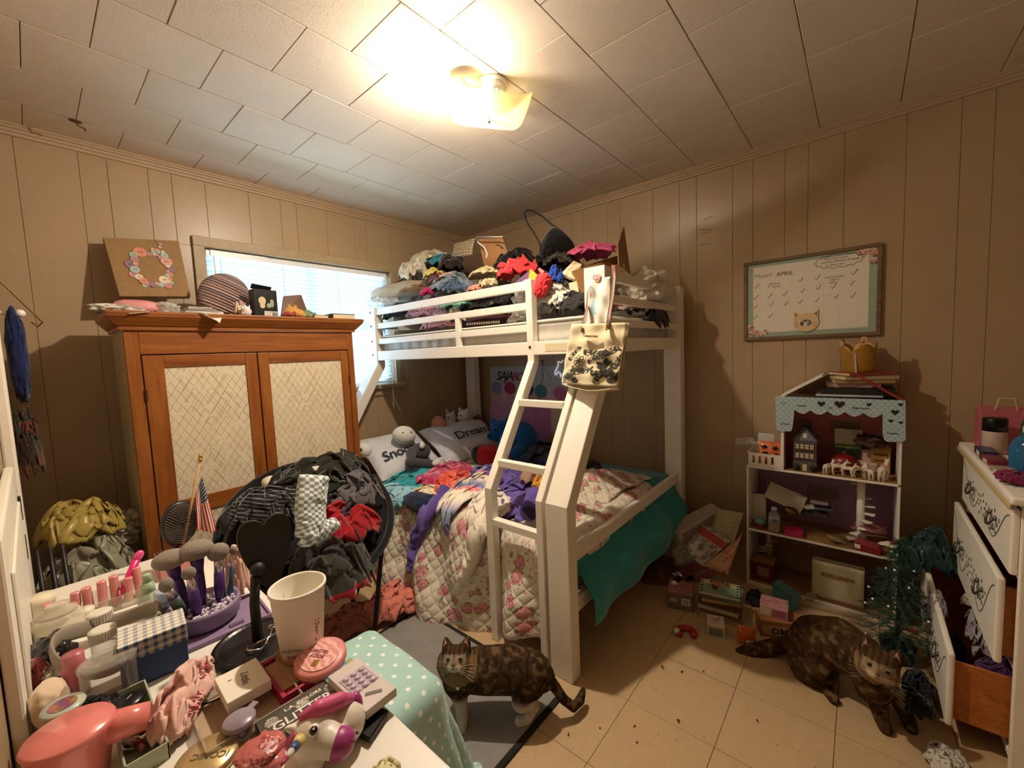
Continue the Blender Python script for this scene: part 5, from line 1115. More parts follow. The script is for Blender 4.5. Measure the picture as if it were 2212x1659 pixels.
chk = F('fab_check', '#cfd6cf', lambda N: (lambda n: n)(N.mix(N.m('GREATER_THAN', N.m('MULTIPLY', N.m('SINE', N.m('MULTIPLY', N.m('ADD', N.xyz(N.coord('UV'))[0], N.m('MULTIPLY', N.noise(N.coord('UV'), 9, 2), .03)), 2*PI/.022)), N.m('SINE', N.m('MULTIPLY', N.m('ADD', N.xyz(N.coord('UV'))[1], N.m('MULTIPLY', N.noise(N.coord('UV'), 7, 2), .03)), 2*PI/.022))), 0.0), '#dfe3dc', '#7f8d8e')))
c0 = P(668, 1095, y=1.62); SPc = flatS(c0, (1, 0, .0), (0, .25, .97))
def cst(pts, y=1.62): return [(P(u, v, y=y).x-c0.x, (P(u, v, y=y).z-c0.z)/.97) for u, v in pts]
gv, gf, guv = ribbon(cst([(680, 1032), (672, 1062), (664, 1095), (660, 1130), (645, 1160)]), [.055, .055, .055, .052, .035], SPc, amp=.018, f=9, seed=108, crown=.05, lift=.02); gv = np.array(c0)+(gv-np.array(c0))*np.array([1, 1, 1]); 
nrm = np.array([0, -.97, .25]); ctr = (gv-np.array(c0))@nrm
lg = cloth('checked_leggings', 'mint and white checkerboard leggings draped over the chair pile', 'clothing', (gv+np.outer(-2*np.minimum(ctr, 0), nrm), gf, guv), chk, CG)
cloth('checked_legging_leg', '', '', (lambda g: (g[0]+np.outer(-2*np.minimum((g[0]-np.array(c0))@nrm, 0), nrm), g[1], g[2]))(ribbon(cst([(640, 1150), (655, 1152), (690, 1138), (712, 1125)]), [.035, .04, .03, .018], SPc, amp=.012, f=9, seed=109, crown=.035, lift=.03)), chk, parent=lg)
heapy('orange_ruffle', 'orange ruffled cloth at the right side of the chair', 'clothing', (760, 1195, 792, 1240), 1.70, .04, F('fab_orange', '#e0642e'), CG, seed=110, amp=.3, f=3)
slab('patterned_card', 'cream and orange printed card tucked at the right of the chair', 'card', [P(772, 1240, y=1.60), P(800, 1205, y=1.66), P(812, 1188, y=1.70), P(775, 1225, y=1.66)], .004, mat('card_print', '#e3c39a', .6, pat=floral('#e8cfa6', '#d98a4a', '#e0a068', '#c9a06a', 3, uv=False)))
heapy('white_sock', 'white and red sock bundle at the right chair rim', 'clothing', (795, 1122, 816, 1168), 1.74, .025, F('fab_sock', '#e3d6c4', lambda N: N.mix(N.stripe(N.xyz(N.coord())[2], .022, .3), '#e3d6c4', '#b02a2a')), CG, seed=111, sub=3)
heapy('cream_basket', 'cream woven cup poking out behind the chair pile', 'basket', (566, 1028, 605, 1062), 2.12, .04, mat('basket_cream', '#d8cfb4', .8, bump=(150, .6)), None, seed=112, sub=3, amp=.04)
slab('white_tag', 'white zip tag on the olive jacket', 'tag', [P(673, 1008, y=1.835), P(690, 1006, y=1.835), P(684, 1016, y=1.83), P(680, 1017, y=1.83)], .003, mat('tag_white', '#e6e2d8', .5))
sal = F('fab_salmon2', '#d9806c')
heap('salmon_shirt', 'salmon pink shirt crumpled on the floor beside the saucer chair', 'clothing', (1.14, 1.86, .055), (.17, .13, .075), sal, seed=113, amp=.32, f=2.6)
heap('salmon_trousers', 'salmon cloth lying under the saucer chair', 'clothing', (.92, 1.92, .045), (.16, .12, .06), F('fab_salmon3', '#a8604c'), seed=114, amp=.32, f=2.4)

# bench under a dotted blanket --------------------------------------------------------------------------
def dots(N):
    co = N.coord('UV'); x = N.xyz(co); r = N.m('FLOOR', N.m('DIVIDE', x[1], .034)); a = N.m('SUBTRACT', N.m('FRACT', N.m('ADD', N.m('DIVIDE', x[0], .055), N.m('MULTIPLY', r, .5))), .5); b = N.m('SUBTRACT', N.m('FRACT', N.m('DIVIDE', x[1], .034)), .5)
    d = N.m('SQRT', N.m('ADD', N.m('POWER', N.m('MULTIPLY', a, .055), 2.0), N.m('POWER', N.m('MULTIPLY', b, .034), 2.0)))
    return N.mix(N.m('LESS_THAN', d, .0068), N.mix(N.noise(co, 12, 3), '#9cc4bc', '#aed2c9'), '#e6ece0')
bn = thing('stool', 'low stool hidden under a mint polka dot blanket by the vanity', 'stool', (.56, 1.11, 0))
obj('cushion', MB().box((0, 0, .355), (.24, .32, .07)), mat('stool_pad', '#8f8a80', .9), bn, bevel=.03, seg=3)
for sx in (-1, 1):
    for sy in (-1, 1): obj('leg', MB().cyl((sx*.11, sy*.14, 0), (sx*.10, sy*.13, .33), .014, .018, 12), mat('stool_wood', '#5a3a20', .5), bn, smooth=True)
def blanket():
    n = 88; hx, hy, zt = .140, .185, .398; R = .50; U, W_ = np.meshgrid(np.linspace(-1, 1, n+1), np.linspace(-1, 1, n+1)); U = U.ravel(); W_ = W_.ravel()
    s = U*.56; t = W_*.60
    ex = np.maximum(0, np.abs(s)-hx+.03); ey = np.maximum(0, np.abs(t)-hy+.03); d = np.hypot(ex, ey); ang = np.arctan2(ey, ex)
    a = np.minimum(d/.05, PI/2); h = np.maximum(0, d-.05*PI/2); fold = 1+.0*ang
    fl = .05*np.sin(a)+h*(.16+.12*np.sin(ang*6+1.2*np.sign(s)+.8*np.sign(t))*np.clip(h*6, 0, 1)); z = zt-.05*(1-np.cos(a))-h*.965
    cx = np.sign(s)*np.minimum(np.abs(s), hx-.03); cy = np.sign(t)*np.minimum(np.abs(t), hy-.03)
    x = cx+np.sign(s)*np.cos(ang)*fl; y = cy+np.sign(t)*np.sin(ang)*fl
    low = z < .012; over = np.where(low, .012-z, 0); x = x+np.sign(s)*np.cos(ang)*over*.5; y = y+np.sign(t)*np.sin(ang)*over*.5; z = np.where(low, .012+.006*np.sin(x*40)+.006, z)
    q = np.stack([s, t, 0*s], 1); z = z+.006*crease(q, 4, 3)+.012*np.exp(-(s/.1)**2-(t/.14)**2)
    x = np.maximum(x, -.15)
    f = [(j*(n+1)+i, j*(n+1)+i+1, (j+1)*(n+1)+i+1, (j+1)*(n+1)+i) for j in range(n) for i in range(n)]
    return np.stack([x, y, z], 1), f, np.stack([s, t], 1)
v, f, uv = blanket(); o = obj('polka_blanket', np_mesh('polka_blanket', v, f, uv=uv), fabric('fab_mintdots', '#a6cbc3', dots, weave=300), loc=(.56, 1.11, 0), solid=.008); tag(o, 'mint green fleece blanket with white polka dots draped over the stool', 'blanket')

# ================================================================== VANITY TABLE
TZ = .70
vt = thing('vanity_table', 'white vanity table crowded with make-up in the foreground', 'table', (-.045, .40, 0))
vw = mat('vanity_white', '#e9e3d6', .35, var=.02); TL = 1.40
obj('table_top', MB().bb((0, 0, TZ-.02), (.417, TL, TZ)), vw, vt, bevel=.004)
obj('side_panel', MB().bb((.39, .02, 0), (.408, TL-.02, TZ-.02)), vw, vt, bevel=.003)
obj('apron', MB().bb((.02, .0, TZ-.11), (.39, .018, TZ-.02)), vw, vt)
for y in (.03, TL-.05): obj('leg', MB().bb((.02, y, 0), (.05, y+.03, TZ-.02)), vw, vt)
def T(u, v, dz=0): p = P(u, v, z=TZ+dz); return V(p.x, p.y, TZ+dz+.0005)
def topz(u0, v0, u1, v1):
    """height of a thing standing at base pixel (u0,v0) whose top is at pixel (u1,v1)"""
    b = T(u0, v0); q = P(u1, v1, y=b.y); return max(.01, q.z-TZ)
def lat(name, label, cat, u, v, prof, m, n=28, parts=(), tilt=None, group=None, smooth=True):
    t = thing(name, label, cat, T(u, v), 0, group, tilt); obj('body', MB().lathe(prof, n), m, t, smooth=smooth)
    for (pn_, pr_, pm) in parts: obj(pn_, MB().lathe(pr_, n), pm, t, smooth=True)
    return t
foam = mat('foam_white', '#e9e2d2', .6, bump=(200, .05))
cp = lat('foam_cup', 'large white foam drinking cup standing by the heart mirror', 'cup', 656, 1424, [(0, 0), (.037, 0), (.039, .004), (.0525, .158), (.0555, .160), (.0555, .166), (.0525, .168), (.050, .164), (.0385, .03), (0, .028)], foam, 48)
for (s_, a, z) in (('PINE MART', -2.35, .05), ('32 OZ', -2.35, .036)):
    r = .0392+(z/.158)*.0135; text(s_, .009, mat('print_grey', '#77736a', .8), cp, (r*math.cos(a)*1.012, r*math.sin(a)*1.012, z), (PI/2, 0, a+PI/2), extrude=.0002)
for k in range(14): random.seed(k); a = -1.25+random.uniform(-.12, .15); z = random.uniform(.05, .1); r = .0395+(z/.158)*.0135; obj('print_dot', MB().ball((r*math.cos(a), r*math.sin(a), z), .0013, 6, 4), mat('print_grey'), cp)
bp = mat('black_plastic', '#141312', .3, spec=.4); bpm = mat('black_satin', '#191716', .55)
# heart mirror seen from behind
hm = thing('heart_mirror', 'black heart-shaped vanity mirror on a round black base, seen from behind', 'mirror', T(556, 1392))
obj('base', MB().lathe([(0, 0), (.085, 0), (.088, .004), (.086, .010), (.078, .012), (.072, .008), (0, .007)], 48), bp, hm, smooth=False, bevel=.001)
hT = topz(556, 1392, 560, 1215)
stem_x = .0
obj('stem', MB().tube([(.005, .01, .006), (.005, .012, .09), (.012, .012, .15)], [.011, .010, .010], 16).ball((.018, .014, .165), .016, 14, 10), bpm, hm, smooth=True)
hpts = [(0, .062), (.012, .075), (.032, .082), (.052, .076), (.064, .056), (.066, .028), (.060, -.004), (.048, -.040), (.030, -.075), (.012, -.100), (0, -.108)]
def _cr(pts, n=6):
    o = []
    for i in range(len(pts)-1):
        p0, p1, p2, p3 = (V(*pts[max(0, i-1)]), V(*pts[i]), V(*pts[i+1]), V(*pts[min(len(pts)-1, i+2)]))
        for k in range(n): t = k/n; q = .5*((2*p1)+(-p0+p2)*t+(2*p0-5*p1+4*p2-p3)*t*t+(-p0+3*p1-3*p2+p3)*t**3); o.append((q.x, q.y))
    return o
_rh = _cr(hpts); _rh = [(a*.84, b*.9) for a, b in _rh]; hv = list(reversed(_rh+[(0, -.0972)]+[(-a, b) for a, b in reversed(_rh[1:])]))
Mh = Matrix.Translation((.045, .03, .200)) @ Matrix.Rotation(-.10, 4, 'X') @ Matrix.Rotation(-.12, 4, 'Z') @ Matrix(((1, 0, 0, 0), (0, 0, -1, 0), (0, 1, 0, 0), (0, 0, 0, 1)))
obj('heart_back', MB().prism(hv, -.006, .008, Mh), bpm, hm, bevel=.004, seg=3)
obj('mirror_glass', MB().prism([(a*.92, b*.92) for a, b in hv], -.008, -.006, Mh), mat('mirror_silver', '#d9d9d9', .03, 1), hm)
# lilac dish with brushes
lil = mat('lilac_resin', '#8d7796', .5, var=.04)
tr_ = thing('lilac_tray', 'flat lilac tray with slotted handles under the brush dish', 'tray', T(466, 1350), -.06)
tm = MB(); tm.bb((-.10, -.07, 0), (.10, .07, .004)); obj('tray_bottom', tm, lil, tr_, bevel=.002)
for a, b in (((-.105, -.075, 0), (.105, -.069, .010)), ((-.105, .069, 0), (.105, .075, .010)), ((-.105, -.069, 0), (-.099, .069, .010)), ((.099, -.069, 0), (.105, .069, .010))): obj('tray_edge', MB().bb(a, b), lil, tr_, bevel=.002)
for y in (-.045, .045): obj('handle_slot', MB().tube([(.02, y, .006), (.05, y, .006)], .006, 8, flat=.3), mat('slot_dark', '#5a4a63', .7), tr_)
dsh = lat('brush_dish', 'lilac bowl filled with pale beads holding make-up brushes', 'bowl', 444, 1345, [(0, .006), (.062, .006), (.072, .014), (.076, .045), (.074, .053), (.068, .050), (.064, .040), (0, .038)], lil, 40)
beads = MB(); random.seed(8)
for k in range(260): a = random.uniform(0, 2*PI); r = .062*random.random()**.5; beads.ball((r*math.cos(a), r*math.sin(a), .040+random.uniform(0, .007)), .0042, 7, 5)
obj('pearl_beads', beads, mat('beads_pale', '#c9bcc9', .3), dsh, smooth=True, kind='stuff')
purp = mat('brush_handle_purple', '#4a2f73', .3, .3, var=.1); bris = mat('brush_bristle', '#8a7f72', .95, bump=(220, .5)); fer = mat('brush_ferrule', '#d3c6c8', .25, .8)
db = T(444, 1345)+V(0, 0, .04)
lab_b = ['large grey powder brush with purple handle leaning left in the lilac bowl', 'domed grey powder brush in the middle of the lilac bowl', 'small round grey brush at the right of the lilac bowl', 'purple handled brush half hidden at the left of the lilac bowl', 'thin teal and silver eyeshadow brush at the right of the lilac bowl', 'slim silver brush beside the teal eyeshadow brush', 'short grey sponge-tipped brush at the far left of the lilac bowl']
for k, (tx, ty, dx, dy, L, hw, hh, col) in enumerate((( -.030, .012, -.035, .02, .10, .030, .024, purp), (-.002, .004, .0, .012, .105, .031, .025, purp), (.032, -.006, .012, .0, .092, .020, .024, purp), (-.04, -.014, -.05, -.01, .07, .012, .018, mat('handle_green', '#3d5348', .4)), (.055, -.002, .03, .0, .09, .0075, .012, mat('handle_teal', '#1f4f66', .35)), (.044, .012, .022, .012, .085, .007, .01, fer), (-.018, -.03, -.02, -.02, .085, .012, .016, purp))):
    L *= 1.22; hw *= 1.2; hh *= 1.25
    b = thing('makeup_brush', lab_b[k], 'brush', db+V(tx, ty, 0), 0, 'make-up brushes in the lilac bowl'); e = V(dx*.5, dy*.5, L); d = e.normalized()
    obj('handle', MB().tube([(0, 0, 0), e*.3, e*.7], [.008, .012 if hw > .013 else .0055, .011 if hw > .013 else .0045], 12), col, b, smooth=True); obj('ferrule', MB().tube([e*.7, e], [.011 if hw > .013 else .0045, hw*.42], 12), fer if k not in (0, 1) else purp, b, smooth=True)
    obj('bristles', MB().ball(e+d*hh*.5, (hw, hw*.8, hh*.75), 18, 12), bris, b, smooth=True)
# peach scrunched headband
tw = fabric('fab_peachterry', '#e3b49c', weave=260)
hb = thing('plush_headband', 'fluffy peach towelling headband standing behind the heart mirror', 'headband', T(512, 1296))
heap('band', '', '', (.005, .005, .075), (.034, .03, .075), tw, None, hb, seed=119, flat=1)
# pink open box with flag and brush
pbm = mat('pink_card', '#c98a86', .6, var=.04)
pb = thing('pink_box', 'open dusty pink card box at the back of the vanity holding a flag and brush', 'box', T(386, 1232), -.05)
for a, b in (((-.05, -.045, 0), (.05, .045, .003)), ((-.05, -.045, 0), (-.047, .045, .06)), ((.047, -.045, 0), (.05, .045, .06)), ((-.05, -.045, 0), (.05, -.042, .06)), ((-.05, .042, 0), (.05, .045, .06))): obj('panel', MB().bb(a, b), pbm, pb)
fo = V(*pb.location)+V(0, 0, .004); ft = P(433, 988, y=fo.y+.02)
fl = thing('small_flag', 'small American flag on a wooden stick standing on the vanity', 'flag', fo)
obj('stick', MB().cyl((0, 0, 0), ft-fo, .0038, n=10), mat('stick_wood', '#b58f68', .6), fl, smooth=True); obj('finial', MB().ball(ft-fo, (.006, .006, .011), 12, 8).cyl((ft-fo)*.96, (ft-fo)*.99, .006, n=10), mat('finial_gold', '#b08a3a', .35, .7), fl, smooth=True)
def flag_pat(N):
    x = N.xyz(N.coord('UV')); st_ = N.stripe(x[0], 2/13, .5); c = N.mix(st_, '#d9cfc2', '#a5222a'); can = N.m('MULTIPLY', N.m('LESS_THAN', x[1], .42), N.m('GREATER_THAN', x[0], .46))
    u = N.m('SUBTRACT', N.m('FRACT', N.m('MULTIPLY', x[0], 13)), .5); v_ = N.m('SUBTRACT', N.m('FRACT', N.m('MULTIPLY', x[1], 16)), .5); d = N.m('ADD', N.m('MULTIPLY', u, u), N.m('MULTIPLY', v_, v_))
    return N.mix(can, c, N.mix(N.m('LESS_THAN', d, .07), '#1f2740', '#d5d2cc'))
A = fo*.22+ft*.78; fa = [P(436, 1030, y=A.y), P(428, 1062, y=A.y), P(405, 1150, y=A.y-.05), P(470, 1150, y=A.y-.02)]
def flg(a, b):
    top = P(436-14*(1-a)*1.0, 1028+42*(1-a), y=A.y); bot = P(424+46*a, 1146+4*a, y=A.y-.02); p = top*(1-b)+bot*b; return p+V(0, -.012*math.sin(a*9+b*2)*b, 0)-fo
mb = MB(); mb.grid(lambda a, b: flg(a, b), 24, 26); obj('cloth', mb, mat('flag_cloth', '#d9cfc2', .85, pat=flag_pat), fl, smooth=True, solid=.001)
ho = V(*pb.location)+V(-.014, .012, .004); hbk = thing('hair_brush', 'dark round paddle hair brush standing in the pink box', 'hair brush', ho)
hc = P(388, 1130, y=ho.y)-ho; R2 = Matrix.Translation(hc) @ Matrix.Rotation(.25, 4, 'Z') @ Matrix.Rotation(PI/2, 4, 'X')
obj('handle', MB().tube([(0, 0, 0), hc*.5, hc*.75], [.008, .009, .013], 12), mat('brush_brown', '#3a211a', .45), hbk, smooth=True)
obj('paddle', MB().lathe([(0, -.008), (.05, -.008), (.057, 0), (.05, .007), (0, .009)], 36, R2 @ Matrix.Diagonal((.92, 1.25, 1, 1))), mat('brush_darkplastic', '#2a2522', .4), hbk, smooth=True)
brs = MB()
for i in range(9):
    r = .006+.0052*i
    for k in range(6+i*5): a = 2*PI*k/(6+i*5); c = R2 @ V(r*.92*math.cos(a), r*1.25*math.sin(a), .008); d = (R2.to_3x3() @ V(0, 0, 1)); brs.cyl(c, c+d*.014, .0009, .0007, 4)
obj('bristles', brs, mat('bristle_pale', '#8f8375', .6), hbk, kind='stuff')
# bottles and jars at the back
grn = mat('spray_green', '#9fb58f', .4); 
sp = lat('spray_bottle', 'pale green spray bottle with white-green pump', 'bottle', 326, 1326, [(0, 0), (.021, 0), (.023, .004), (.023, .045), (.019, .055), (.011, .062), (.011, .066), (0, .066)], glassy('clear_green', '#b9c8a6', .15, .5), parts=(('collar', [(.015, .062), (.015, .078), (.011, .08), (.011, .086), (0, .086)], grn), ('pump_head', [(.0095, .086), (.0095, .105), (.007, .107), (0, .107)], grn)))
lat('blue_jar', 'blue and clear capped jar with a dark label beside the spray bottle', 'jar', 368, 1330, [(0, 0), (.024, 0), (.026, .003), (.026, .05), (.022, .055), (0, .055)], mat('jar_blue', '#8d9db5', .25, var=.08), parts=(('lid', [(.0275, .05), (.0275, .07), (.024, .074), (0, .074)], glassy('lid_ice', '#b9c6da', .15, .6)), ('label', [(.0263, .012), (.0263, .036)], mat('label_dark', '#2d3550', .6))))
jar3 = lat('candle_jar', 'clear glass jar with glass lid and pale cream inside at the back left', 'jar', 128, 1372, [(0, 0), (.044, 0), (.047, .004), (.047, .045), (.04, .052), (.038, .055)], glassy('glass_jar', '#e8dfc8', .06, .4), parts=(('cream', [(0, .004), (.041, .004), (.041, .03), (0, .03)], mat('cream_fill', '#e0d3b4', .6)), ('lid', [(.036, .055), (.036, .062), (.02, .068), (.02, .076), (.012, .079), (0, .08)], glassy('glass_jar'))))
for k, (u, v, r, h, c) in enumerate(((92, 1330, .026, .045, '#e3d8bd'), (185, 1345, .018, .03, '#e6dcc4'))): lat('cream_pot', ('ivory screw-top pot by the door edge', 'small ivory pot beside the candle jar')[k], 'pot', u, v, [(0, 0), (r, 0), (r, h), (r*.9, h+.004), (0, h+.004)], mat('pot_ivory', '#e3d8bd', .5), parts=(('lid', [(r*1.05, h*.7), (r*1.05, h*1.2), (0, h*1.22)], mat('pot_ivory')),))
org = thing('acrylic_organizer', 'clear acrylic organizer full of pink lip gloss tubes', 'organizer', T(215, 1322), -.08); ac = glassy('acrylic', '#dcd0bd', .08, .22)
for a, b in (((-.10, -.03, 0), (.10, .03, .003)), ((-.10, -.03, 0), (.10, -.027, .036)), ((-.10, .027, 0), (.10, .03, .05)), ((-.10, -.03, 0), (-.097, .03, .045)), ((.097, -.03, 0), (.10, .03, .045)), ((-.03, -.03, 0), (-.027, .03, .04)), ((.04, -.03, 0), (.043, .03, .04))): obj('panel', MB().bb(a, b), ac, org)
pk = mat('gloss_pink', '#dc8d8a', .35); oM = org.location
for k in range(8):
    q = Matrix.Rotation(-.08, 3, 'Z') @ V(-.09+k*.0245, .008+.006*(k % 2), .004); h = (.055, .05, .062, .066, .07, .074, .06, .078)[k]
    t = thing('lip_gloss', '%s pink lip gloss tube in the acrylic organizer' % ('leftmost', 'second', 'third', 'fourth', 'fifth', 'sixth', 'seventh', 'rightmost')[k], 'lip gloss', V(*oM)+q, 0, 'lip gloss tubes in the organizer', (random.uniform(-.08, .08), random.uniform(-.08, .08), 0))
    obj('tube', MB().lathe([(0, 0), (.0095, 0), (.0095, h*.45), (0, h*.45)], 14), mat('gloss_clear_pink', '#e3a79c', .2), t); obj('cap', MB().lathe([(.0098, h*.45), (.0098, h), (.008, h+.002), (0, h+.002)], 14), pk, t)
hp2 = thing('hot_pink_brush', 'hot pink silicone brush leaning out of the acrylic organizer', 'brush', V(*oM)+Matrix.Rotation(-.08, 3, 'Z') @ V(.03, -.008, .006))
obj('handle', MB().tube([(0, 0, 0), (.03, .02, .05), (.055, .03, .095)], [.006, .008, .010], 12), mat('hot_pink', '#d8246e', .35), hp2, smooth=True); obj('tip', MB().ball((.06, .033, .103), (.011, .009, .016), 12, 8, (0, .5, 0)), mat('hot_pink2', '#e8558f', .4), hp2, smooth=True)
hg = mat('headband_grey', '#8f8472', .8, bump=(160, .3))
hd_ = thing('headband', 'wide beige-grey headband ring lying over the jars', 'headband', T(245, 1425)+V(0, 0, .055)); obj('ring', MB().tube([(.085*math.cos(a), .105*math.sin(a)*1.0, .018*math.cos(a*2+.4)) for a in [2*PI*k/48 for k in range(48)]], .004, 8, True, flat=4.2), hg, hd_, smooth=True)
def ribbed(u, v, nm, lab): 
    t = thing(nm, lab, 'jar', T(u, v), 0, None); pr_ = [(0, 0), (.02, 0), (.021, .004), (.021, .04), (.017, .046)]; obj('body', MB().lathe(pr_, 24), glassy('acrylic'), t, smooth=True)
    rb = MB(); 
    for k in range(28): a = 2*PI*k/28; rb.cyl((.021*math.cos(a), .021*math.sin(a), .046), (.021*math.cos(a), .021*math.sin(a), .066), .0022, n=6)
    rb.lathe([(.0205, .046), (.0205, .067), (.017, .069), (0, .069)], 24); obj('ribbed_cap', rb, mat('cap_milky', '#dcd6c6', .4), t, smooth=False)
ribbed(222, 1380, 'ribbed_jar', 'clear jar with milky ribbed cap behind the grey headband'); ribbed(228, 1420, 'ribbed_jar', 'clear jar with milky ribbed cap inside the grey headband')
gj = lat('clear_canister', 'tall clear plastic canister beside the gingham box', 'canister', 243, 1512, [(.036, 0), (.040, .003), (.040, .075), (.042, .078), (.042, .084), (.038, .086)], glassy('canister_plastic', '#c9c3b6', .1, .16), 32, parts=(('bottom', [(0, .002), (.037, .002)], glassy('canister_plastic')),))
bo_ = V(.122, 1.125, TZ+.0005); gb_ = thing('gingham_box', 'navy blue box with blue and white gingham lid', 'box', bo_, -.11)
obj('base', MB().bb((-.052, -.038, 0), (.052, .038, .062)), mat('box_navy', '#27406f', .6), gb_, bevel=.002); obj('lid', MB().bb((-.054, -.040, .058), (.054, .040, .094)), mat('box_gingham', '#4a6f96', .6, pat=(lambda N: (lambda x: N.mix(N.m('MULTIPLY', N.m('ADD', N.m('ADD', N.stripe(x[0], .0145, .45), N.stripe(x[1], .0145, .45)), N.stripe(x[2], .0145, .45)), .34), '#e3ddc9', '#274a78'))(N.xyz(N.coord())))), gb_, bevel=.002)
lat('pink_bottle', 'dusty pink bottle behind the holographic jar', 'bottle', 168, 1500, [(0, 0), (.019, 0), (.019, .06), (.016, .064), (.016, .085), (0, .086)], mat('bottle_dustypink', '#b4646c', .3))
hj = lat('holo_jar', 'pale green goblet jar with holographic disc lid', 'jar', 145, 1592, [(0, 0), (.018, 0), (.012, .012), (.011, .04), (.016, .052), (.0, .053)], mat('goblet_green', '#a9b59c', .3), parts=(('rim', [(.027, .052), (.029, .056), (.027, .060), (.0, .060)], mat('goblet_rim', '#b9bfae', .25)),))
obj('holographic_disc', MB().lathe([(0, .0605), (.018, .0605), (.018, .0612), (0, .0613)], 28), mat('holographic', '#c9c9c9', .15, .7, pat=lambda N: N.ramp(N.noise(N.coord(), 55, 2), [(.3, '#3ac98f'), (.45, '#d9d95a'), (.55, '#e0788a'), (.7, '#8f9fd9')])), hj)
heap('cream_pouch', 'cream quilted pouch at the left edge of the vanity', 'pouch', T(112, 1552)+V(0, 0, .03), (.026, .04, .038), F('fab_pouch', '#dfc6a8'), seed=120, amp=.05)
heap('black_pouch', 'black glossy pouch with silver glitter at the left of the vanity', 'pouch', T(112, 1440)+V(0, 0, .03), (.035, .05, .035), mat('glossblack', '#1a1916', .25, spec=.7), seed=121, amp=.2)
heap('glitter_bag', 'crumpled silver sequin bag beside the grey headband', 'bag', T(140, 1475)+V(0, 0, .018), (.03, .04, .022), mat('glitter_silver', '#8a8168', .25, .8, bump=(260, 1)), seed=122, amp=.3)
heap('red_pouch', 'dull red pouch behind the door edge on the vanity', 'pouch', T(82, 1480)+V(0, 0, .025), (.02, .05, .03), F('fab_dullred', '#9c4a44'), seed=123)
lat('shower_puff', 'pink clear-wrapped flower sachet behind the gingham box', 'sachet', 288, 1400, [(0, 0), (.02, .002), (.028, .02), (.018, .036), (0, .04)], mat('sachet_pink', '#b0605c', .4, var=.3))
# salmon hair-dryer-like vessel in the lower left corner
sv = thing('hair_dryer', 'glossy salmon pink plastic hair dryer lying in the lower left corner', 'hair dryer', T(160, 1650)+V(-.0, -.045, 0)); smn = mat('salmon_gloss', '#e5827a', .22, spec=.6, coat=.3)
obj('barrel', MB().lathe([(0, 0), (.034, .0), (.040, .006), (.050, .075), (.053, .083), (.050, .088), (0, .090)], 44, Matrix.Diagonal((1.0, .95, 1, 1))), smn, sv, smooth=True)
obj('nozzle', MB().tube([(.035, -.006, .062), (.065, -.015, .060), (.088, -.022, .058)], [.024, .022, .020], 20), smn, sv, smooth=True)
# mint tray with clips
mt = thing('mint_tray', 'narrow mint green plastic tray holding clips and brushes', 'tray', V(.070, .955, TZ+.0005), 0); mtm = mat('tray_mint', '#a9b39a', .45)
for a, b in (((-.026, -.105, 0), (.026, .105, .003)), ((-.027, -.106, 0), (-.024, .106, .028)), ((.024, -.106, 0), (.027, .106, .028)), ((-.027, -.106, 0), (.027, -.103, .028)), ((-.027, .103, 0), (.027, .106, .028))): obj('panel', MB().bb(a, b), mtm, mt, bevel=.0008)
mo_ = V(*mt.location)+V(0, 0, .004); Rm = Matrix.Rotation(0, 3, 'Z')
nb_ = thing('nail_brush', 'black oval compact marked with a silver figure in the mint tray', 'compact', mo_+Rm @ V(.0, .068, .012)); obj('shell', MB().ball((0, 0, .006), (.022, .026, .009), 24, 12, (0, 0, -.3)), bp, nb_, smooth=True)
text('I', .016, mat('print_silver', '#bdb9b0', .4), nb_, (0, 0, .0152), (0, 0, 2.4), extrude=.0003)
for k, (x, y, c, lab) in enumerate(((.006, -.005, '#4a3a63', 'purple faceted gem clip in the mint tray'), (.012, -.045, '#b98a8a', 'rose faceted gem clip in the mint tray'))):
    t = thing('gem_clip', lab, 'hair clip', mo_+Rm @ V(x, y, .010)); me_v, me_f = ico(1); obj('gem', np_mesh('gem', me_v*np.array([.019, .010, .009]), me_f, False), mat('gem_%d' % k, c, .08, .2, spec=.9, coat=.6), t); obj('spring_base', MB().box((0, 0, -.007), (.03, .008, .004)), mat('clip_metal', '#a59a8a', .3, .9), t)
for k, (x, y) in enumerate(((-.016, .05), (-.010, .02), (-.018, -.02))): tag(obj('lipstick', MB().tube([(0, 0, 0), (.012, -.028, .004), (.018, -.05, .002)], [.006, .0065, .006], 12), mat('lipstick_rose', '#7a4040', .25, .4), loc=mo_+Rm @ V(x, y, .008), smooth=True), ('rose gold lipstick tube under the oval compact', 'dark rose lipstick tube in the mint tray middle', 'rose lipstick tube by the hair dryer nozzle')[k], 'lipstick', 'lipsticks in the mint tray')
lat('hair_tie_tin', 'silver beaded hair ring between the gem clips', 'hair tie', 288, 1618, [(.010, .006), (.014, .006), (.014, .012), (.010, .012), (.010, .006)], mat('clip_metal'), 20)
heap('black_bag', 'black cloth bag behind the hair dryer', 'bag', T(205, 1560)+V(0, 0, .018), (.04, .03, .022), F('fab_black', '#121216'), seed=125)  # plain black cloth heap
# pink furry headband with sequins
fur = fabric('fab_pinkfur', '#e8bdb0', weave=160)
pf = thing('pink_headband', 'pink plush headband with sequin bow lying in the foreground', 'headband', V(.135, .945, TZ+.0005), -.5)
heap('band', '', '', (0, 0, .03), (.040, .092, .044), fur, None, pf, seed=124, tilt=(0, 0))
sq = MB(); random.seed(4)
for k in range(90): t_ = random.random(); sq.ball((.016+.014*t_+random.uniform(-.010, .012), .04-.10*t_, .053-.018*t_+random.uniform(-.004, .004)), .0022, 6, 4)
obj('sequins', sq, mat('sequin_rose', '#c46a76', .15, .7), pf, kind='stuff')
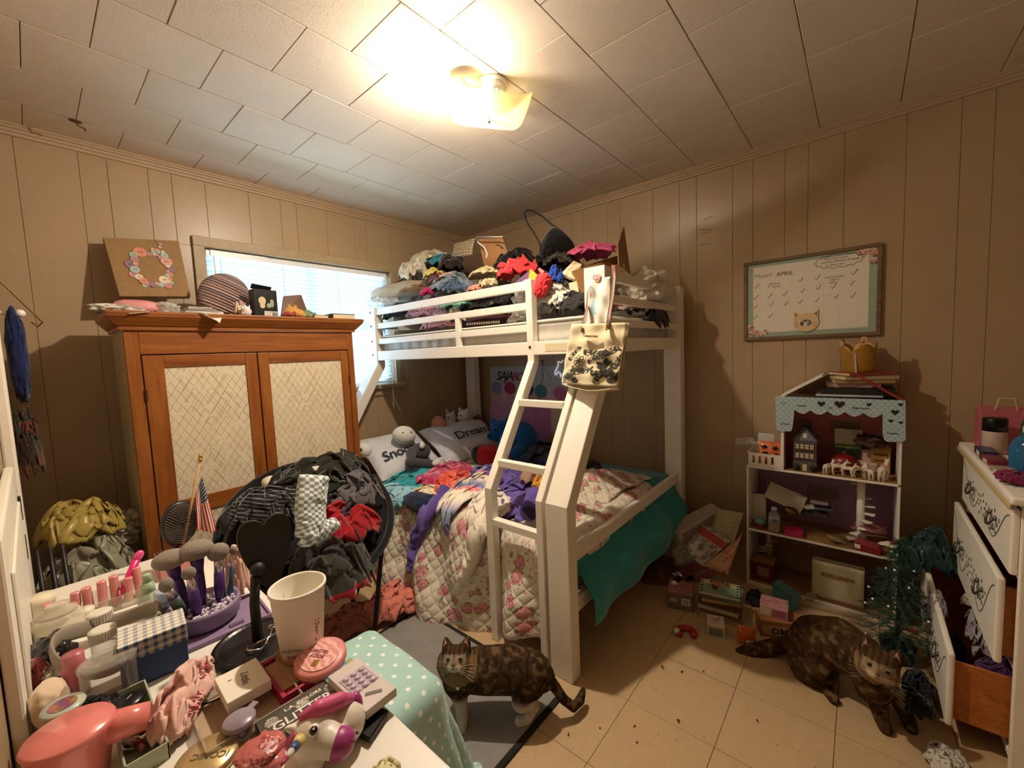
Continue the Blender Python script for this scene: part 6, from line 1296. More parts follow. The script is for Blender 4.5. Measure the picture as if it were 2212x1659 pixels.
# cosmetics tray, boxes, palettes
trm = glassy('tray_clear', '#c9bda6', .1, .3)
tr2 = thing('clear_tray', 'clear plastic tray with tan compartments under the white box', 'tray', V(.205, .858, TZ+.0005), -.03)
obj('tray_bottom', MB().bb((-.07, -.075, 0), (.075, .075, .003)), mat('tray_tan', '#b59a7c', .6), tr2)
for a, b in (((-.072, -.077, 0), (-.069, .077, .022)), ((.074, -.077, 0), (.077, .077, .022)), ((-.072, -.077, 0), (.077, -.074, .022)), ((-.072, .074, 0), (.077, .077, .022)), ((-.01, -.074, .003), (-.008, .074, .018))): obj('wall', MB().bb(a, b), trm, tr2)
lw_ = thing('white_box', 'flat white gift box with grey script lid resting on the clear tray', 'box', V(.212, .880, TZ+.024), -.03)
obj('box', MB().bb((-.035, -.044, 0), (.035, .044, .020)), mat('box_white', '#e9e0cf', .55), lw_, bevel=.001); text('Little', .018, mat('print_grey'), lw_, (.004, .0, .0204), (0, 0, -PI/2-.15), shear=.3, extrude=.0002, bold=.0002); text("ve", .008, mat('print_grey'), lw_, (-.016, .014, .0204), (0, 0, PI-.2), shear=.3, extrude=.0002)
rb_ = thing('raspberry_box', 'open raspberry red card box between the white box and the pink tub', 'box', V(.288, .862, TZ+.002), PI/2); rsp = mat('card_raspberry', '#a3173f', .5)
for a, b in (((-.065, -.035, 0), (.065, .035, .003)), ((-.065, -.038, 0), (.065, -.030, .022)), ((-.065, .03, 0), (.065, .038, .022)), ((.058, -.03, 0), (.065, .03, .022)), ((-.065, -.03, 0), (-.058, .03, .022))): obj('panel', MB().bb(a, b), rsp, rb_, bevel=.001)
obj('insert', MB().bb((-.04, -.028, .003), (.055, .03, .016)), mat('card_tan', '#b58a66', .6), rb_, bevel=.001)
slab('kraft_flap', 'small kraft box flap standing behind the white box', 'box', [T(592, 1442)+V(0, 0, .0), T(640, 1452)+V(0, 0, .0), T(652, 1470)+V(0, 0, .035), T(604, 1440)+V(0, 0, .04)], .003, kraft)
pt = lat('pink_tub', 'round pink body butter tub with swirl label', 'tub', 697, 1452, [(0, 0), (.038, 0), (.043, .006), (.043, .022), (.047, .024), (.049, .030), (.049, .038), (.045, .042), (0, .043)], mat('tub_pink', '#d98a86', .3), 48, tilt=(.12, -.1, 0))
obj('label', MB().lathe([(0, .0432), (.038, .0432), (.038, .0436), (0, .0437)], 40), mat('label_swirl', '#d99a94', .4, pat=lambda N: N.mix(N.stripe(N.m('ADD', N.xyz(N.coord())[0], N.m('MULTIPLY', N.noise(N.coord(), 40, 2), .03)), .013, .5), '#d98f8a', '#e6b3a8')), pt)
text('BODY\nGLOW', .011, mat('ink_maroon', '#6b1f2a', .7), pt, (.0, .004, .0440), (0, 0, 2.1), extrude=.0002, bold=.0003); obj('gold_patch', MB().box((-.016, -.012, .0440), (.014, .012, .0006), (0, 0, .6)), mat('gold_foil', '#b08a4a', .3, .7), pt)
ec = thing('eyelash_curler', 'silver eyelash curler lying on the mirror base', 'curler', T(566, 1408)+V(0, 0, .016), .5); chrome = mat('chrome', '#d5d2cb', .15, 1)
obj('loop', MB().tube([(.0, .012, .002), (-.02, .016, .006), (-.034, .0, .012), (-.02, -.016, .006), (.0, -.012, .002)], .0022, 8), chrome, ec, smooth=True)
for s in (-1, 1): obj('arm', MB().tube([(0, .012*s, .002), (.022, -.002*s, .002), (.055, .02*s, .002)], .0022, 8).tube([(.055+.007*math.cos(a), .022*s+.007*math.sin(a), .002) for a in [2*PI*k/16 for k in range(16)]], .0018, 6, True), chrome, ec, smooth=True)
obj('pad', MB().tube([(-.03, .010, .004), (-.036, 0, .004), (-.03, -.010, .004)], .003, 8), bp, ec, smooth=True)
gp_ = thing('glitter_palette', 'dark glitter eyeshadow palette with clear lid and white lettering', 'palette', V(.268, .752, TZ+.004), -.07)
obj('case', MB().bb((-.070, -.033, 0), (.070, .033, .013)), mat('palette_black', '#1b1815', .3), gp_, bevel=.0015); obj('lid', MB().bb((-.069, -.032, .013), (.069, .032, .017)), mat('palette_smoke', '#57524a', .12, spec=.8, coat=.5), gp_, bevel=.001)
for k in range(3): obj('pan', MB().lathe([(0, .0172), (.011, .0172), (.011, .0176), (0, .0177)], 20, Matrix.Translation((-.05+k*.05, .006, 0))), mat('pan_silver', '#a8a294', .2, .7, bump=(300, 1)), gp_)
text('L.A. COLORS', .011, mat('print_white', '#dcd8d0', .6), gp_, (.004, .013, .0178), (0, 0, 0), extrude=.0002, bold=.0003); text('GLITTER', .026, mat('print_white'), gp_, (-.004, -.012, .0178), (0, 0, 0), extrude=.0002, bold=.0005)
nl = thing('nail_box', 'pale press-on nail box with holographic hanger on top of a black palette', 'box', V(.352, .700, TZ+.0205), -1.54); pal2 = mat('nail_card', '#c9bcb4', .4)
obj('card', MB().bb((-.065, -.031, 0), (.065, .031, .016)), pal2, nl, bevel=.001); obj('window', MB().bb((-.034, -.025, .0162), (.018, .025, .0172)), mat('nail_window', '#b7a2b4', .2), nl)
obj('hang_tab', MB().bb((-.092, -.031, .002), (-.065, .031, .003)), mat('holo_tab', '#9fc0cf', .2, .5, pat=lambda N: N.ramp(N.noise(N.coord(), 30, 2), [(.35, '#d9cf8f'), (.5, '#7fc4dc'), (.65, '#cfd6da')])), nl)
for i in range(4):
    for j in range(3): obj('false_nail', MB().ball((-.027+i*.0135, -.016+j*.016, .018), (.0058, .0062, .0035), 10, 6), mat('nail_lilac', '#c4b0c0', .15, coat=.5), nl, smooth=True)
obj('size_slot', MB().tube([(.032, -.012, .0165), (.040, .0, .0165), (.048, .012, .0165)], .004, 8, flat=.2), mat('print_grey'), nl)
slab('black_palette', 'closed black palette under the nail box', 'palette', [T(745, 1500), T(862, 1546)+V(-.012, .012, 0), T(800, 1612), T(700, 1560)], .010, bp).location.z += .008
pc = lat('clear_pot', 'small pot with violet cream and frosted lid', 'pot', 520, 1590, [(0, 0), (.018, 0), (.022, .02), (.022, .026), (0, .026)], mat('violet_cream', '#5b3f66', .3), parts=(('lid', [(.024, .024), (.025, .030), (.022, .033), (0, .034)], glassy('frosted_lid', '#a89aa4', .25, .6)), ))
obj('tab', MB().box((.024, .014, .030), (.018, .012, .002), (0, 0, .5)), glassy('frosted_lid'), pc)
pg = lat('pearl_ring', 'thin dark ring tray with a single pearl beside the white box', 'dish', 462, 1492, [(0, 0), (.035, 0), (.037, .003), (.036, .005), (.034, .003), (0, .002)], mat('dish_pale', '#d3c7ae', .3)); obj('dark_rim', MB().tube([(.0365*math.cos(a), .0365*math.sin(a), .004) for a in [2*PI*k/40 for k in range(40)]], .0014, 6, True), mat('ring_dark', '#3a2f28', .3, .6), pg); obj('pearl', MB().ball((.022, .012, .006), .004, 12, 8), mat('pearl', '#eae0cc', .2), pg, smooth=True)
gc = lat('gold_compact', 'champagne gold compact with dark lettering in the foreground', 'compact', 448, 1650, [(0, 0), (.040, 0), (.043, .003), (.043, .012), (.040, .015), (0, .0155)], mat('champagne', '#c9b07c', .25, .5), 48); text('ICONIC', .016, mat('ink_brown'), gc, (.004, -.006, .0157), (0, 0, PI-.75), extrude=.0002, bold=.0002)
heap('red_print_bag', 'red and pink printed packet behind the unicorn', 'packet', T(565, 1640)+V(0, 0, .012), (.035, .03, .016), mat('packet_red', '#a33a3a', .35, pat=floral('#c46a64', '#8a1f2a', '#e0a49a', '#7a2a2a', 5, uv=False)), seed=126, amp=.12)
heap('pale_tissue', 'pale yellow tissue paper at the bottom edge of the vanity', 'tissue', T(850, 1665)+V(-.02, -.01, .012), (.025, .025, .02), F('fab_tissue', '#e3d9a8'), seed=127, amp=.3)
lat('bead_green', 'dark green wooden bead with a hole on the table', 'bead', 428, 1452, [(.004, .002), (.010, .004), (.012, .010), (.010, .016), (.004, .018), (.004, .002)], mat('bead_olive', '#4d5236', .4), 20)
# unicorn toy head
uo = T(720, 1665)+V(-.01, 0, .0); un = thing('unicorn_toy', 'white unicorn toy with pink mane, magenta snout and rainbow horn', 'toy', uo)
ur = lambda u, v, dz: P(u, v, z=TZ+dz)-uo
uw = mat('unicorn_white', '#e2d8c6', .4, var=.02); um = mat('unicorn_magenta', '#a03a78', .4); uk = mat('unicorn_pink', '#c9537f', .45)
hc_ = ur(680, 1585, .055); sn = ur(722, 1605, .050)
obj('head', blob([('e', hc_, (.034, .032, .034)), ('c', [hc_, hc_*.3+sn*.7, sn], [.030, .024, .022]), ('c', [ur(745, 1560, .035), ur(690, 1590, .035)], [.034, .032]), ('e', ur(660, 1640, .02), (.03, .03, .028)), ('c', [ur(640, 1575, .07), ur(618, 1572, .085)], [.010, .004])], .004, 3), uw, un)
obj('snout', MB().ball(sn+V(.006, -.006, -.002), (.0225, .021, .022), 22, 14), um, un, smooth=True)
for q in (V(.012, -.024, .004), V(.024, -.014, .002)): obj('nostril', MB().ball(sn+q+V(.004, -.004, .004), .0025, 8, 6), mat('nostril', '#6b1f4a', .5), un)
ey = ur(678, 1577, .082); obj('eye_white', MB().ball(ey, (.0085, .007, .0085), 14, 10), mat('eye_white', '#efe6d6', .2), un, smooth=True); obj('pupil', MB().ball(ey+V(-.002, -.004, .003), .006, 12, 8), mat('pupil_brown', '#22140e', .1), un, smooth=True); obj('eye_glint', MB().ball(ey+V(-.003, -.007, .008), .0015, 8, 6), mat('eye_white'), un)
obj('mane', blob([('c', [ur(760, 1510, .062), ur(735, 1512, .082), ur(690, 1530, .092), ur(655, 1548, .086)], [.008, .012, .013, .008]), ('c', [ur(700, 1522, .088), ur(712, 1530, .082), ur(706, 1545, .078)], [.010, .009, .004]), ('c', [ur(640, 1590, .07), ur(632, 1605, .06), ur(622, 1610, .055)], [.008, .012, .006])], .003, 2), uk, un)
hs = ur(648, 1598, .082); he = ur(608, 1652, .098)
for k, c in enumerate(('#d9c070', '#3a567a', '#cfc6b8', '#a8365a')):
    a, b = k/4, (k+1)/4; obj('horn_band', MB().tube([hs*(1-a)+he*a, hs*(1-b)+he*b], [.0085*(1-a*.8), .0085*(1-b*.8)], 16), mat('horn_'+c[1:], c, .4), un, smooth=True)
obj('tail_tuft', MB().ball(ur(768, 1520, .05), (.012, .012, .02), 12, 8), um, un, smooth=True)
lat('silver_tin', 'small clear tin with pink beads by the unicorn', 'tin', 590, 1650, [(0, 0), (.018, 0), (.018, .012), (0, .0125)], mat('tin_pink', '#c46a6a', .2, var=.4), 24)

# ================================================================== DOOR WALL ON THE LEFT
struct(obj('trim_3', MB().bb((XL, 2.02, 0), (XL+.028, 2.10, 2.06)), white_paint, bevel=.006))
dleaf = thing('cabinet_door', 'white painted cabinet door with dark hinges at the left edge of the view', 'door', (XL+.002, 1.10, .0))
obj('leaf', MB().bb((0, 0, .05), (.020, .83, 1.06)), white_paint, dleaf, bevel=.005)
for a, b in (((.02, .09, .14), (.026, .74, .52)), ((.02, .09, .62), (.026, .74, .97))): obj('raised_panel', MB().bb(a, b), white_paint, dleaf, bevel=.006)
for z in (.78, .90): obj('hinge', MB().bb((.0205, .795, z), (.026, .82, z+.07)), mat('hinge_black', '#241a10', .5, .4), dleaf)
hk = thing('wall_hook', 'mint green hook rail with a looped cord at the far left', 'hook', (XL+.001, 2.2, 1.56))
obj('rail', MB().bb((0, -.14, -.0), (.014, .05, .16)), mat('mint_wood', '#8fae9c', .5), hk, bevel=.004); obj('cord', MB().tube([(.02, .0, .12), (.05, .1, .08), (.10, .28, .02), (.13, .36, -.02), (.115, .40, -.035), (.10, .36, -.02)], .0035, 6), mat('cord_tan', '#b38a4a', .8), hk, smooth=True)
pegp = P(43, 677, y=2.30); pg_ = thing('coat_peg', 'round white coat peg above the navy robe', 'peg', (XL, pegp.y, pegp.z)); obj('peg', MB().cyl((0, 0, 0), (pegp.x-XL, 0, 0), .008, n=12).ball((pegp.x-XL, 0, 0), .014, 14, 10), white_paint, pg_, smooth=True)
heapy('navy_robe', 'navy blue robe hanging from the peg on the left wall', 'robe', (14, 672, 62, 870), 2.30, .05, F('fab_navyrobe', '#15204a'), None, seed=130, amp=.10, flat=1, sq=.6)
heapy('brown_bags', 'dark patterned bag hanging under the navy robe', 'bag', (30, 880, 90, 1040), 2.40, .05, F('fab_darkbag', '#3a2a1c', floral('#3a2c1e', '#7a3a22', '#5a3a2a', '#2a3a3a', 1.5, uv=False)), None, seed=131, amp=.2, flat=1)
yb = mat('plastic_yellow', '#a8924a', .35, bump=(20, .3)); 
heapy('yellow_bag', 'mustard yellow plastic sack stuffed between door and wardrobe', 'bag', (75, 1082, 262, 1185), 2.45, .16, yb, None, seed=132, amp=.14, f=1.5)
heapy('grey_plastic_bag', 'greyish clear plastic bag below the yellow sack', 'bag', (90, 1165, 300, 1330), 2.30, .14, mat('plastic_grey', '#8a8672', .35), None, seed=133, amp=.25, f=2.4)
heapy('white_plastic_bag', 'crinkled milky plastic bag beside the wardrobe foot', 'bag', (190, 1110, 296, 1190), 2.56, .10, milky, None, seed=134, amp=.28, f=2.6)
heap('laundry_pile', 'dark laundry pile on the floor between door and wardrobe', 'clothing', (.10, 2.40, .22), (.15, .32, .26), F('fab_darkolive', '#4a4432'), None, seed=135)
sk = thing('metal_rack', 'dark metal rack leaning behind the vanity at the far left', 'rack', (.0, 2.12, 0))
for k in range(3): obj('bar', MB().cyl((-.02+.03*k, .0, 0), (-.035+.03*k, .06, .72), .007, n=8), mat('rack_metal', '#2f2a2a', .4, .6), sk, smooth=True)

# ================================================================== TOP OF THE WARDROBE
WZ = WT+.0785
def Wt(u, y, dz=0): 
    """point on the wardrobe top under photo column u"""
    lo, hi = P(u, 640, y=y), P(u, 700, y=y); t = (WZ-lo.z)/(hi.z-lo.z); return V(lo.x+(hi.x-lo.x)*t, y, WZ+dz)
# burlap board with button wreath leaning on the wall
cs4 = [P(222, 512, y=2.79), P(386, 520, y=2.80), P(412, 640, y=2.66), P(258, 640, y=2.66)]
bz = WZ-min(c.z for c in cs4); cs4 = [c+V(0, 0, 0) for c in cs4]
bb_ = thing('burlap_board', 'burlap canvas board with a letter O wreath of pastel buttons leaning on the wall', 'wall art', (cs4[0]+cs4[1]+cs4[2]+cs4[3])/4); bbo = V(*bb_.location)
n_ = (cs4[1]-cs4[0]).cross(cs4[3]-cs4[0]).normalized(); n_ = n_ if n_.y < 0 else -n_
def burlap(N):
    oc = N.coord(); x = N.xyz(oc); w = N.m('ADD', N.m('SINE', N.m('MULTIPLY', x[0], 900)), N.m('SINE', N.m('MULTIPLY', x[2], 900))); N.bump(w, .3, .001); return N.mix(N.noise(oc, 40, 4, .7), '#8a6a42', '#a5845a')
mb = MB(); mb.add([c-bbo for c in cs4]+[c-bbo-n_*.028 for c in cs4], [(0, 3, 2, 1), (4, 5, 6, 7), (0, 1, 5, 4), (1, 2, 6, 5), (2, 3, 7, 6), (3, 0, 4, 7)])
obj('canvas', mb, mat('burlap', '#97764c', .95, pat=burlap), bb_, bevel=.003)
ex_ = (cs4[1]-cs4[0]).normalized(); ez_ = n_.cross(ex_).normalized(); ez_ = ez_ if ez_.z > 0 else -ez_
bcol = ['#d98f78', '#9fb8a4', '#b98a92', '#8f7480', '#d3a08e', '#a9bdb8', '#c78a90', '#e0cdb4']; random.seed(11)
def bpt(u, v):
    q = _d+_r*((u-1106)/FPX)-_u*((v-829.5)/FPX); o = V(0, 0, CAM_H); t = (bbo-o).dot(n_)/q.dot(n_); return o+q*t-bbo
btn = [(302, 545, 10), (288, 551, 6), (290, 561, 6), (282, 571, 9), (293, 570, 4), (291, 583, 7), (289, 593, 7), (300, 599, 6), (310, 608, 6), (313, 617, 4), (320, 614, 4), (331, 617, 5), (340, 614, 4), (349, 616, 5), (363, 618, 6), (356, 605, 9), (368, 595, 4), (361, 596, 4), (365, 588, 5), (368, 579, 6), (359, 566, 9), (355, 553, 6), (347, 558, 4), (362, 575, 4), (340, 541, 4), (332, 545, 4), (325, 550, 4), (318, 543, 3), (329, 539, 3), (345, 535, 3), (347, 528, 3), (335, 551, 3), (322, 552, 3), (316, 549, 3), (284, 583, 3), (372, 586, 3), (294, 577, 3), (343, 546, 3), (340, 552, 3), (352, 545, 3), (368, 604, 3), (371, 612, 3)]
Rb = Matrix(((ex_.x, ez_.x, n_.x, 0), (ex_.y, ez_.y, n_.y, 0), (ex_.z, ez_.z, n_.z, 0), (0, 0, 0, 1)))
for k, (u, v, r) in enumerate(btn):
    p = bpt(u, v); R = r*.00275; M = Matrix.Translation(p+n_*(.0+.0012*(k % 3))) @ Rb
    m_ = mat('button_%d' % (k % 8), bcol[k % 8], .3); bo_ = obj('button', MB().lathe([(0, 0), (R, 0), (R*1.02, .002), (R*.9, .0038), (R*.72, .0026), (0, .0026)], 20, M), m_, bb_, smooth=True)
    if r > 5: obj('button_holes', MB().lathe([(0, .0028), (R*.13, .0028), (R*.13, .0031), (0, .0032)], 8, M @ Matrix.Translation((R*.2, 0, 0))).lathe([(0, .0028), (R*.13, .0028), (R*.13, .0031), (0, .0032)], 8, M @ Matrix.Translation((-R*.2, 0, 0))), mat('button_hole', '#6b5248', .7), bo_)
obj('hanging_string', MB().tube([bpt(u, v)+n_*.003 for u, v in ((345, 532), (340, 526), (334, 519), (328, 514))], .0012, 5), mat('cord_tan'), bb_)
def paperpat(N): return N.mix(N.noise(N.coord(), 10, 3), '#d8d2c4', '#e6e0d2')
ppm = mat('paper_plain', '#e0dacc', .8, pat=paperpat)
def sheet(name, label, pts, m, cat='paper', bend=.01, n=8, th=.0012, group=None):
    """curled sheet through four corners"""
    c = sum(pts, V(0, 0, 0))/4; mb = MB(); nn = (pts[1]-pts[0]).cross(pts[3]-pts[0]).normalized()
    mb.grid(lambda a, b: (pts[0]*(1-a)+pts[1]*a)*(1-b)+(pts[3]*(1-a)+pts[2]*a)*b-c+nn*(bend*math.sin(PI*a)*math.sin(PI*b)+bend*.3*math.sin(9*a+4*b)), n, n)
    return tag(obj(name, mb, m, loc=c, smooth=True, solid=th), label, cat, group)
sheet('loose_paper', 'white sheet of paper hanging over the wardrobe front edge', [Wt(378, 2.40, .012), Wt(484, 2.38, .012), P(475, 698, y=2.29), P(440, 676, y=2.31)], ppm, bend=.006)
sheet('white_card', 'small white card at the front left of the wardrobe top', [Wt(277, 2.46, .014), Wt(322, 2.46, .014), P(322, 674, y=2.315), P(278, 678, y=2.315)], ppm, bend=.001)
pst = thing('pink_package', 'pink paper-wrapped packet on the left of the wardrobe top', 'packet', Wt(300, 2.52, .035)); obj('wrap', np_mesh('wrap', *lump((0, 0, 0), (.085, .04, .034), seed=140, amp=.05, sq=.5)), mat('pink_paper', '#d38a8a', .5), pst)
heap('paper_bundle', 'bundle of crumpled cellophane and papers at the left end of the wardrobe', 'papers', Wt(255, 2.50, .018), (.085, .06, .022), mat('papers_mixed', '#c9c2b0', .6, pat=lambda N: N.mix(N.m('GREATER_THAN', N.noise(N.coord(), 20, 2), .5), '#d9d3c6', '#a89f8e')), seed=141, amp=.25)
heap('bubble_package', 'clear plastic blister packaging on the wardrobe top', 'packaging', Wt(362, 2.52, .030), (.05, .05, .035), clearp, seed=142, amp=.25, f=2.4)
for k, (u0, u1, z, c, lab) in enumerate(((392, 470, .004, '#8d887e', 'grey notebook at the bottom of the wardrobe stack'), (398, 478, .014, '#c9c3b6', 'white notebook in the wardrobe stack'), (402, 462, .024, '#a9a296', 'thin grey magazine in the wardrobe stack'), (405, 455, .032, '#d6cfc0', 'top white booklet of the wardrobe stack'))):
    a = Wt(u0, 2.47); b = Wt(u1, 2.47); t = thing('notebook', lab, 'notebook', ((a.x+b.x)/2, 2.50, WZ+z), random.uniform(-.08, .08), 'notebooks on the wardrobe'); obj('cover', MB().box((0, 0, .004), (b.x-a.x, .13, .008)), mat('nb_'+c[1:], c, .6), t, bevel=.001); obj('pages', MB().box((0, .001, .004), (b.x-a.x-.006, .132, .0055)), ppm, t)
kc = Wt(490, 2.58, .115); kn_ = thing('knit_cushion', 'round ribbed knit cushion in grey and pink stripes leaning by the window', 'cushion', kc)
def knitp(N):
    oc = N.coord(); x = N.xyz(oc); s = N.m('ADD', N.m('MULTIPLY', x[0], .45), x[2]); f = N.noise(oc, 60, 3); N.bump(N.m('ADD', N.m('SINE', N.m('MULTIPLY', s, 420)), f), .9, .005); n = N.n('ShaderNodeTexNoise', noise_dimensions='1D'); N.put(n.inputs['W'], s); n.inputs['Scale'].default_value = 55
    return N.ramp(n.outputs['Fac'], [(.35, '#7b7272'), (.5, '#a0827c'), (.65, '#c4a69a')])
obj('body', MB().ball((0, 0, 0), (.118, .055, .122), 36, 24, (.25, .2, 0)), mat('knit_stripe', '#94807c', .95, pat=knitp), kn_, smooth=True)
heap('floral_scarf', 'cream scarf with pink flowers bunched against the black box', 'scarf', Wt(520, 2.45, .035), (.03, .03, .05), F('fab_scarf', '#d8c7b4', floral('#dccdb8', '#b04a5a', '#c98a8a', '#9a8a70', 3, uv=False)), seed=143)
heap('crumpled_tissue', 'crumpled white tissue in front of the floral scarf', 'tissue', Wt(533, 2.40, .022), (.022, .018, .026), mat('tissue_white', '#e3ddd6', .8), seed=144, amp=.35, f=2.4)
bb2 = Wt(572, 2.45); bx2 = thing('black_box', 'black product box with pictured glassware and white barcode label', 'box', (bb2.x, 2.45, WZ), .06); h2 = .145; w2 = .115
bkm = mat('box_black', '#14130f', .3, spec=.5)
obj('carton', MB().bb((-w2/2, -.03, 0), (w2/2, .03, h2)), bkm, bx2, bevel=.001); obj('torn_flap', MB().box((-.01, -.01, h2+.012), (w2*.85, .002, .028), (.6, .1, 0)), bkm, bx2)
obj('label', MB().bb((-.012, -.0312, .004), (.054, -.030, .032)), mat('label_white', '#d8d2c6', .6), bx2)
for k in range(11): obj('barcode_bar', MB().bb((.026+k*.0024, -.0316, .008), (.0268+k*.0024+.0006*(k % 3), -.0312, .028)), ikb, bx2)
text('COLD BREW', .006, ikb, bx2, (.008, -.0314, .024), (PI/2, 0, 0)); text('MAKER SET', .005, ikb, bx2, (.008, -.0314, .013), (PI/2, 0, 0))
gm = mat('print_cream', '#c9b98c', .6)
obj('printed_jug', MB().ball((-.018, -.0305, .085), (.018, .0008, .022), 16, 10).ball((-.018, -.0305, .060), (.013, .0008, .014), 12, 8), gm, bx2); obj('printed_cups', MB().ball((.014, -.0305, .062), (.012, .0008, .013), 12, 8).ball((.030, -.0305, .075), (.010, .0008, .022), 12, 8), mat('print_green', '#8f9a80', .6), bx2)
bt_ = Wt(632, 2.46, .035); yt = thing('yellow_plush', 'yellow plush toy lying face down with red cloth on the wardrobe', 'plush toy', bt_)
obj('body', blob([('e', (0, 0, .0), (.045, .035, .033)), ('e', (.035, .01, -.005), (.04, .035, .028)), ('e', (-.01, .01, .036), (.011, .01, .012)), ('e', (.025, .012, .036), (.011, .01, .012)), ('c', [(-.03, -.01, -.01), (-.05, -.02, -.02)], [.016, .013]), ('c', [(.03, -.02, -.01), (.05, -.03, -.015)], [.016, .014])], .005, 3), fz('yellow', '#c9974a'), yt); obj('nose', MB().ball((-.002, -.036, -.004), (.008, .005, .006), 10, 8), eye_m, yt, smooth=True)
heap('red_hood', 'red cloth under the yellow plush toy', 'cloth', Wt(625, 2.42, .014), (.04, .03, .02), F('fab_brickred', '#9c3a2e'), seed=145)
heap('green_cloth', 'sage green felt cloth beside the yellow plush toy', 'cloth', Wt(665, 2.47, .022), (.06, .05, .03), F('fab_sage', '#7f9670'), seed=146, amp=.14)
slab('wooden_plaque', 'brown wooden plaque leaning at the window behind the yellow plush', 'plaque', [Wt(605, 2.60, .0), Wt(672, 2.62, .0), P(650, 637, y=2.64), P(612, 640, y=2.64)], .012, mat('plaque_brown', '#6b4a30', .5, var=.1))
def book(name, label, c, size, rz, cover, group=None, pages=None, tiltx=0):
    t = thing(name, label, 'book', c, rz, group, (tiltx, 0, rz)); w, d, h = size; pg = pages or mat('book_pages', '#d6c7a4', .85)
    obj('cover', MB().bb((-w/2, -d/2, 0), (w/2, d/2, .0025)).bb((-w/2, -d/2, h-.0025), (w/2, d/2, h)).bb((-w/2, -d/2, 0), (-w/2+.003, d/2, h)), cover, t); obj('pages', MB().bb((-w/2+.003, -d/2+.003, .0025), (w/2-.003, d/2-.003, h-.0025)), pg, t); return t
random.seed(21)
book('paperback', 'dark green covered book at the right end of the wardrobe top', Wt(735, 2.43), (.145, .10, .032), .04, mat('cover_dkgreen', '#3f4a3c', .5)); book('paperback', 'thin tan book under the sage cloth on the wardrobe', Wt(690, 2.42), (.08, .08, .02), -.1, mat('cover_tan', '#a5875c', .5))

# ================================================================== POSTER, NEON SIGN, WHITEBOARD
ps = thing('wall_poster', 'pop group poster in pale blue and pink on the wall behind the lower bunk', 'poster', (XW-.0015, 2.20, .94))
p0 = P(1058, 792, x=XW-.002); p1 = P(1236, 800, x=XW-.002); pz0 = .655; y0_, y1_ = p0.y, 1.755; pw_ = y0_-y1_; ph = p0.z-pz0
def poster_pat(N):
    co = N.coord('UV'); x = N.xyz(co); g = N.ramp(x[1], [(0, '#a9b8c4'), (.35, '#b9c4cf'), (.55, '#d9b4cf'), (.8, '#c98fbc'), (1, '#e0b4cf')]); return N.mix(N.m('MULTIPLY', N.m('SUBTRACT', N.noise(co, 5, 3), .4), .5), g, '#e3d3dc')
mb = MB(); mb.grid(lambda a, b: (.0008*math.sin(9*a)*math.sin(7*b), y0_-2.20-a*pw_, p0.z-.94-b*ph), 12, 10); obj('sheet', mb, mat('poster_print', '#c9b4cf', .35, pat=poster_pat), ps, solid=.0008)
def px_(a, b, x=-.0018): return V(x, y0_-2.20-a*pw_, p0.z-.94-b*ph)
MXP = lambda a, b, x=-.0022: Matrix(((0, 0, 1, x), (-1, 0, 0, px_(a, b).y), (0, 1, 0, px_(a, b).z), (0, 0, 0, 1)))
for s_, a, b, sz, c in (('SAJA', .20, .16, .115, '#16161c'), ('BOYS', .425, .17, .105, '#b02a5a')):
    me = text_mesh(s_, sz, shear=.35, extrude=.0003, bold=.0012, spacing=.8); o = obj('lettering', me, mat('poster_ink_'+c[1:], c, .5), ps); o.matrix_local = MXP(a, b)
# plain figures: hair cap, head and shoulders as flat print shapes
def disc(a, b, ra, rb, m, x, nm='printed_shape'): obj(nm, MB().lathe([(0, 0), (1, 0)], 28, Matrix.Translation(px_(a, b, x)) @ Matrix.Diagonal((1, ra*pw_, rb*ph, 1)) @ Matrix.Rotation(PI/2, 4, 'Y'), True), m, ps)
skin = mat('print_skin', '#d3a79a', .5)
for k, (a, hb, hr, cx_) in enumerate(((.09, .33, '#8f8fc4', '#d9a3cc'), (.27, .33, '#a8335a', '#cfa8cf'), (.50, .34, '#3a3f55', '#c98fbc'), (.66, .36, '#3f8f94', '#c47fb4'), (.88, .38, '#b8648f', '#dcc4b4'))):
    disc(a, .80, .115, .34, mat('print_coat_'+cx_[1:], cx_, .5), -.0016-.0001*k, 'printed_shoulders'); disc(a, hb+.10, .062, .125, skin, -.0022-.0001*k, 'printed_head'); disc(a, hb+.02, .075, .10, mat('print_hair_'+hr[1:], hr, .5), -.0028-.0001*k, 'printed_hair')
ns = thing('neon_sign', 'white neon tube sign of a cat outline hanging on the wall beside the tote', 'sign', (XW-.012, 1.86, 1.10)); no = V(*ns.location)
np_ = [(1216, 778), (1213, 783), (1205, 781), (1206, 788), (1203, 795), (1199, 803), (1199, 810), (1203, 808), (1206, 803), (1210, 806), (1211, 815), (1213, 808)]
obj('tube', MB().tube([P(u, v, x=XW-.012)-no for u, v in np_], .0055, 8), mat('neon_white', '#e6e6f0', .3, emit=.12), ns, smooth=True); obj('cable', MB().tube([P(u, v, x=XW-.004)-no for u, v in ((1172, 780), (1171, 795), (1174, 812), (1165, 840), (1166, 870))], .0016, 5).tube([P(u, v, x=XW-.004)-no for u, v in ((1172, 783), (1178, 800), (1192, 820))], .0012, 5), mat('cable_dark', '#2a3038', .6), ns)
obj('hook', MB().box(P(1171, 780, x=XW-.006)-no, (.012, .02, .01)), mat('cable_dark'), ns)

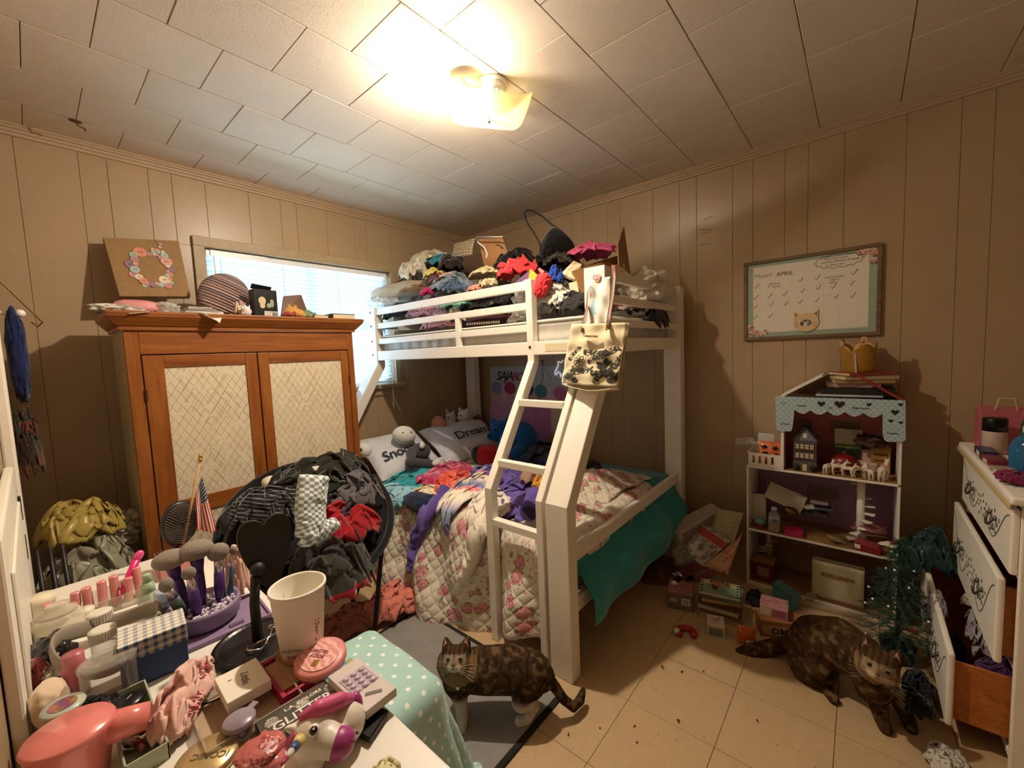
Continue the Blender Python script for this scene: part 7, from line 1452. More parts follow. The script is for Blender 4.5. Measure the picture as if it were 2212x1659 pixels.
wb_ = thing('whiteboard', 'dry-erase calendar board with brown frame and mint floral border on the wall', 'whiteboard', (XW-.001, .235, 1.57))
by0, by1, bz0, bz1 = .535, -.07, 1.348, 1.80; bo = V(*wb_.location); tlt = .012
def wbp(n, a, b, m, bv=0): return obj(n, MB().bb((a[0], a[1]-.235, a[2]-1.57), (b[0], b[1]-.235, b[2]-1.57)), m, wb_, bevel=bv)
fr = mat('frame_brown', '#6b5234', .5, pat=wood_pat('#5a4228', '#6f5636', '#856a48', 1)); f_ = .018
for a, b in (((-.02, by1, bz0), (0, by0, bz0+f_)), ((-.02, by1, bz1-f_), (0, by0, bz1)), ((-.02, by1, bz0+f_), (0, by1+f_, bz1-f_)), ((-.02, by0-f_, bz0+f_), (0, by0, bz1-f_))): wbp('frame_side', a, b, fr, .002)
wbp('mint_border', (-.010, by1+f_, bz0+f_), (-.006, by0-f_, bz1-f_), mat('board_mint', '#97ac98', .4)); m_ = .030
def grid_pat(N):
    x = N.xyz(N.coord()); a = N.m('MAXIMUM', N.stripe(x[1], .0725, .02), N.stripe(x[2], .058, .025)); return N.mix(N.m('MULTIPLY', a, N.m('LESS_THAN', x[2], .11)), '#e3dccb', '#cfc6b4')
wbp('white_surface', (-.011, by1+f_+m_, bz0+f_+m_*.8), (-.0095, by0-f_-m_, bz1-f_-m_*.6), mat('board_white', '#e3dccb', .3, pat=grid_pat))
def MB2(y, z, x=-.0115): return Matrix(((0, 0, 1, x), (-1, 0, 0, y-.235), (0, 1, 0, z-1.57), (0, 0, 0, 1)))
def wtxt(s, y, z, size, m, sh=.2, x=-.0115, bold=.0): me = text_mesh(s, size, shear=sh, extrude=.0002, bold=bold); o = obj('lettering', me, m, wb_); o.matrix_local = MB2(y, z, x)
mk = mat('marker_brown', '#4a3c2e', .7); gold = mat('print_gold', '#9a8a6a', .6)
wtxt('Month', .44, 1.713, .034, gold, .3); wtxt('APRIL', .335, 1.710, .032, mk, .1)
for (s_, y, z) in (('ones are', .375, 1.662), ('missing', .375, 1.646)): wtxt(s_, y, z, .013, mk)
for (s_, y, z) in (('Must read every', .112, 1.756), ('one but DREAM 10 week', .095, 1.740), ('or never see.', .115, 1.724)): wtxt(s_, y, z, .015, mk)
for (s_, y, z) in (('NO SCHOOL', .115, 1.66), ('PARTY', .115, 1.645), ('4 PM', .122, 1.630)): wtxt(s_, y, z, .014, mk)
def check(y, z, s=1.0): obj('check_mark', MB().tube([(-.0118, y-.235+.011*s, z-1.57+.004), (-.0118, y-.235+.005*s, z-1.57-.008*s), (-.0118, y-.235-.012*s, z-1.57+.018*s)], .0013, 5), mk, wb_)
random.seed(14)
for r in range(4):
    for c in range(7):
        if (r == 0 and c in (2,)) or (r == 3 and c > 1) or (r == 0 and c == 5): continue
        check(.475-c*.0725+random.uniform(-.006, .006), 1.652-r*.058+c*.003+random.uniform(-.005, .005), random.uniform(.8, 1.15))
cl = [(.205+.0*k, 0) for k in range(1)]
obj('cloud_outline', MB().tube([(-.0118, .10-.235+(.098+.006*math.cos(14*t))*math.cos(t), 1.741-1.57+(.034+.004*math.cos(14*t))*math.sin(t)) for t in [2*PI*k/84 for k in range(84)]], .0011, 5, True), mk, wb_)
fp = {'p': mat('flower_pink', '#c99086', .6), 'q': mat('flower_cream', '#d9bfa8', .6), 'r': mat('flower_red', '#a8503a', .6), 'g': mat('leaf_green', '#5f6a48', .6)}
def flowers(cy, cz, w, h, n, seed, name):
    random.seed(seed)
    for key, cnt, r in (('g', n, .008), ('q', n, .013), ('p', n, .012), ('r', 3, .007)):
        fm = MB()
        for k in range(cnt): fm.ball((-.0118, cy-.235+random.uniform(-w, w), cz-1.57+random.uniform(-h, h)), (.0006, r*random.uniform(.7, 1.2), r*random.uniform(.5, 1)), 10, 6, (random.uniform(0, 3), 0, 0))
        obj(name, fm, fp[key], wb_)
flowers(.46, 1.385, .045, .018, 7, 1, 'printed_flowers'); flowers(.495, 1.41, .012, .025, 4, 5, 'printed_flowers'); flowers(-.012, 1.768, .035, .014, 7, 2, 'printed_flowers'); flowers(-.035, 1.735, .012, .03, 5, 3, 'printed_flowers')
cm = thing('cat_photo_holder', 'round wooden cat-eared photo frame stuck on the calendar board', 'photo frame', P(1741, 695, x=XW-.0135)); wl_ = mat('plywood_pale', '#d9bd90', .6, var=.05)
prf = [(.055*math.cos(t), .052*math.sin(t)) for t in [PI*.36+k*(PI*2-PI*.22*2-.0)/40*1.0 for k in range(41)]]
ol = []
for k in range(49):
    t = 2*PI*k/48; r_ = 1.0; ol.append((.057*math.cos(t), .050*math.sin(t)-.004))
Mc = Matrix(((0, 0, -1, 0), (-1, 0, 0, 0), (0, 1, 0, 0), (0, 0, 0, 1)))
obj('face_plate', MB().prism(ol[:-1], 0, .006, Mc), wl_, cm, bevel=.001)
for s in (-1, 1): obj('ear', MB().prism([(s*.022, .038), (s*.053, .016), (s*.054, .062)][::s], .0005, .0062, Mc), wl_, cm); obj('ear_inner', MB().prism([(s*.036, .040), (s*.049, .030), (s*.049, .050)][::s], .0062, .007, Mc), mat('ear_brown', '#8a5f34', .6), cm)
obj('photo', MB().lathe([(0, .0062), (.024, .0062), (.024, .0068), (0, .0069)], 32, Mc @ Matrix.Translation((0, -.008, 0)) @ Matrix.Diagonal((1.05, .85, 1, 1))), mat('photo_mono', '#8a8078', .4, pat=lambda N: N.ramp(N.noise(N.coord(), 60, 2), [(.38, '#3a2a28'), (.5, '#8f8078'), (.6, '#d0c4b8')])), cm)
for k in range(7):
    for s in (-1, 1): obj('whisker', MB().tube([Mc @ V(s*.034, -.004-.004*k, .0064), Mc @ V(s*.047, -.002-.0055*k, .0064)], .0004, 4), mat('ear_brown'), cm)
# wall scuffs
sc = thing('wall_scuffs', 'faint brown scuff marks on the wall right of the bunk', 'stain', P(1525, 480, x=XW-.0008)); so = V(*sc.location)
for (u0, v0, u1, v1) in ((1522, 475, 1540, 468), (1512, 496, 1537, 499), (1515, 505, 1530, 503), (1510, 530, 1535, 527)): obj('scuff', MB().tube([P(u0, v0, x=XW-.0005)-so, P((u0+u1)/2, (v0+v1)/2-2, x=XW-.0005)-so, P(u1, v1, x=XW-.0005)-so], .003, 6, flat=.15, up=(1, 0, 0)), mat('scuff_brown', '#9a8262', .7), sc)

# ================================================================== FLOOR CLUTTER BETWEEN BED AND DOLLHOUSE
def Fl(u, v, z=0): p = P(u, v, z=z); return V(p.x, p.y, z)
fo_ = thing('foam_block', 'large white foam packing block tilted against the wall by the bed', 'foam', (2.47, .745, .01)); fm_ = mat('foam_packing', '#b9aca0', .9, bump=(120, .2))
c8 = [P(1420, 1135, x=2.40), P(1538, 1083, x=2.62), P(1558, 1100, x=2.60), P(1470, 1150, x=2.36)]
mb = MB(); top = [P(1424, 1140, x=2.44), P(1536, 1084, x=2.64), P(1560, 1098, x=2.60), P(1468, 1152, x=2.38)]; bot = [V(2.42, .90, .0), V(2.68, .83, .0), V(2.66, .70, .0), V(2.36, .76, .0)]; fo0 = V(*fo_.location)
mb.add([p-fo0 for p in bot+top], [(0, 3, 2, 1), (4, 5, 6, 7), (0, 1, 5, 4), (1, 2, 6, 5), (2, 3, 7, 6), (3, 0, 4, 7)]); obj('block', mb, fm_, fo_, bevel=.012, seg=3)
def newsp(c1, c2, c3, sc=1):
    def p(N):
        oc = N.coord('UV'); x = N.xyz(oc); b = N.n('ShaderNodeTexBrick'); N.put(b.inputs['Vector'], oc); b.inputs['Scale'].default_value = 6*sc; b.inputs['Color1'].default_value = (*lin(c1), 1); b.inputs['Color2'].default_value = (*lin(c2), 1); b.inputs['Mortar'].default_value = (*lin(c3), 1); b.inputs['Mortar Size'].default_value = .03
        t = N.m('MULTIPLY', N.stripe(x[1], .028/sc, .4), N.m('GREATER_THAN', N.noise(oc, 40, 2), .5)); return N.mix(N.m('MULTIPLY', t, .5), b.outputs[0], '#5a4a40')
    return p
sheet('magazine', 'open magazine with pale green and red print leaning behind the books', [P(1548, 1098, x=2.50), P(1606, 1108, x=2.46), P(1580, 1190, x=2.36), P(1530, 1165, x=2.40)], mat('mag_a', '#c0ae88', .6, pat=newsp('#c4b48c', '#b59a6c', '#8fa08a')), 'magazine', .012)
sheet('comic_book', 'grey comic magazine with a red banner leaning on the floor papers', [P(1520, 1130, x=2.42), P(1578, 1168, x=2.36), P(1520, 1225, x=2.26), P(1470, 1190, x=2.30)], mat('mag_b', '#9a8a82', .5, pat=lambda N: N.mix(N.m('MULTIPLY', N.m('LESS_THAN', N.xyz(N.coord('UV'))[1], .3), N.m('GREATER_THAN', N.xyz(N.coord('UV'))[1], .1)), N.ramp(N.noise(N.coord('UV'), 6, 4), [(.35, '#5a5058'), (.5, '#a8988c'), (.65, '#c4b49c')]), '#a83a28')), 'magazine', .015)
sheet('wrapping_paper', 'tan paper sheet printed with red flowers beside the dollhouse', [P(1588, 1170, x=2.38), P(1604, 1150, x=2.42), P(1572, 1242, x=2.24), P(1516, 1220, x=2.26)], mat('mag_c', '#c49a78', .6, pat=floral('#c9a07c', '#a83a2a', '#b8604a', '#8a7a5a', .5)), 'paper', .012)
sheet('grey_leaflet', 'pale grey leaflet sliding off the paper pile by the foam block', [P(1448, 1188, x=2.30), P(1478, 1170, x=2.34), P(1496, 1205, x=2.26), P(1462, 1222, x=2.24)], mat('leaflet', '#8f8a80', .6), 'paper', .008)
for k, (u, v, w, d, h, rz, c, lab) in enumerate(((1425, 1245, .30, .20, .03, .5, '#6b4a2c', 'flat brown cardboard sheet on the floor by the bed foot'), (1440, 1232, .10, .09, .07, .3, '#6d4420', 'small brown cardboard carton beside the pink pouch'))):
    t = thing('cardboard_carton', lab, 'carton', Fl(u, v)+V(.05, .02, 0), rz); obj('carton', MB().bb((-w/2, -d/2, 0), (w/2, d/2, h)), mat('card_'+c[1:], c, .8, var=.1), t, bevel=.002); obj('tape', MB().bb((-w/2, -.012, h), (w/2, .012, h+.0008)), mat('tape_tan', '#8a6a44', .3), t)
pz = thing('pink_pouch', 'dusty pink zip pouch lying on the floor papers', 'pouch', Fl(1510, 1250)+V(.02, .02, .03), -.5); obj('pouch', np_mesh('pouch', *lump((0, 0, 0), (.10, .055, .035), seed=150, amp=.06, sq=.55)), F('fab_pouchpink', '#a85a62'), pz); obj('zip', MB().tube([(-.09, -.03, .012), (0, -.05, .02), (.09, -.035, .012)], .0025, 6), mat('zip_white', '#c9bdb0', .5), pz)
# stack of books
sb_ = Fl(1552, 1345); cvs = ['#b0a07a', '#7a5a3a', '#c4b48c', '#5a3a30', '#a88a5c', '#6f7a6a', '#c9bb96']; random.seed(31); zz = 0.0
lbs = ['lowest book of the floor stack, tan cover', 'second book from the floor in the stack, brown cover', 'third book from the floor in the stack, cream cover', 'fourth book from the floor in the stack, dark maroon cover', 'fifth book from the floor in the stack, tan cover', 'grey-green book just under the manga', ]
for k in range(6):
    h = (.022, .020, .018, .022, .018, .016)[k]; book('paperback', lbs[k], (sb_.x+.075+random.uniform(-.008, .008), sb_.y+.01+random.uniform(-.006, .006), zz), (.125, .175, h), PI*.06+random.uniform(-.12, .12)+(.15 if k == 4 else 0), mat('cover_'+cvs[k][1:], cvs[k], .5, var=.1), 'books stacked on the floor'); zz += h+.0008
mg = book('manga', 'comic paperback with red title and green cover on top of the floor stack', (sb_.x+.072, sb_.y+.012, zz), (.125, .175, .014), .22, mat('cover_manga', '#b9bf9c', .45), 'books stacked on the floor')
obj('cover_picture', MB().bb((-.055, -.075, .0142), (.02, .075, .0146)), mat('manga_green', '#7f9a80', .5, var=.15), mg); obj('cover_title_band', MB().bb((.02, -.08, .0142), (.06, .08, .0146)), mat('manga_cream', '#d6c8a4', .5), mg)
text('MEIRA', .032, mat('title_red', '#a02a20', .6), mg, (.047, .0, .0149), (0, 0, -PI/2), bold=.001); text('THE EXPLORER', .014, mat('title_brown', '#6b3a28', .6), mg, (.027, 0, .0149), (0, 0, -PI/2), bold=.0003)
obj('cover_figure', MB().ball((-.005, .02, .0148), (.022, .014, .0006), 14, 8).ball((.012, .03, .0149), (.010, .009, .0006), 12, 8), mat('manga_brown', '#5a2a20', .6), mg)
for s in (-1, 1):
    for k in range(5): obj('edge_check', MB().bb((-.058+k*.024, s*.079-.006, .0142), (-.046+k*.024, s*.079+.006, .0146)), ikb, mg)
# pink and kraft box with sunglasses and foil
pb_ = thing('gift_carton', 'grey-brown carton with pink flowery lid and barcode on the floor', 'box', Fl(1478, 1318)+V(.06, .035, 0), .28); kb_ = mat('carton_greybrown', '#6f6350', .7)
obj('carton', MB().bb((-.075, -.06, 0), (.075, .06, .085)), kb_, pb_, bevel=.0015); obj('lid_print', MB().bb((-.073, -.058, .085), (.073, .058, .0865)), mat('lid_pink', '#a8626a', .5, pat=floral('#b5767a', '#7a2a3a', '#c98f8f', '#6b5a5a', 2.5, uv=False)), pb_)
obj('barcode_label', MB().bb((-.0762, -.045, .03), (-.075, -.005, .065)), mat('label_white'), pb_); obj('side_label', MB().bb((-.0762, .015, .04), (-.075, .05, .06)), mat('label_pinkgrey', '#b09a94', .6), pb_)
for k in range(9): obj('barcode_bar', MB().bb((-.0766, -.040+k*.0034, .035), (-.0762, -.0385+k*.0034, .060)), ikb, pb_)
bl = V(*pb_.location); sg = thing('sunglasses', 'dark brown sunglasses on the pink box lid', 'sunglasses', bl+V(.04, .0, .0895), .7)
for s in (-1, 1): obj('lens', MB().ball((0, s*.032, .02), (.004, .027, .02), 16, 10), mat('lens_dark', '#1f1210', .08, spec=.8), sg, smooth=True); obj('arm', MB().tube([(0, s*.06, .03), (.06, s*.062, .02), (.11, s*.058, .002)], .0025, 6), mat('frame_tortoise', '#2c1810', .3), sg, smooth=True)
obj('bridge', MB().tube([(0, -.008, .026), (-.002, 0, .03), (0, .008, .026)], .0025, 6), mat('frame_tortoise'), sg)
heap('foil_ball', 'shiny crumpled foil wrapper behind the sunglasses', 'wrapper', bl+V(.055, .035, .105), (.018, .025, .018), mat('foil_silver', '#c9c5bd', .15, 1), None, seed=151, amp=.35, f=2.6, sub=4); heap('cotton_ball', 'small off-white cotton ball on the pink box lid', 'cotton', bl+V(-.01, .03, .098), (.012, .014, .011), F('fab_offwhite', '#e9dfcc'), None, seed=152, sub=3)
cb = thing('tea_carton', 'small white carton with green picture on the floor before the book stack', 'box', Fl(1545, 1380)+V(.045, .01, 0), .30); obj('carton', MB().bb((-.036, -.036, 0), (.036, .036, .062)), mat('carton_white', '#c9b9a4', .6), cb, bevel=.001); obj('front_picture', MB().bb((-.0368, -.03, .006), (-.036, .03, .042)), mat('picture_green', '#5f7060', .6, var=.25), cb); obj('red_line', MB().bb((-.0368, -.035, .046), (-.036, .035, .049)), mat('title_red'), cb); text('TEA', .018, ikb, cb, (.0, .0, .0624), (0, 0, -PI/2)); obj('clover_print', MB().ball((.016, -.014, .0622), (.005, .005, .0006), 8, 6), ikb, cb)
ru = thing('toy_horseshoe', 'red plastic horseshoe-shaped toy with a white ball end on the floor', 'toy', Fl(1482, 1372, .0)+V(0, 0, .014), .9); obj('ring', MB().tube([(.032*math.cos(a), .036*math.sin(a), 0) for a in [-.5*PI*.75-PI/2+k*(PI*1.5)/20 for k in range(21)]], .013, 12), mat('toy_red', '#a3241a', .3), ru, smooth=True); obj('white_ball', MB().ball((.010, .040, .006), .014, 14, 10), mat('toy_ball', '#d6cfc4', .4), ru, smooth=True)
sn_ = thing('snack_bag', 'orange snack packet standing on the floor beside the stack', 'packet', Fl(1610, 1398)+V(.02, .0, 0), .35)
def packet(w, h, t): 
    def fn(a, b): e = math.sin(PI*b)**.5*math.sin(PI*a)**.4; return e*t
    mb = MB(); mb.grid(lambda a, b: (-fn(a, b)+.002*math.sin(30*a)*math.sin(8*b), (a-.5)*w*(1-.06*math.sin(PI*b)), b*h), 14, 16); mb.grid(lambda a, b: (fn(1-a, b)*.8+.001, (.5-a)*w*(1-.06*math.sin(PI*b)), b*h), 14, 16); return mb
orp = mat('packet_orange', '#b0501c', .3, pat=lambda N: N.mix(N.m('LESS_THAN', N.vor(N.coord(), 60), .35), '#b5541e', '#d9873a')); obj('packet', packet(.075, .085, .016), orp, sn_, smooth=True); obj('label_patch', MB().bb((-.0185, -.026, .012), (-.0165, .004, .032)), mat('label_white'), sn_)
rm = thing('cereal_box', 'upside-down brown box lettered ROMO behind the orange packet', 'box', Fl(1672, 1375)+V(.05, -.01, 0), .42); obj('carton', MB().bb((-.05, -.085, 0), (.05, .085, .075)), mat('carton_rust', '#8a5a34', .6, var=.2), rm, bevel=.001); obj('front_band', MB().bb((-.0508, -.08, .012), (-.05, .08, .055)), mat('band_tan', '#b08a5c', .6), rm)
me = text_mesh('ROMO', .042, bold=.001); o = obj('lettering', me, mat('ink_dark', '#2a1a12', .6), rm); o.matrix_local = Matrix(((0, 0, -1, -.0512), (1, 0, 0, -.02), (0, -1, 0, .034), (0, 0, 0, 1)))
gx = thing('pink_carton', 'pink flowered carton lying on the ROMO box', 'box', V(*rm.location)+V(.02, .025, .076), .1); obj('carton', MB().bb((-.05, -.06, 0), (.05, .05, .045)), mat('carton_pinkprint', '#a8706c', .5, pat=floral('#b48480', '#7a2f3a', '#c48a86', '#6b5a4a', 3, uv=False)), gx, bevel=.001); obj('side_panel', MB().bb((-.0508, .006, .005), (-.05, .048, .04)), mat('carton_cream', '#b8a284', .6), gx); obj('side_print', MB().bb((-.0508, -.05, .006), (-.05, -.002, .038)), mat('print_rose', '#8a4a50', .6, var=.3), gx)
tl_ = thing('teal_carton', 'small teal box behind the pink carton', 'box', Fl(1690, 1330)+V(.1, .0, .05), -.4); obj('carton', MB().bb((-.03, -.05, -.05), (.03, .05, .04)), mat('carton_teal', '#4f7f80', .5), tl_, bevel=.002); obj('flap', MB().box((0, 0, .043), (.062, .1, .004), (.2, 0, 0)), mat('carton_teal'), tl_)
heap('dark_purse', 'dark fuzzy purse on the floor at the dollhouse corner', 'purse', Fl(1640, 1320)+V(.06, .02, .035), (.06, .05, .04), F('fab_purse', '#241a18'), None, seed=153); heap('crayon_scatter', 'loose small colourful scraps beside the teal box', 'scraps', Fl(1745, 1360)+V(.03, 0, .012), (.05, .05, .014), mat('scraps', '#8a5a4a', .6, pat=lambda N: N.ramp(N.noise(N.coord(), 40, 1), [(.35, '#8a3a30'), (.5, '#b8a88c'), (.65, '#3a5a5a')], 'CONSTANT')), None, seed=154, amp=.3)
# crumbs on the floor
random.seed(17)
for k, (u, v) in enumerate(((1430, 1440), (1432, 1444), (1465, 1557), (1466, 1560), (1296, 1574), (1636, 1558), (1520, 1452), (1473, 1452), (1371, 1570), (1376, 1605), (1228, 1588))):
    p = Fl(u, v); tag(obj('floor_crumb', MB().ball((0, 0, .003), (.006*random.uniform(.5, 1.2), .003, .003), 7, 5, (0, 0, random.uniform(0, 3))), mat('crumb_brown', '#4a3018', .9), loc=p), 'tiny dark crumb on the tan floor tiles', 'crumb', 'crumbs on the floor tiles')

# ================================================================== INSIDE THE DOLLHOUSE
DX = dhx
def D(u, v, dx, z=None): p = P(u, v, x=DX+dx); return p if z is None else V(DX+dx, p.y, z)
sn2 = thing('snack_packet', 'orange snack packet printed with sunglasses on the dollhouse balcony', 'packet', D(1665, 985, .05, Z2+.002)+V(0, 0, .012), 0, None, (0, .25, .1)); obj('packet', packet(.125, .115, .022), mat('packet_orange2', '#cf6a2c', .3, pat=lambda N: N.mix(N.noise(N.coord(), 18, 3), '#d97a3c', '#b5481c')), sn2, smooth=True)
for (y, z) in ((.03, .085), (-.02, .080), (.025, .05), (-.025, .045), (.0, .03)): obj('printed_lens', MB().ball((-.0235, y, z), (.0025, .014, .010), 12, 8), mat('lens_dark'), sn2)
slab('white_card', 'white card panel standing behind the snack packet', 'card', [D(1638, 935, .16), D(1672, 938, .16), D(1675, 975, .16), D(1636, 975, .16)], .004, mat('card_white', '#c9c4b8', .6))
heap('clear_wrap', 'clear plastic wrapper hanging off the dollhouse balcony', 'wrapper', D(1612, 955, .10), (.05, .05, .022), clearp, None, seed=160, amp=.3)
slab('upright_book', 'dark blue book upright at the balcony wall', 'book', [D(1690, 925, .12), D(1700, 925, .12), D(1700, 1000, .10), D(1688, 1000, .10)], .02, mat('book_darkblue', '#1c2028', .5))
# miniature village house
mh_p = D(1738, 1012, .035, Z2+.002); mh = thing('miniature_house', 'grey miniature timbered house ornament with pale cream windows in the dollhouse', 'ornament', mh_p); st_g = mat('mini_stone', '#55524e', .7, bump=(200, .5)); 
obj('walls', MB().bb((0, -.048, 0), (.07, .048, .155)), mat('mini_wall', '#4a4644', .7, var=.2), mh); obj('ground_floor', MB().bb((-.003, -.049, 0), (.072, .049, .045)), st_g, mh)
obj('gable', MB().prism([(-.05, .155), (.05, .155), (0, .215)], 0, .07, Matrix(((0, 0, 1, 0), (1, 0, 0, 0), (0, 1, 0, 0), (0, 0, 0, 1)))), mat('mini_gable', '#6f7478', .7), mh); rf_ = mat('mini_roof', '#3a302c', .7)
for s in (-1, 1): obj('roof_slope', MB().box((.033, s*.028, .19), (.085, .078, .006), (s*-.88, 0, 0)), rf_, mh)
obj('chimney', MB().bb((.03, .025, .18), (.05, .042, .25)), st_g, mh); wl2 = mat('mini_window', '#d6c9a8', .4)  # window panes are one even pale cream
for z in (.065, .112):
    for y in (-.036, -.016, .004, .024): w_ = obj('window', MB().bb((-.0045, y, z), (-.0005, y+.014, z+.022)), wl2, mh); obj('window_bar', MB().bb((-.0055, y+.0063, z), (-.0045, y+.0077, z+.022)).bb((-.0055, y, z+.0105), (-.0045, y+.014, z+.0118)), mat('mini_bar', '#5a4a44', .7), w_)
    obj('snow_ledge', MB().bb((-.007, -.046, z-.006), (0, .046, z-.001)), mat('mini_red', '#6b3a34', .6), mh)
obj('window', MB().bb((-.0015, -.008, .168), (-.0005, .008, .19)), wl2, mh); obj('door', MB().bb((-.006, -.010, 0), (-.003, .008, .032)), mat('mini_door', '#c9b98a', .6), mh)
for y in (-.034, .034): obj('bush', MB().ball((-.012, y, .016), (.012, .013, .018), 12, 8), mat('mini_bush', '#1d1f18', .8), mh)
yh = thing('toy_house', 'small yellow wooden toy house at the right of the dollhouse top room', 'toy', D(1902, 1010, .15, Z2+.002)); obj('walls', MB().bb((0, -.035, 0), (.04, .035, .12)), mat('toyhouse_tan', '#9a7434', .6, var=.1), yh); obj('roof', MB().prism([(-.042, .12), (.042, .12), (0, .165)], -.003, .045, Matrix(((0, 0, 1, 0), (1, 0, 0, 0), (0, 1, 0, 0), (0, 0, 0, 1)))), mat('toyhouse_roof', '#8a6a30', .6), yh)
for z in (.03, .06, .09): obj('window_row', MB().bb((-.001, -.026, z), (.0, .026, z+.008)), mat('toyhouse_dark', '#5a3f1c', .7), yh)
rd = thing('red_barrel', 'red dome-shaped toy case behind the white horses', 'toy', D(1823, 1005, .13, Z2+.002)); obj('dome', MB().ball((0, 0, .035), (.05, .06, .05), 28, 18), mat('toy_crimson', '#7a1414', .35), rd, smooth=True); obj('handle', MB().ball((0, 0, .088), (.008, .008, .012), 12, 8), mat('toy_crimson'), rd, smooth=True)
sf = thing('toy_sofa', 'cream and pink toy sofa at the right back of the top room', 'toy', D(1870, 1005, .17, Z2+.002)); obj('seat', MB().box((0, 0, .025), (.06, .09, .05)), mat('toy_creampink', '#c9a89a', .6), sf, bevel=.012, seg=3); obj('backrest', MB().box((.03, 0, .06), (.02, .1, .09)), mat('toy_creampink'), sf, bevel=.012, seg=3)
heap('doll_hair', 'tangled brown doll hair bundle above the toy sofa', 'doll hair', D(1878, 955, .14), (.03, .055, .035), mat('hair_brown', '#3a2018', .6, bump=(90, 1)), None, seed=161, amp=.35, f=2.8)
gt = thing('green_lamp', 'green-topped dark toy cabinet at the back of the top room', 'toy', D(1832, 960, .20, Z2+.06)); obj('cabinet', MB().box((0, 0, -.01), (.04, .10, .11)), mat('toy_dark', '#1d1a16', .5), gt, bevel=.003); obj('green_top', MB().box((0, 0, .052), (.045, .105, .014)), mat('toy_green', '#6f8a3a', .5), gt, bevel=.003); obj('white_panel', MB().box((.01, .0, .10), (.005, .11, .08)), mat('card_white'), gt)
# white toy horses
hw_ = mat('toy_horse', '#dccfb8', .5); 
def horse(): 
    return blob([('c', [(0, .022, .040), (0, -.018, .041)], [.0105, .0095]), ('c', [(0, -.018, .044), (-.002, -.030, .062)], [.0075, .0055]), ('c', [(-.002, -.030, .062), (-.003, -.042, .056)], [.0058, .0042]), ('c', [(.004, -.030, .066), (.005, -.030, .074)], [.0025, .0015]), ('c', [(-.006, -.030, .066), (-.007, -.030, .074)], [.0025, .0015]), ('c', [(.006, .022, .036), (.007, .024, .018), (.006, .022, 0)], [.0058, .0034, .0034]), ('c', [(-.006, .022, .036), (-.007, .026, .018), (-.006, .020, 0)], [.0058, .0034, .0034]), ('c', [(.006, -.017, .036), (.006, -.018, .018), (.006, -.017, 0)], [.005, .0032, .0034]), ('c', [(-.006, -.017, .036), (-.007, -.015, .018), (-.006, -.020, 0)], [.005, .0032, .0034]), ('c', [(0, .030, .042), (0, .036, .028), (0, .036, .016)], [.003, .0035, .002])], .0022, 2)
hme = horse(); hlab = ['leftmost white toy horse sitting upright', 'second white toy horse from the left', 'third white toy horse from the left', 'fourth white toy horse from the left', 'second white toy horse from the right', 'rightmost and tallest white toy horse']
for k, (u, v, rz, s) in enumerate(((1790, 1008, 1.0, 1.0), (1812, 1015, .3, 1.05), (1833, 1018, -.4, .95), (1855, 1020, .6, 1.0), (1876, 1022, 2.0, 1.0), (1908, 1028, 1.3, 1.35))):
    t = thing('toy_horse', hlab[k]+' in the dollhouse', 'toy horse', D(u, v, .03+.012*(k % 2), Z2+.0012), rz, 'white toy horses in the dollhouse'); o = obj('body', hme.copy(), hw_, t); o.scale = (s*1.0,)*3
    for x in (-.0035, .0035): obj('eye', MB().ball((x*s-.002, -.036*s, .0635*s), .0012*s, 6, 5), eye_m, t)
    obj('saddle', MB().ball((0, .002*s, .050*s), (.0095*s, .008*s, .004*s), 10, 6), mat(('saddle_pink' if k % 2 else 'saddle_tan'), '#c98a8a' if k % 2 else '#a88a60', .6), t)
# middle room
for k, (q, m_, lab) in enumerate((([D(1655, 1045, .20), D(1730, 1065, .20), D(1738, 1090, .16), D(1668, 1085, .16)], '#9a8f84', 'tilted grey toy panel at the left of the middle room'), ([D(1665, 1040, .13), D(1745, 1075, .13), D(1728, 1110, .08), D(1650, 1072, .08)], '#b3a798', 'pale toy table top leaning in the middle room'), ([D(1622, 1065, .10), D(1655, 1068, .10), D(1655, 1125, .09), D(1622, 1120, .09)], '#b8ae9c', 'white toy cupboard panel at the left wall of the middle room'))): slab('toy_furniture', lab, 'toy', q, .008, mat('toypanel_'+m_[1:], m_, .5))
wbt = thing('water_bottle', 'clear water bottle with a blue label in the dollhouse middle room', 'bottle', D(1672, 1140, .03, Z1+.002)); obj('bottle', MB().lathe([(0, 0), (.026, 0), (.028, .004), (.028, .02), (.0265, .025), (.028, .03), (.028, .082), (.022, .098), (.012, .108), (.012, .118)], 28), glassy('bottle_clear', '#c9c0ae', .05, .3), wbt, smooth=True); obj('label', MB().lathe([(.0284, .058), (.0284, .085)], 28, None, True), mat('label_water', '#a9b4bf', .4, pat=lambda N: N.mix(N.m('GREATER_THAN', N.noise(N.coord(), 60, 2), .52), '#b9c2c9', '#5a7a9a')), wbt, smooth=True); obj('cap', MB().lathe([(.013, .116), (.013, .128), (0, .129)], 20), mat('cap_white', '#d6d2ca', .4), wbt)
ck = thing('cupcake_toy', 'toy cupcake with teal frosting and red base in the dollhouse', 'toy', D(1642, 1138, .035, Z1+.002)); obj('case', MB().lathe([(0, 0), (.018, 0), (.023, .030), (0, .03)], 20), mat('case_red', '#7a2420', .5), ck); obj('frosting', MB().lathe([(.028, .028), (.029, .036), (.022, .048), (.008, .056), (0, .057)], 24), mat('frost_teal', '#5a9a98', .5), ck, smooth=True)
bk = thing('pink_basket', 'hot pink plastic basket on the middle room floor', 'basket', D(1714, 1150, .03, Z1+.002), .15); bkm_ = mat('basket_pink', '#c22a64', .4)
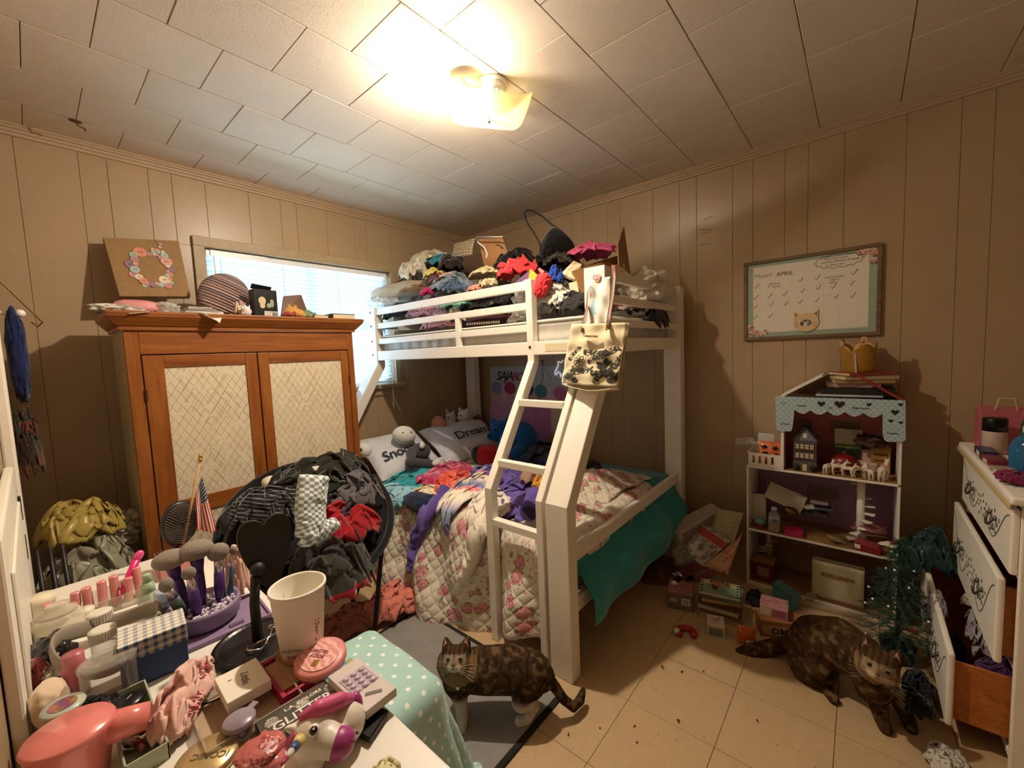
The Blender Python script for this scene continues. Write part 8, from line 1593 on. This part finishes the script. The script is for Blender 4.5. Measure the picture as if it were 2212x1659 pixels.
for a, b in (((-.025, -.038, 0), (.025, .038, .003)), ((-.026, -.039, 0), (-.024, .039, .034)), ((.024, -.039, 0), (.026, .039, .034)), ((-.026, -.039, 0), (.026, -.037, .034)), ((-.026, .037, 0), (.026, .039, .034))): obj('panel', MB().bb(a, b), bkm_, bk)
for k in range(9): obj('rib', MB().box((-.0275, -.034+k*.0085, .017), (.002, .0025, .032)), bkm_, bk)
heap('gold_ornament', 'shiny gold and black ornament above the pink basket', 'ornament', D(1706, 1105, .06), (.02, .03, .024), mat('gold_shiny', '#6a5018', .2, .9), None, seed=162, amp=.15, sub=4); heap('doll_clothes', 'heap of dark doll clothes in the middle room', 'doll clothes', D(1762, 1110, .13), (.05, .06, .02), F('fab_dolldark', '#3a2c2a'), None, seed=163, amp=.3)
for k, (u, v, c, lab) in enumerate(((1770, 1085, '#8a7a74', 'grey toy book on the doll clothes'), (1778, 1098, '#4a4a58', 'slate toy book under the grey one'), (1752, 1095, '#c4bcae', 'open white toy book in the middle room'))): p = D(u, v, .12); t = thing('toy_book', lab, 'toy', p, .3*k, 'toy books in the middle room'); obj('cover', MB().box((0, 0, 0), (.05, .075, .010)), mat('toybk_'+c[1:], c, .5), t, bevel=.002); obj('pages', MB().box((.002, 0, 0), (.05, .07, .006)), ppm, t)
st2 = thing('toy_steps', 'cream striped toy steps on the middle room floor', 'toy', D(1808, 1148, .06, Z1+.001), .5)
for k in range(4): obj('step', MB().box((0, -.021+k*.014, .006+.004*k), (.055, .012, .006), (.2, 0, 0)), mat('toy_steps_cream', '#b5a883', .5), st2)
rbx = thing('red_toy_box', 'red toy car box with a white label in the dollhouse middle room', 'toy', D(1875, 1172, .03, Z1+.002), -.25); obj('box', MB().bb((-.025, -.05, 0), (.03, .05, .032)), mat('toy_redbox', '#7d1512', .4), rbx, bevel=.002); obj('label', MB().bb((-.026, .022, .008), (-.0248, .044, .028)), mat('label_white'), rbx); obj('lid', MB().box((.0, .0, .036), (.05, .085, .008), (.1, .0, 0)), mat('toy_darkpink', '#8a3a40', .4), rbx)
heap('pink_toys', 'pink toy furniture pieces behind the red toy box', 'toy', D(1880, 1140, .12), (.05, .06, .02), mat('toy_rose', '#8a4a50', .5), None, seed=164, amp=.2); heap('cream_cloth', 'cream cloth scrap at the right end of the middle shelf', 'cloth', D(1925, 1178, .03)+V(0, .01, 0), (.02, .035, .012), F('fab_offwhite', '#e9dfcc'), None, seed=165, sub=3)
# bottom room
sv2 = thing('toy_stove', 'red toy stove with a printed panel under the dollhouse stairs', 'toy', D(1648, 1268, .03, .0235)); obj('body', MB().bb((0, -.045, 0), (.08, .045, .105)), mat('toy_stove_red', '#6b130e', .4), sv2, bevel=.002); obj('wood_top', MB().bb((-.008, -.052, .105), (.09, .052, .114)), dh_floor, sv2, bevel=.001); obj('print', MB().bb((-.001, -.028, .03), (0, .025, .08)), mat('stove_print', '#8a6a5a', .6, var=.3), sv2)
bxl = thing('paper_bag', 'white paper shopping bag with red BOXLUNCH lettering in the bottom room', 'bag', (DX+.03, .075, .0235)); pa = D(1755, 1205, .035); pb2 = D(1868, 1215, .035); yb0 = pa.y; yb1 = pb2.y; bo3 = V(*bxl.location); bgm = mat('bag_white', '#c4b896', .6)
obj('front', MB().grid(lambda a, b: (.004*math.sin(7*a)*math.sin(5*b)-.004, (yb0-.075)+(yb1-yb0)*a, .0+.195*b), 10, 10), bgm, bxl, smooth=True, solid=.0015); obj('back', MB().bb((.05, yb1-.075, 0), (.0515, yb0-.075, .19)), bgm, bxl); obj('side', MB().bb((-.002, yb0-.0765, 0), (.05, yb0-.075, .19)).bb((-.002, yb1-.075, 0), (.05, yb1-.0735, .19)), bgm, bxl)
me = text_mesh('BOXLUNCH', .021, bold=.0012, spacing=1.15); o = obj('lettering', me, mat('print_rust', '#8a4a28', .6), bxl); o.matrix_local = Matrix(((0, 0, -1, -.0125), (-1, 0, 0, (yb0+yb1)/2-.075), (0, 1, 0, .135), (0, 0, 0, 1)))
pet = thing('plastic_bottle', 'empty clear plastic bottle lying in front of the dollhouse bottom room', 'bottle', Fl(1770, 1300)+V(-.0, .02, .022), 0, None, (0, PI/2, 2.4)); obj('bottle', MB().lathe([(0, -.06), (.02, -.06), (.021, -.05), (.021, .03), (.010, .055), (.010, .065)], 20), glassy('bottle_clear'), pet, smooth=True); obj('cap', MB().lathe([(.0105, .064), (.0105, .075), (0, .076)], 16), mat('cap_white'), pet)
bs = thing('flat_carton', 'flat white lid leaning at the dollhouse front edge on the floor', 'lid', Fl(1790, 1320)+V(.02, 0, .006), .15); obj('lid', MB().box((0, 0, 0), (.06, .26, .010)), mat('lid_cream', '#b5a784', .6), bs, bevel=.002); obj('rim', MB().box((-.03, 0, .006), (.004, .26, .018)), mat('lid_cream'), bs)
# on the dollhouse roof
rz0 = Z3+.0265
for k, (w, d, h, u, c, lab) in enumerate(((.20, .25, .012, 1830, '#b9b4bc', 'white folder lying on the dollhouse roof board'), (.20, .27, .030, 1850, '#1a1416', 'flat black box on the dollhouse roof'), (.16, .20, .020, 1838, '#c9a9a4', 'pink and white leaflet pile on the roof box'), (.18, .22, .016, 1855, '#a5865a', 'tan book on the roof pile'), (.17, .21, .018, 1862, '#b8a07c', 'beige book near the top of the roof pile'), (.16, .20, .014, 1858, '#a04a34', 'rust coloured book at the top of the roof pile'))):
    p = D(u, 860, .15); book('roof_book', lab, (DX+.145, p.y, rz0), (w, d, h), random.uniform(-.12, .12)+(.1*k if k > 2 else 0), mat('rb_'+c[1:], c, .5, var=.1), 'books on the dollhouse roof', tiltx=0); rz0 += h+.001
cr = thing('cardboard_tiara', 'gold cardboard crown perched on the dollhouse roof pile', 'crown', (DX+.15, .005, rz0+.001), 0, None, (-.10, -.08, .3)); n = 48; cw = MB()
for k in range(n+1):
    pass
def crown_pt(a, b): t = 2*PI*a; h = .105+.035*abs(math.sin(t*2.5))**.6; r = .062+.010*b; return (r*math.cos(t), r*math.sin(t), b*h)
cw.grid(crown_pt, 80, 8); obj('band', cw, mat('crown_gold', '#a87a30', .45, .2, var=.1), cr, smooth=True, solid=.0015)
for k in range(5): t = 2*PI*(k+.5)/5; obj('point_disc', MB().lathe([(.006, -.001), (.014, -.001), (.014, .001), (.006, .001), (.006, -.001)], 18, Matrix.Translation((.073*math.cos(t), .073*math.sin(t), .148)) @ Matrix.Rotation(t, 4, 'Z') @ Matrix.Rotation(PI/2, 4, 'Y')), mat('crown_pale', '#c9a878', .5), cr)
obj('white_seam', MB().bb((-.066, .03, .0), (-.060, .036, .10)), mat('card_white'), cr)

# ================================================================== SMALL TREE, DARK BAGS, DRESSER CONTENTS
tp = V(2.24, -.135, 0); tr = thing('christmas_tree', 'small dark green artificial Christmas tree with tiny lights before the dollhouse', 'tree', tp)
obj('trunk', MB().cyl((0, 0, .0), (0, 0, .50), .010, .004, 8), mat('trunk_brown', '#2f2218', .9), tr); obj('pot', MB().lathe([(0, 0), (.05, 0), (.06, .07), (0, .07)], 24), mat('pot_black', '#171412', .6), tr)
random.seed(41); nd = MB(); tips = []
for k in range(150):
    h = .07+.45*(k/150); R = .155*(1-(h-.05)/.50)+.015; a = k*2.399; R *= random.uniform(.75, 1.1); b0_ = V(0, 0, h); b1_ = V(R*math.cos(a), R*math.sin(a), h-.02+random.uniform(-.02, .02)); tips.append(b1_); nd.cyl(b0_, b1_, .0015, .001, 4)
    for q in range(44):
        t = random.uniform(.15, 1.0); p = b0_*(1-t)+b1_*t; d = V(random.uniform(-1, 1), random.uniform(-1, 1), random.uniform(-.6, .8)).normalized()*random.uniform(.016, .026)+(b1_-b0_).normalized()*.012; sd = d.cross(V(0, 0, 1)).normalized()*.0013; i = len(nd.v); nd.v += [tuple(p-sd), tuple(p+sd), tuple(p+d)]; nd.f.append((i, i+1, i+2))
obj('needles', nd, mat('needle_green', '#2c4a38', .7, var=.2), tr, kind='stuff')
bl_ = mat('mini_bulb', '#e8e2d4', .15, emit=.05); br_ = mat('mini_bauble', '#7a1f1a', .2)
for k in range(26): p = tips[random.randrange(len(tips))]; obj('fairy_light' if k % 4 else 'bauble', MB().ball(p, .004 if k % 4 else .008, 8, 6), bl_ if k % 4 else br_, tr, smooth=True)
heapx('teal_bag', 'dark teal plastic bag behind the little tree', 'bag', (1945, 1138, 2070, 1260), 2.50, .07, mat('plastic_teal', '#1f3a3a', .3), None, seed=170, amp=.2, f=2)
heap('black_boots', 'black fuzzy boots on the floor under the little tree', 'boots', (2.02, -.185, .045), (.09, .05, .055), F('fab_black', '#121216'), None, seed=171); heap('brown_bag', 'dark brown bag behind the second cat', 'bag', (2.26, -.29, .07), (.13, .06, .08), F('fab_brownbag', '#2c1f14'), None, seed=172)
heap('black_slipper', 'black slipper with a white stripe below the open drawer', 'slipper', P(1985, 1520, x=1.86)+V(0, 0, .0), (.06, .04, .03), F('fab_slipper', '#16130f'), None, seed=173)
heap('lace_cloth', 'white lace cloth on the floor under the open drawer', 'cloth', (1.72, -.225, .03), (.07, .05, .035), F('fab_lace', '#b5aca0', lambda N: N.mix(N.m('LESS_THAN', N.vor(N.coord(), 90), .3), '#c4bcae', '#6b6258')), None, seed=174, amp=.3, f=2.2)
# contents of the open drawer
heap('patterned_blouse', 'grey patterned blouse stuffed in the open drawer', 'clothing', (2.18, -.40, .235), (.20, .085, .085), F('fab_greypat', '#8a8088', floral('#b9aeb0', '#5a5060', '#8a7a8a', '#4a4450', 2.5, uv=False)), 'clothes in the open drawer', seed=175, amp=.22, f=2); heap('white_blouse', 'white ruffled blouse at the back of the open drawer', 'clothing', (2.38, -.40, .27), (.07, .07, .06), F('fab_whiteblouse', '#d6cec4'), 'clothes in the open drawer', seed=176, amp=.28, f=2.6)
heap('purple_blouse', 'deep purple blouse at the near end of the open drawer', 'clothing', (1.98, -.40, .215), (.12, .085, .07), F('fab_deeppurple', '#3f1548'), 'clothes in the open drawer', seed=177, amp=.22); heap('navy_trousers', 'navy trousers behind the patterned blouse in the open drawer', 'clothing', (2.45, -.42, .24), (.10, .07, .08), F('fab_navydark', '#12162a'), 'clothes in the open drawer', seed=178)
heap('drawer_lace', 'grey lace strip hanging over the open drawer front', 'clothing', (2.22, -.245, .295), (.10, .022, .022), F('fab_greylace', '#8f8a84'), 'clothes in the open drawer', seed=179, amp=.25); heap('drawer_sock', 'pale pink sock peeking from the middle drawer', 'clothing', (2.40, -.352, .315), (.05, .016, .012), F('fab_palesock', '#c9a39a'), None, seed=180, sub=3)
# things on the dresser
dz = drz+.027
def Dr(u, y): lo = P(u, 900, y=y); hi = P(u, 1000, y=y); t = (dz-lo.z)/(hi.z-lo.z); return V(lo.x+(hi.x-lo.x)*t, y, dz)
pbag = thing('pink_gift_bag', 'pink gift bag with cord handle at the far end of the dresser top', 'bag', (2.565, -.445, dz)); pkb = mat('giftbag_pink', '#b8626c', .45)
obj('bag', MB().bb((-.05, -.07, 0), (.05, .07, .165)), pkb, pbag, bevel=.002); obj('handle', MB().tube([(-.052, -.03, .16), (-.056, -.02, .21), (-.056, .02, .21), (-.052, .03, .16)], .0028, 6), mat('cord_cream', '#c9ad7c', .6), pbag)
bc = thing('black_cap_bottle', 'cream lotion bottle with a big black cap on the dresser', 'bottle', (2.44, -.405, dz)); obj('bottle', MB().lathe([(0, 0), (.032, 0), (.034, .004), (.034, .085), (.028, .095), (0, .095)], 28), mat('lotion_cream', '#c2a894', .4, var=.1), bc, smooth=True); obj('cap', MB().lathe([(.034, .088), (.034, .135), (.031, .14), (0, .14)], 28), bp, bc, smooth=True)
for k, (x, y, w, d, h, c, lab) in enumerate(((2.36, -.372, .12, .045, .028, '#1f2550', 'navy candy box lying on the dresser edge'), (2.24, -.374, .12, .05, .022, '#7a2230', 'dark red candy bag on the dresser edge'), (2.08, -.374, .10, .05, .018, '#a89a8a', 'pale card box on the dresser edge'))):
    t = thing('candy_box', lab, 'box', (x, y, dz), .05*k); obj('box', MB().bb((-w/2, -d/2, 0), (w/2, d/2, h)), mat('candy_%d' % k, c, .35, var=.15), t, bevel=.003); obj('label', MB().bb((-w*.3, d/2, h*.2), (w*.1, d/2+.0006, h*.8)), mat('label_white'), t)
sbp = thing('soap_bottle', 'blue clear soap bottle near the right edge on the dresser', 'bottle', (2.13, -.432, dz)); obj('bottle', MB().lathe([(0, 0), (.042, 0), (.045, .006), (.045, .085), (.034, .115), (.016, .128), (.016, .14), (0, .14)], 28), glassy('soap_blue', '#2f6f9a', .08, .6), sbp, smooth=True); obj('liquid', MB().lathe([(0, .003), (.041, .003), (.041, .08), (0, .08)], 24), mat('liquid_blue', '#2a6aa0', .3), sbp); obj('cap', MB().lathe([(.017, .138), (.017, .158), (0, .159)], 18), mat('cap_white'), sbp)
gbt = thing('green_bottle', 'dark green bottle behind the blue soap bottle', 'bottle', (2.28, -.485, dz)); obj('bottle', MB().lathe([(0, 0), (.045, 0), (.046, .14), (.030, .19), (.017, .21), (.017, .25), (0, .251)], 28), glassy('bottle_green', '#2f5a38', .08, .7), gbt, smooth=True)
twg = thing('dried_branch', 'pale dried branch lying across the dresser top', 'branch', (2.20, -.53, dz+.17)); obj('twig', MB().tube([(.20, -.02, .0), (.06, -.02, .035), (-.08, -.02, .045), (-.2, -.02, .03)], [.004, .006, .006, .007], 8), mat('twig_pale', '#b5a27a', .8), twg, smooth=True); obj('bud', MB().ball((-.02, -.02, .06), (.012, .01, .02), 10, 8), mat('twig_pale'), twg, smooth=True)
heap('magenta_cloth', 'magenta velvet cloth at the right end of the dresser top', 'cloth', (1.98, -.378, dz+.015), (.06, .045, .022), F('fab_magvelvet', '#7a1240'), None, seed=181)

# ================================================================== CATS
def make_cat(name, label, o, K, colfn, voxel=.0055):
    """K: world-space key points; one continuous skin for the whole animal"""
    o = V(*o); t = thing(name, label, 'cat', o); R = lambda p: V(*p)-o; parts = []
    parts.append(('c', [R(p) for p in K['spine']], K['spine_r']))
    for c, r in K.get('masses', ()): parts.append(('e', R(c), r))
    for pts, rad in K['limbs']: parts.append(('c', [R(p) for p in pts], rad))
    H = V(*K['head']); f = V(*K['look']).normalized(); sd = f.cross(V(0, 0, 1)).normalized(); up_c = sd.cross(f).normalized(); s = K['hs']
    if K.get('roll'): q = Matrix.Rotation(K['roll'], 3, f); sd = q @ sd; up_c = q @ up_c
    L = lambda a, b, c: H+sd*(a*s)+up_c*(b*s)+f*(c*s)-o
    rotm = Matrix((sd, f, up_c)).transposed().to_euler()
    parts += [('e', L(0, 0, 0), (.052*s, .050*s, .046*s), rotm), ('e', L(0, -.016, .036), (.027*s, .024*s, .019*s), rotm), ('e', L(-.030, -.012, .012), (.026*s, .026*s, .024*s), rotm), ('e', L(.030, -.012, .012), (.026*s, .026*s, .024*s), rotm), ('c', [L(0, .012, .036), L(0, -.004, .054)], [.012*s, .010*s])]
    for q in (-1, 1): parts.append(('c', [L(q*.030, .030, -.004), L(q*.036, .048, -.006), L(q*.041, .068, -.008)], [.024*s, .017*s, .005*s]))
    me = blob(parts, voxel, 3, 'body'); 
    def cf(co):
        w = co+np.array(o); rel = co-np.array(H-o); a = rel@np.array(sd)/s; b = rel@np.array(up_c)/s; c = rel@np.array(f)/s; return colfn(w, a, b, c)
    vcol(me, cf); obj('body', me, vmat('cat_fur', .85, (260, .6, .006)), t)
    em = mat('cat_iris', '#77703a', .08, coat=.6); pm_ = mat('cat_pupil', '#080806', .08)
    for q in (-1, 1):
        e = L(q*.021, .006, .041); obj('eye', MB().ball(e, (.0088*s,)*3, 16, 12), em, t, smooth=True); obj('pupil', MB().ball(e+f*(.0052*s)-V(0, 0, .0), (.0056*s,)*3, 12, 10), pm_, t, smooth=True)
        ei = MB().prism([(-.009*s, 0), (.009*s, 0), (.002*s, .026*s)], 0, .0012, Matrix.Translation(L(q*.0365, .040, .0095)) @ Matrix((sd, up_c, f)).transposed().to_4x4()); obj('inner_ear', ei, mat('ear_pink', '#a88474', .8), t)
    obj('nose', MB().ball(L(0, -.008, .0605), (.0055*s, .004*s, .0045*s), 12, 8, rotm), mat('cat_nose', '#5a3428', .4), t, smooth=True)
    obj('mouth', MB().tube([L(-.010, -.024, .052), L(-.004, -.0215, .0575), L(0, -.017, .060), L(.004, -.0215, .0575), L(.010, -.024, .052)], .0009, 5), mat('cat_lip', '#3a241c', .6), t)
    wk = MB()
    for q in (-1, 1):
        for k in range(5): wk.tube([L(q*.014, -.014-.003*k, .053), L(q*.040, -.012-.007*k, .050), L(q*.068, -.010-.013*k, .040)], .00035, 3)
    obj('whiskers', wk, mat('whisker', '#d6d0c4', .5), t); return t, L
def mixc(a, b, f): return a*(1-f[:, None])+b*f[:, None]
def ss(x, a, b): t = np.clip((x-a)/(b-a), 0, 1); return t*t*(3-2*t)
A3 = lambda h: np.array(lin(h))
def tabby(dark, mid, light, white, paw_z, belly, seed, ax0, ax1):
    ax0 = np.array(ax0); ax = np.array(ax1)-ax0; Lx = np.linalg.norm(ax); ax = ax/Lx
    def fn(w, a, b, c):
        n = pn(w, 22, seed); n2 = pn(w, 70, seed+3); s = (w-ax0)@ax; n3 = pn(w, 40, seed+7); st = np.sin(s*2*PI/.040+9*n+4*n3+1.2*np.sin(w[:, 2]*26)); col = mixc(A3(mid), A3(dark), .35+.5*ss(st+1.2*n2, -.7, .9)); col = mixc(col, A3(light), .45*ss(n3+.5*n2, .05, .35))
        hd = (np.abs(a) < .075) & (np.abs(b) < .10) & (c > -.035) & (c < .09) & (a*a+b*b+c*c < .0075)
        stripe = ss(np.cos(a*2*PI/.0165), .1, .7)*ss(b, .008, .022)*(c > -.02); cheek = ss(np.sin((a*a+.4*b*b)**.5*2*PI/.02), .2, .7)*ss(np.abs(a), .025, .035); fc = mixc(np.tile(A3(light), (len(w), 1)), A3(mid), ss(b, -.01, .03)); fc = mixc(fc, A3(dark), np.clip(stripe+.6*cheek, 0, 1)*.85)
        muz = ss(c, .036, .05)*ss(-b, .004, .014); fc = mixc(fc, A3(white), .75*muz); nose = ss(.012-np.abs(a), 0, .004)*ss(c, .04, .052)*ss(b, -.01, .0)*ss(.03-b, 0, .01); fc = mixc(fc, A3('#7a5436'), nose*.7); eyer = (np.abs(np.abs(a)-.021) < .017) & (np.abs(b-.006) < .013) & (c > .02); fc[eyer] = fc[eyer]*.4+A3(white)*.35
        col = np.where(hd[:, None], fc, col)
        pz_, pr = paw_z; col = mixc(col, A3(white), pr*ss(-w[:, 2], -pz_-.012, -pz_+.008)*(w@np.array([.58, -.81, 0]) < .02)); bz_, bf = belly; 
        return col if not bf else mixc(col, A3(white), bf(w)*(~hd))
    return fn
# first cat, standing on the rug and looking at the camera
h1 = P(985, 1424, z=.25); cam0 = V(0, 0, CAM_H)
K1 = dict(spine=[(.905, 1.125, .215), (.93, 1.10, .185), (.985, 1.03, .185), (1.04, .955, .190), (1.085, .89, .18), (1.105, .86, .165)], spine_r=[.052, .070, .078, .080, .074, .05], head=h1, look=(cam0-h1)+V(-.1, .25, -.35), hs=1.0, roll=.0,
    masses=[((.925, 1.105, .155), (.060, .062, .07)), ((1.075, .905, .15), (.062, .065, .075))],
    limbs=[([(h1.x+.012, h1.y-.0, h1.z-.02), (.905, 1.12, .20), (.93, 1.10, .17)], [.040, .050, .06]), ([(.905, 1.095, .14), (.905, 1.075, .08), (.898, 1.068, .02), (.885, 1.058, .012)], [.036, .024, .019, .018]), ([(.955, 1.135, .14), (.958, 1.13, .08), (.953, 1.125, .02), (.94, 1.115, .012)], [.036, .024, .019, .018]),
           ([(1.07, .885, .15), (1.035, .90, .10), (1.075, .875, .065), (1.055, .895, .015), (1.035, .915, .012)], [.055, .038, .022, .018, .019]), ([(1.105, .92, .15), (1.085, .95, .10), (1.125, .925, .065), (1.11, .945, .015), (1.09, .965, .012)], [.052, .036, .022, .018, .019]),
           ([(1.10, .865, .175), (1.128, .83, .14), (1.15, .80, .08), (1.175, .775, .045), (1.215, .77, .045), (1.245, .775, .06)], [.026, .021, .018, .018, .018, .012])])
b1 = lambda w: .8*ss(-w[:, 2], -.125, -.095)*ss(w[:, 2], .03, .06)*(w@np.array([.58, -.81, 0]) < -.03)
c1, L1 = make_cat('cat', 'brown tabby cat with white paws and bell collar standing on the rug', (1.0, 1.0, 0), K1, tabby('#1d130a', '#4a341d', '#836844', '#cfc2b4', (.05, .95), (0, b1), 2, (.93, 1.10, .18), (1.10, .86, .18)))
nk = V(h1.x+.016, h1.y+.004, h1.z-.050)-V(1, 1, 0); fdir = V(-.66, -.6, .0).normalized(); sdir = V(.6, -.66, 0)
obj('collar', MB().tube([nk+fdir*(.048*math.cos(a))+sdir.normalized()*(.050*math.sin(a))+V(0, 0, -.012*math.cos(a)) for a in [2*PI*k/32 for k in range(32)]], .004, 8, True), mat('collar_dark', '#2a1a14', .6), c1, smooth=True); obj('bell', MB().ball(nk+fdir*.056+V(0, 0, -.024), .008, 14, 10), mat('bell_silver', '#c4beb0', .2, .9), c1, smooth=True)
# second cat, creeping towards the dresser
h2_ = P(1897, 1437, x=1.74)
K2 = dict(spine=[P(1735, 1392, x=1.95), P(1765, 1385, x=1.94), P(1810, 1392, x=1.92), P(1850, 1415, x=1.89), P(1880, 1442, x=1.85)], spine_r=[.070, .095, .098, .088, .070], head=h2_, look=(cam0-h2_)+V(-.35, .0, -.55), hs=1.06, roll=-.12,
    masses=[(P(1755, 1430, x=1.91), (.085, .085, .095)), (P(1885, 1475, x=1.82), (.060, .060, .07))],
    limbs=[([P(1885, 1440, x=1.82), h2_+V(.03, .01, -.005)], [.068, .05]), ([P(1755, 1440, x=1.89), (1.86, .10, .075), (1.89, .11, .04), (1.845, .075, .016), (1.815, .055, .014)], [.07, .042, .024, .019, .019]), ([P(1740, 1400, x=2.0), (2.02, .14, .08), (2.05, .16, .04), (2.01, .13, .016), (1.985, .11, .014)], [.065, .04, .024, .019, .018]),
           ([P(1880, 1480, x=1.83), (1.81, -.065, .07), (1.80, -.075, .02), (1.775, -.085, .014)], [.046, .030, .022, .021]), ([P(1905, 1480, x=1.86), (1.875, -.12, .075), (1.855, -.145, .02), (1.83, -.15, .014)], [.044, .03, .022, .021]),
           ([P(1725, 1395, x=1.97), P(1690, 1392, x=1.97), P(1655, 1402, x=1.95), P(1620, 1410, x=1.92), P(1600, 1412, x=1.90)], [.034, .032, .034, .036, .026])])
b2 = lambda w: .5*ss(-(w[:, 1]), .10, .14)*ss(w[:, 2], .05, .07)*ss(-w[:, 2], -.13, -.11)
make_cat('cat', 'long-haired brown cat creeping over the floor tiles beside the dresser', (1.9, .05, 0), K2, tabby('#2e1d0e', '#553c22', '#93754f', '#cbb99f', (.012, .3), (0, b2), 9, (1.95, .2, .2), (1.85, -.1, .2)), .006)
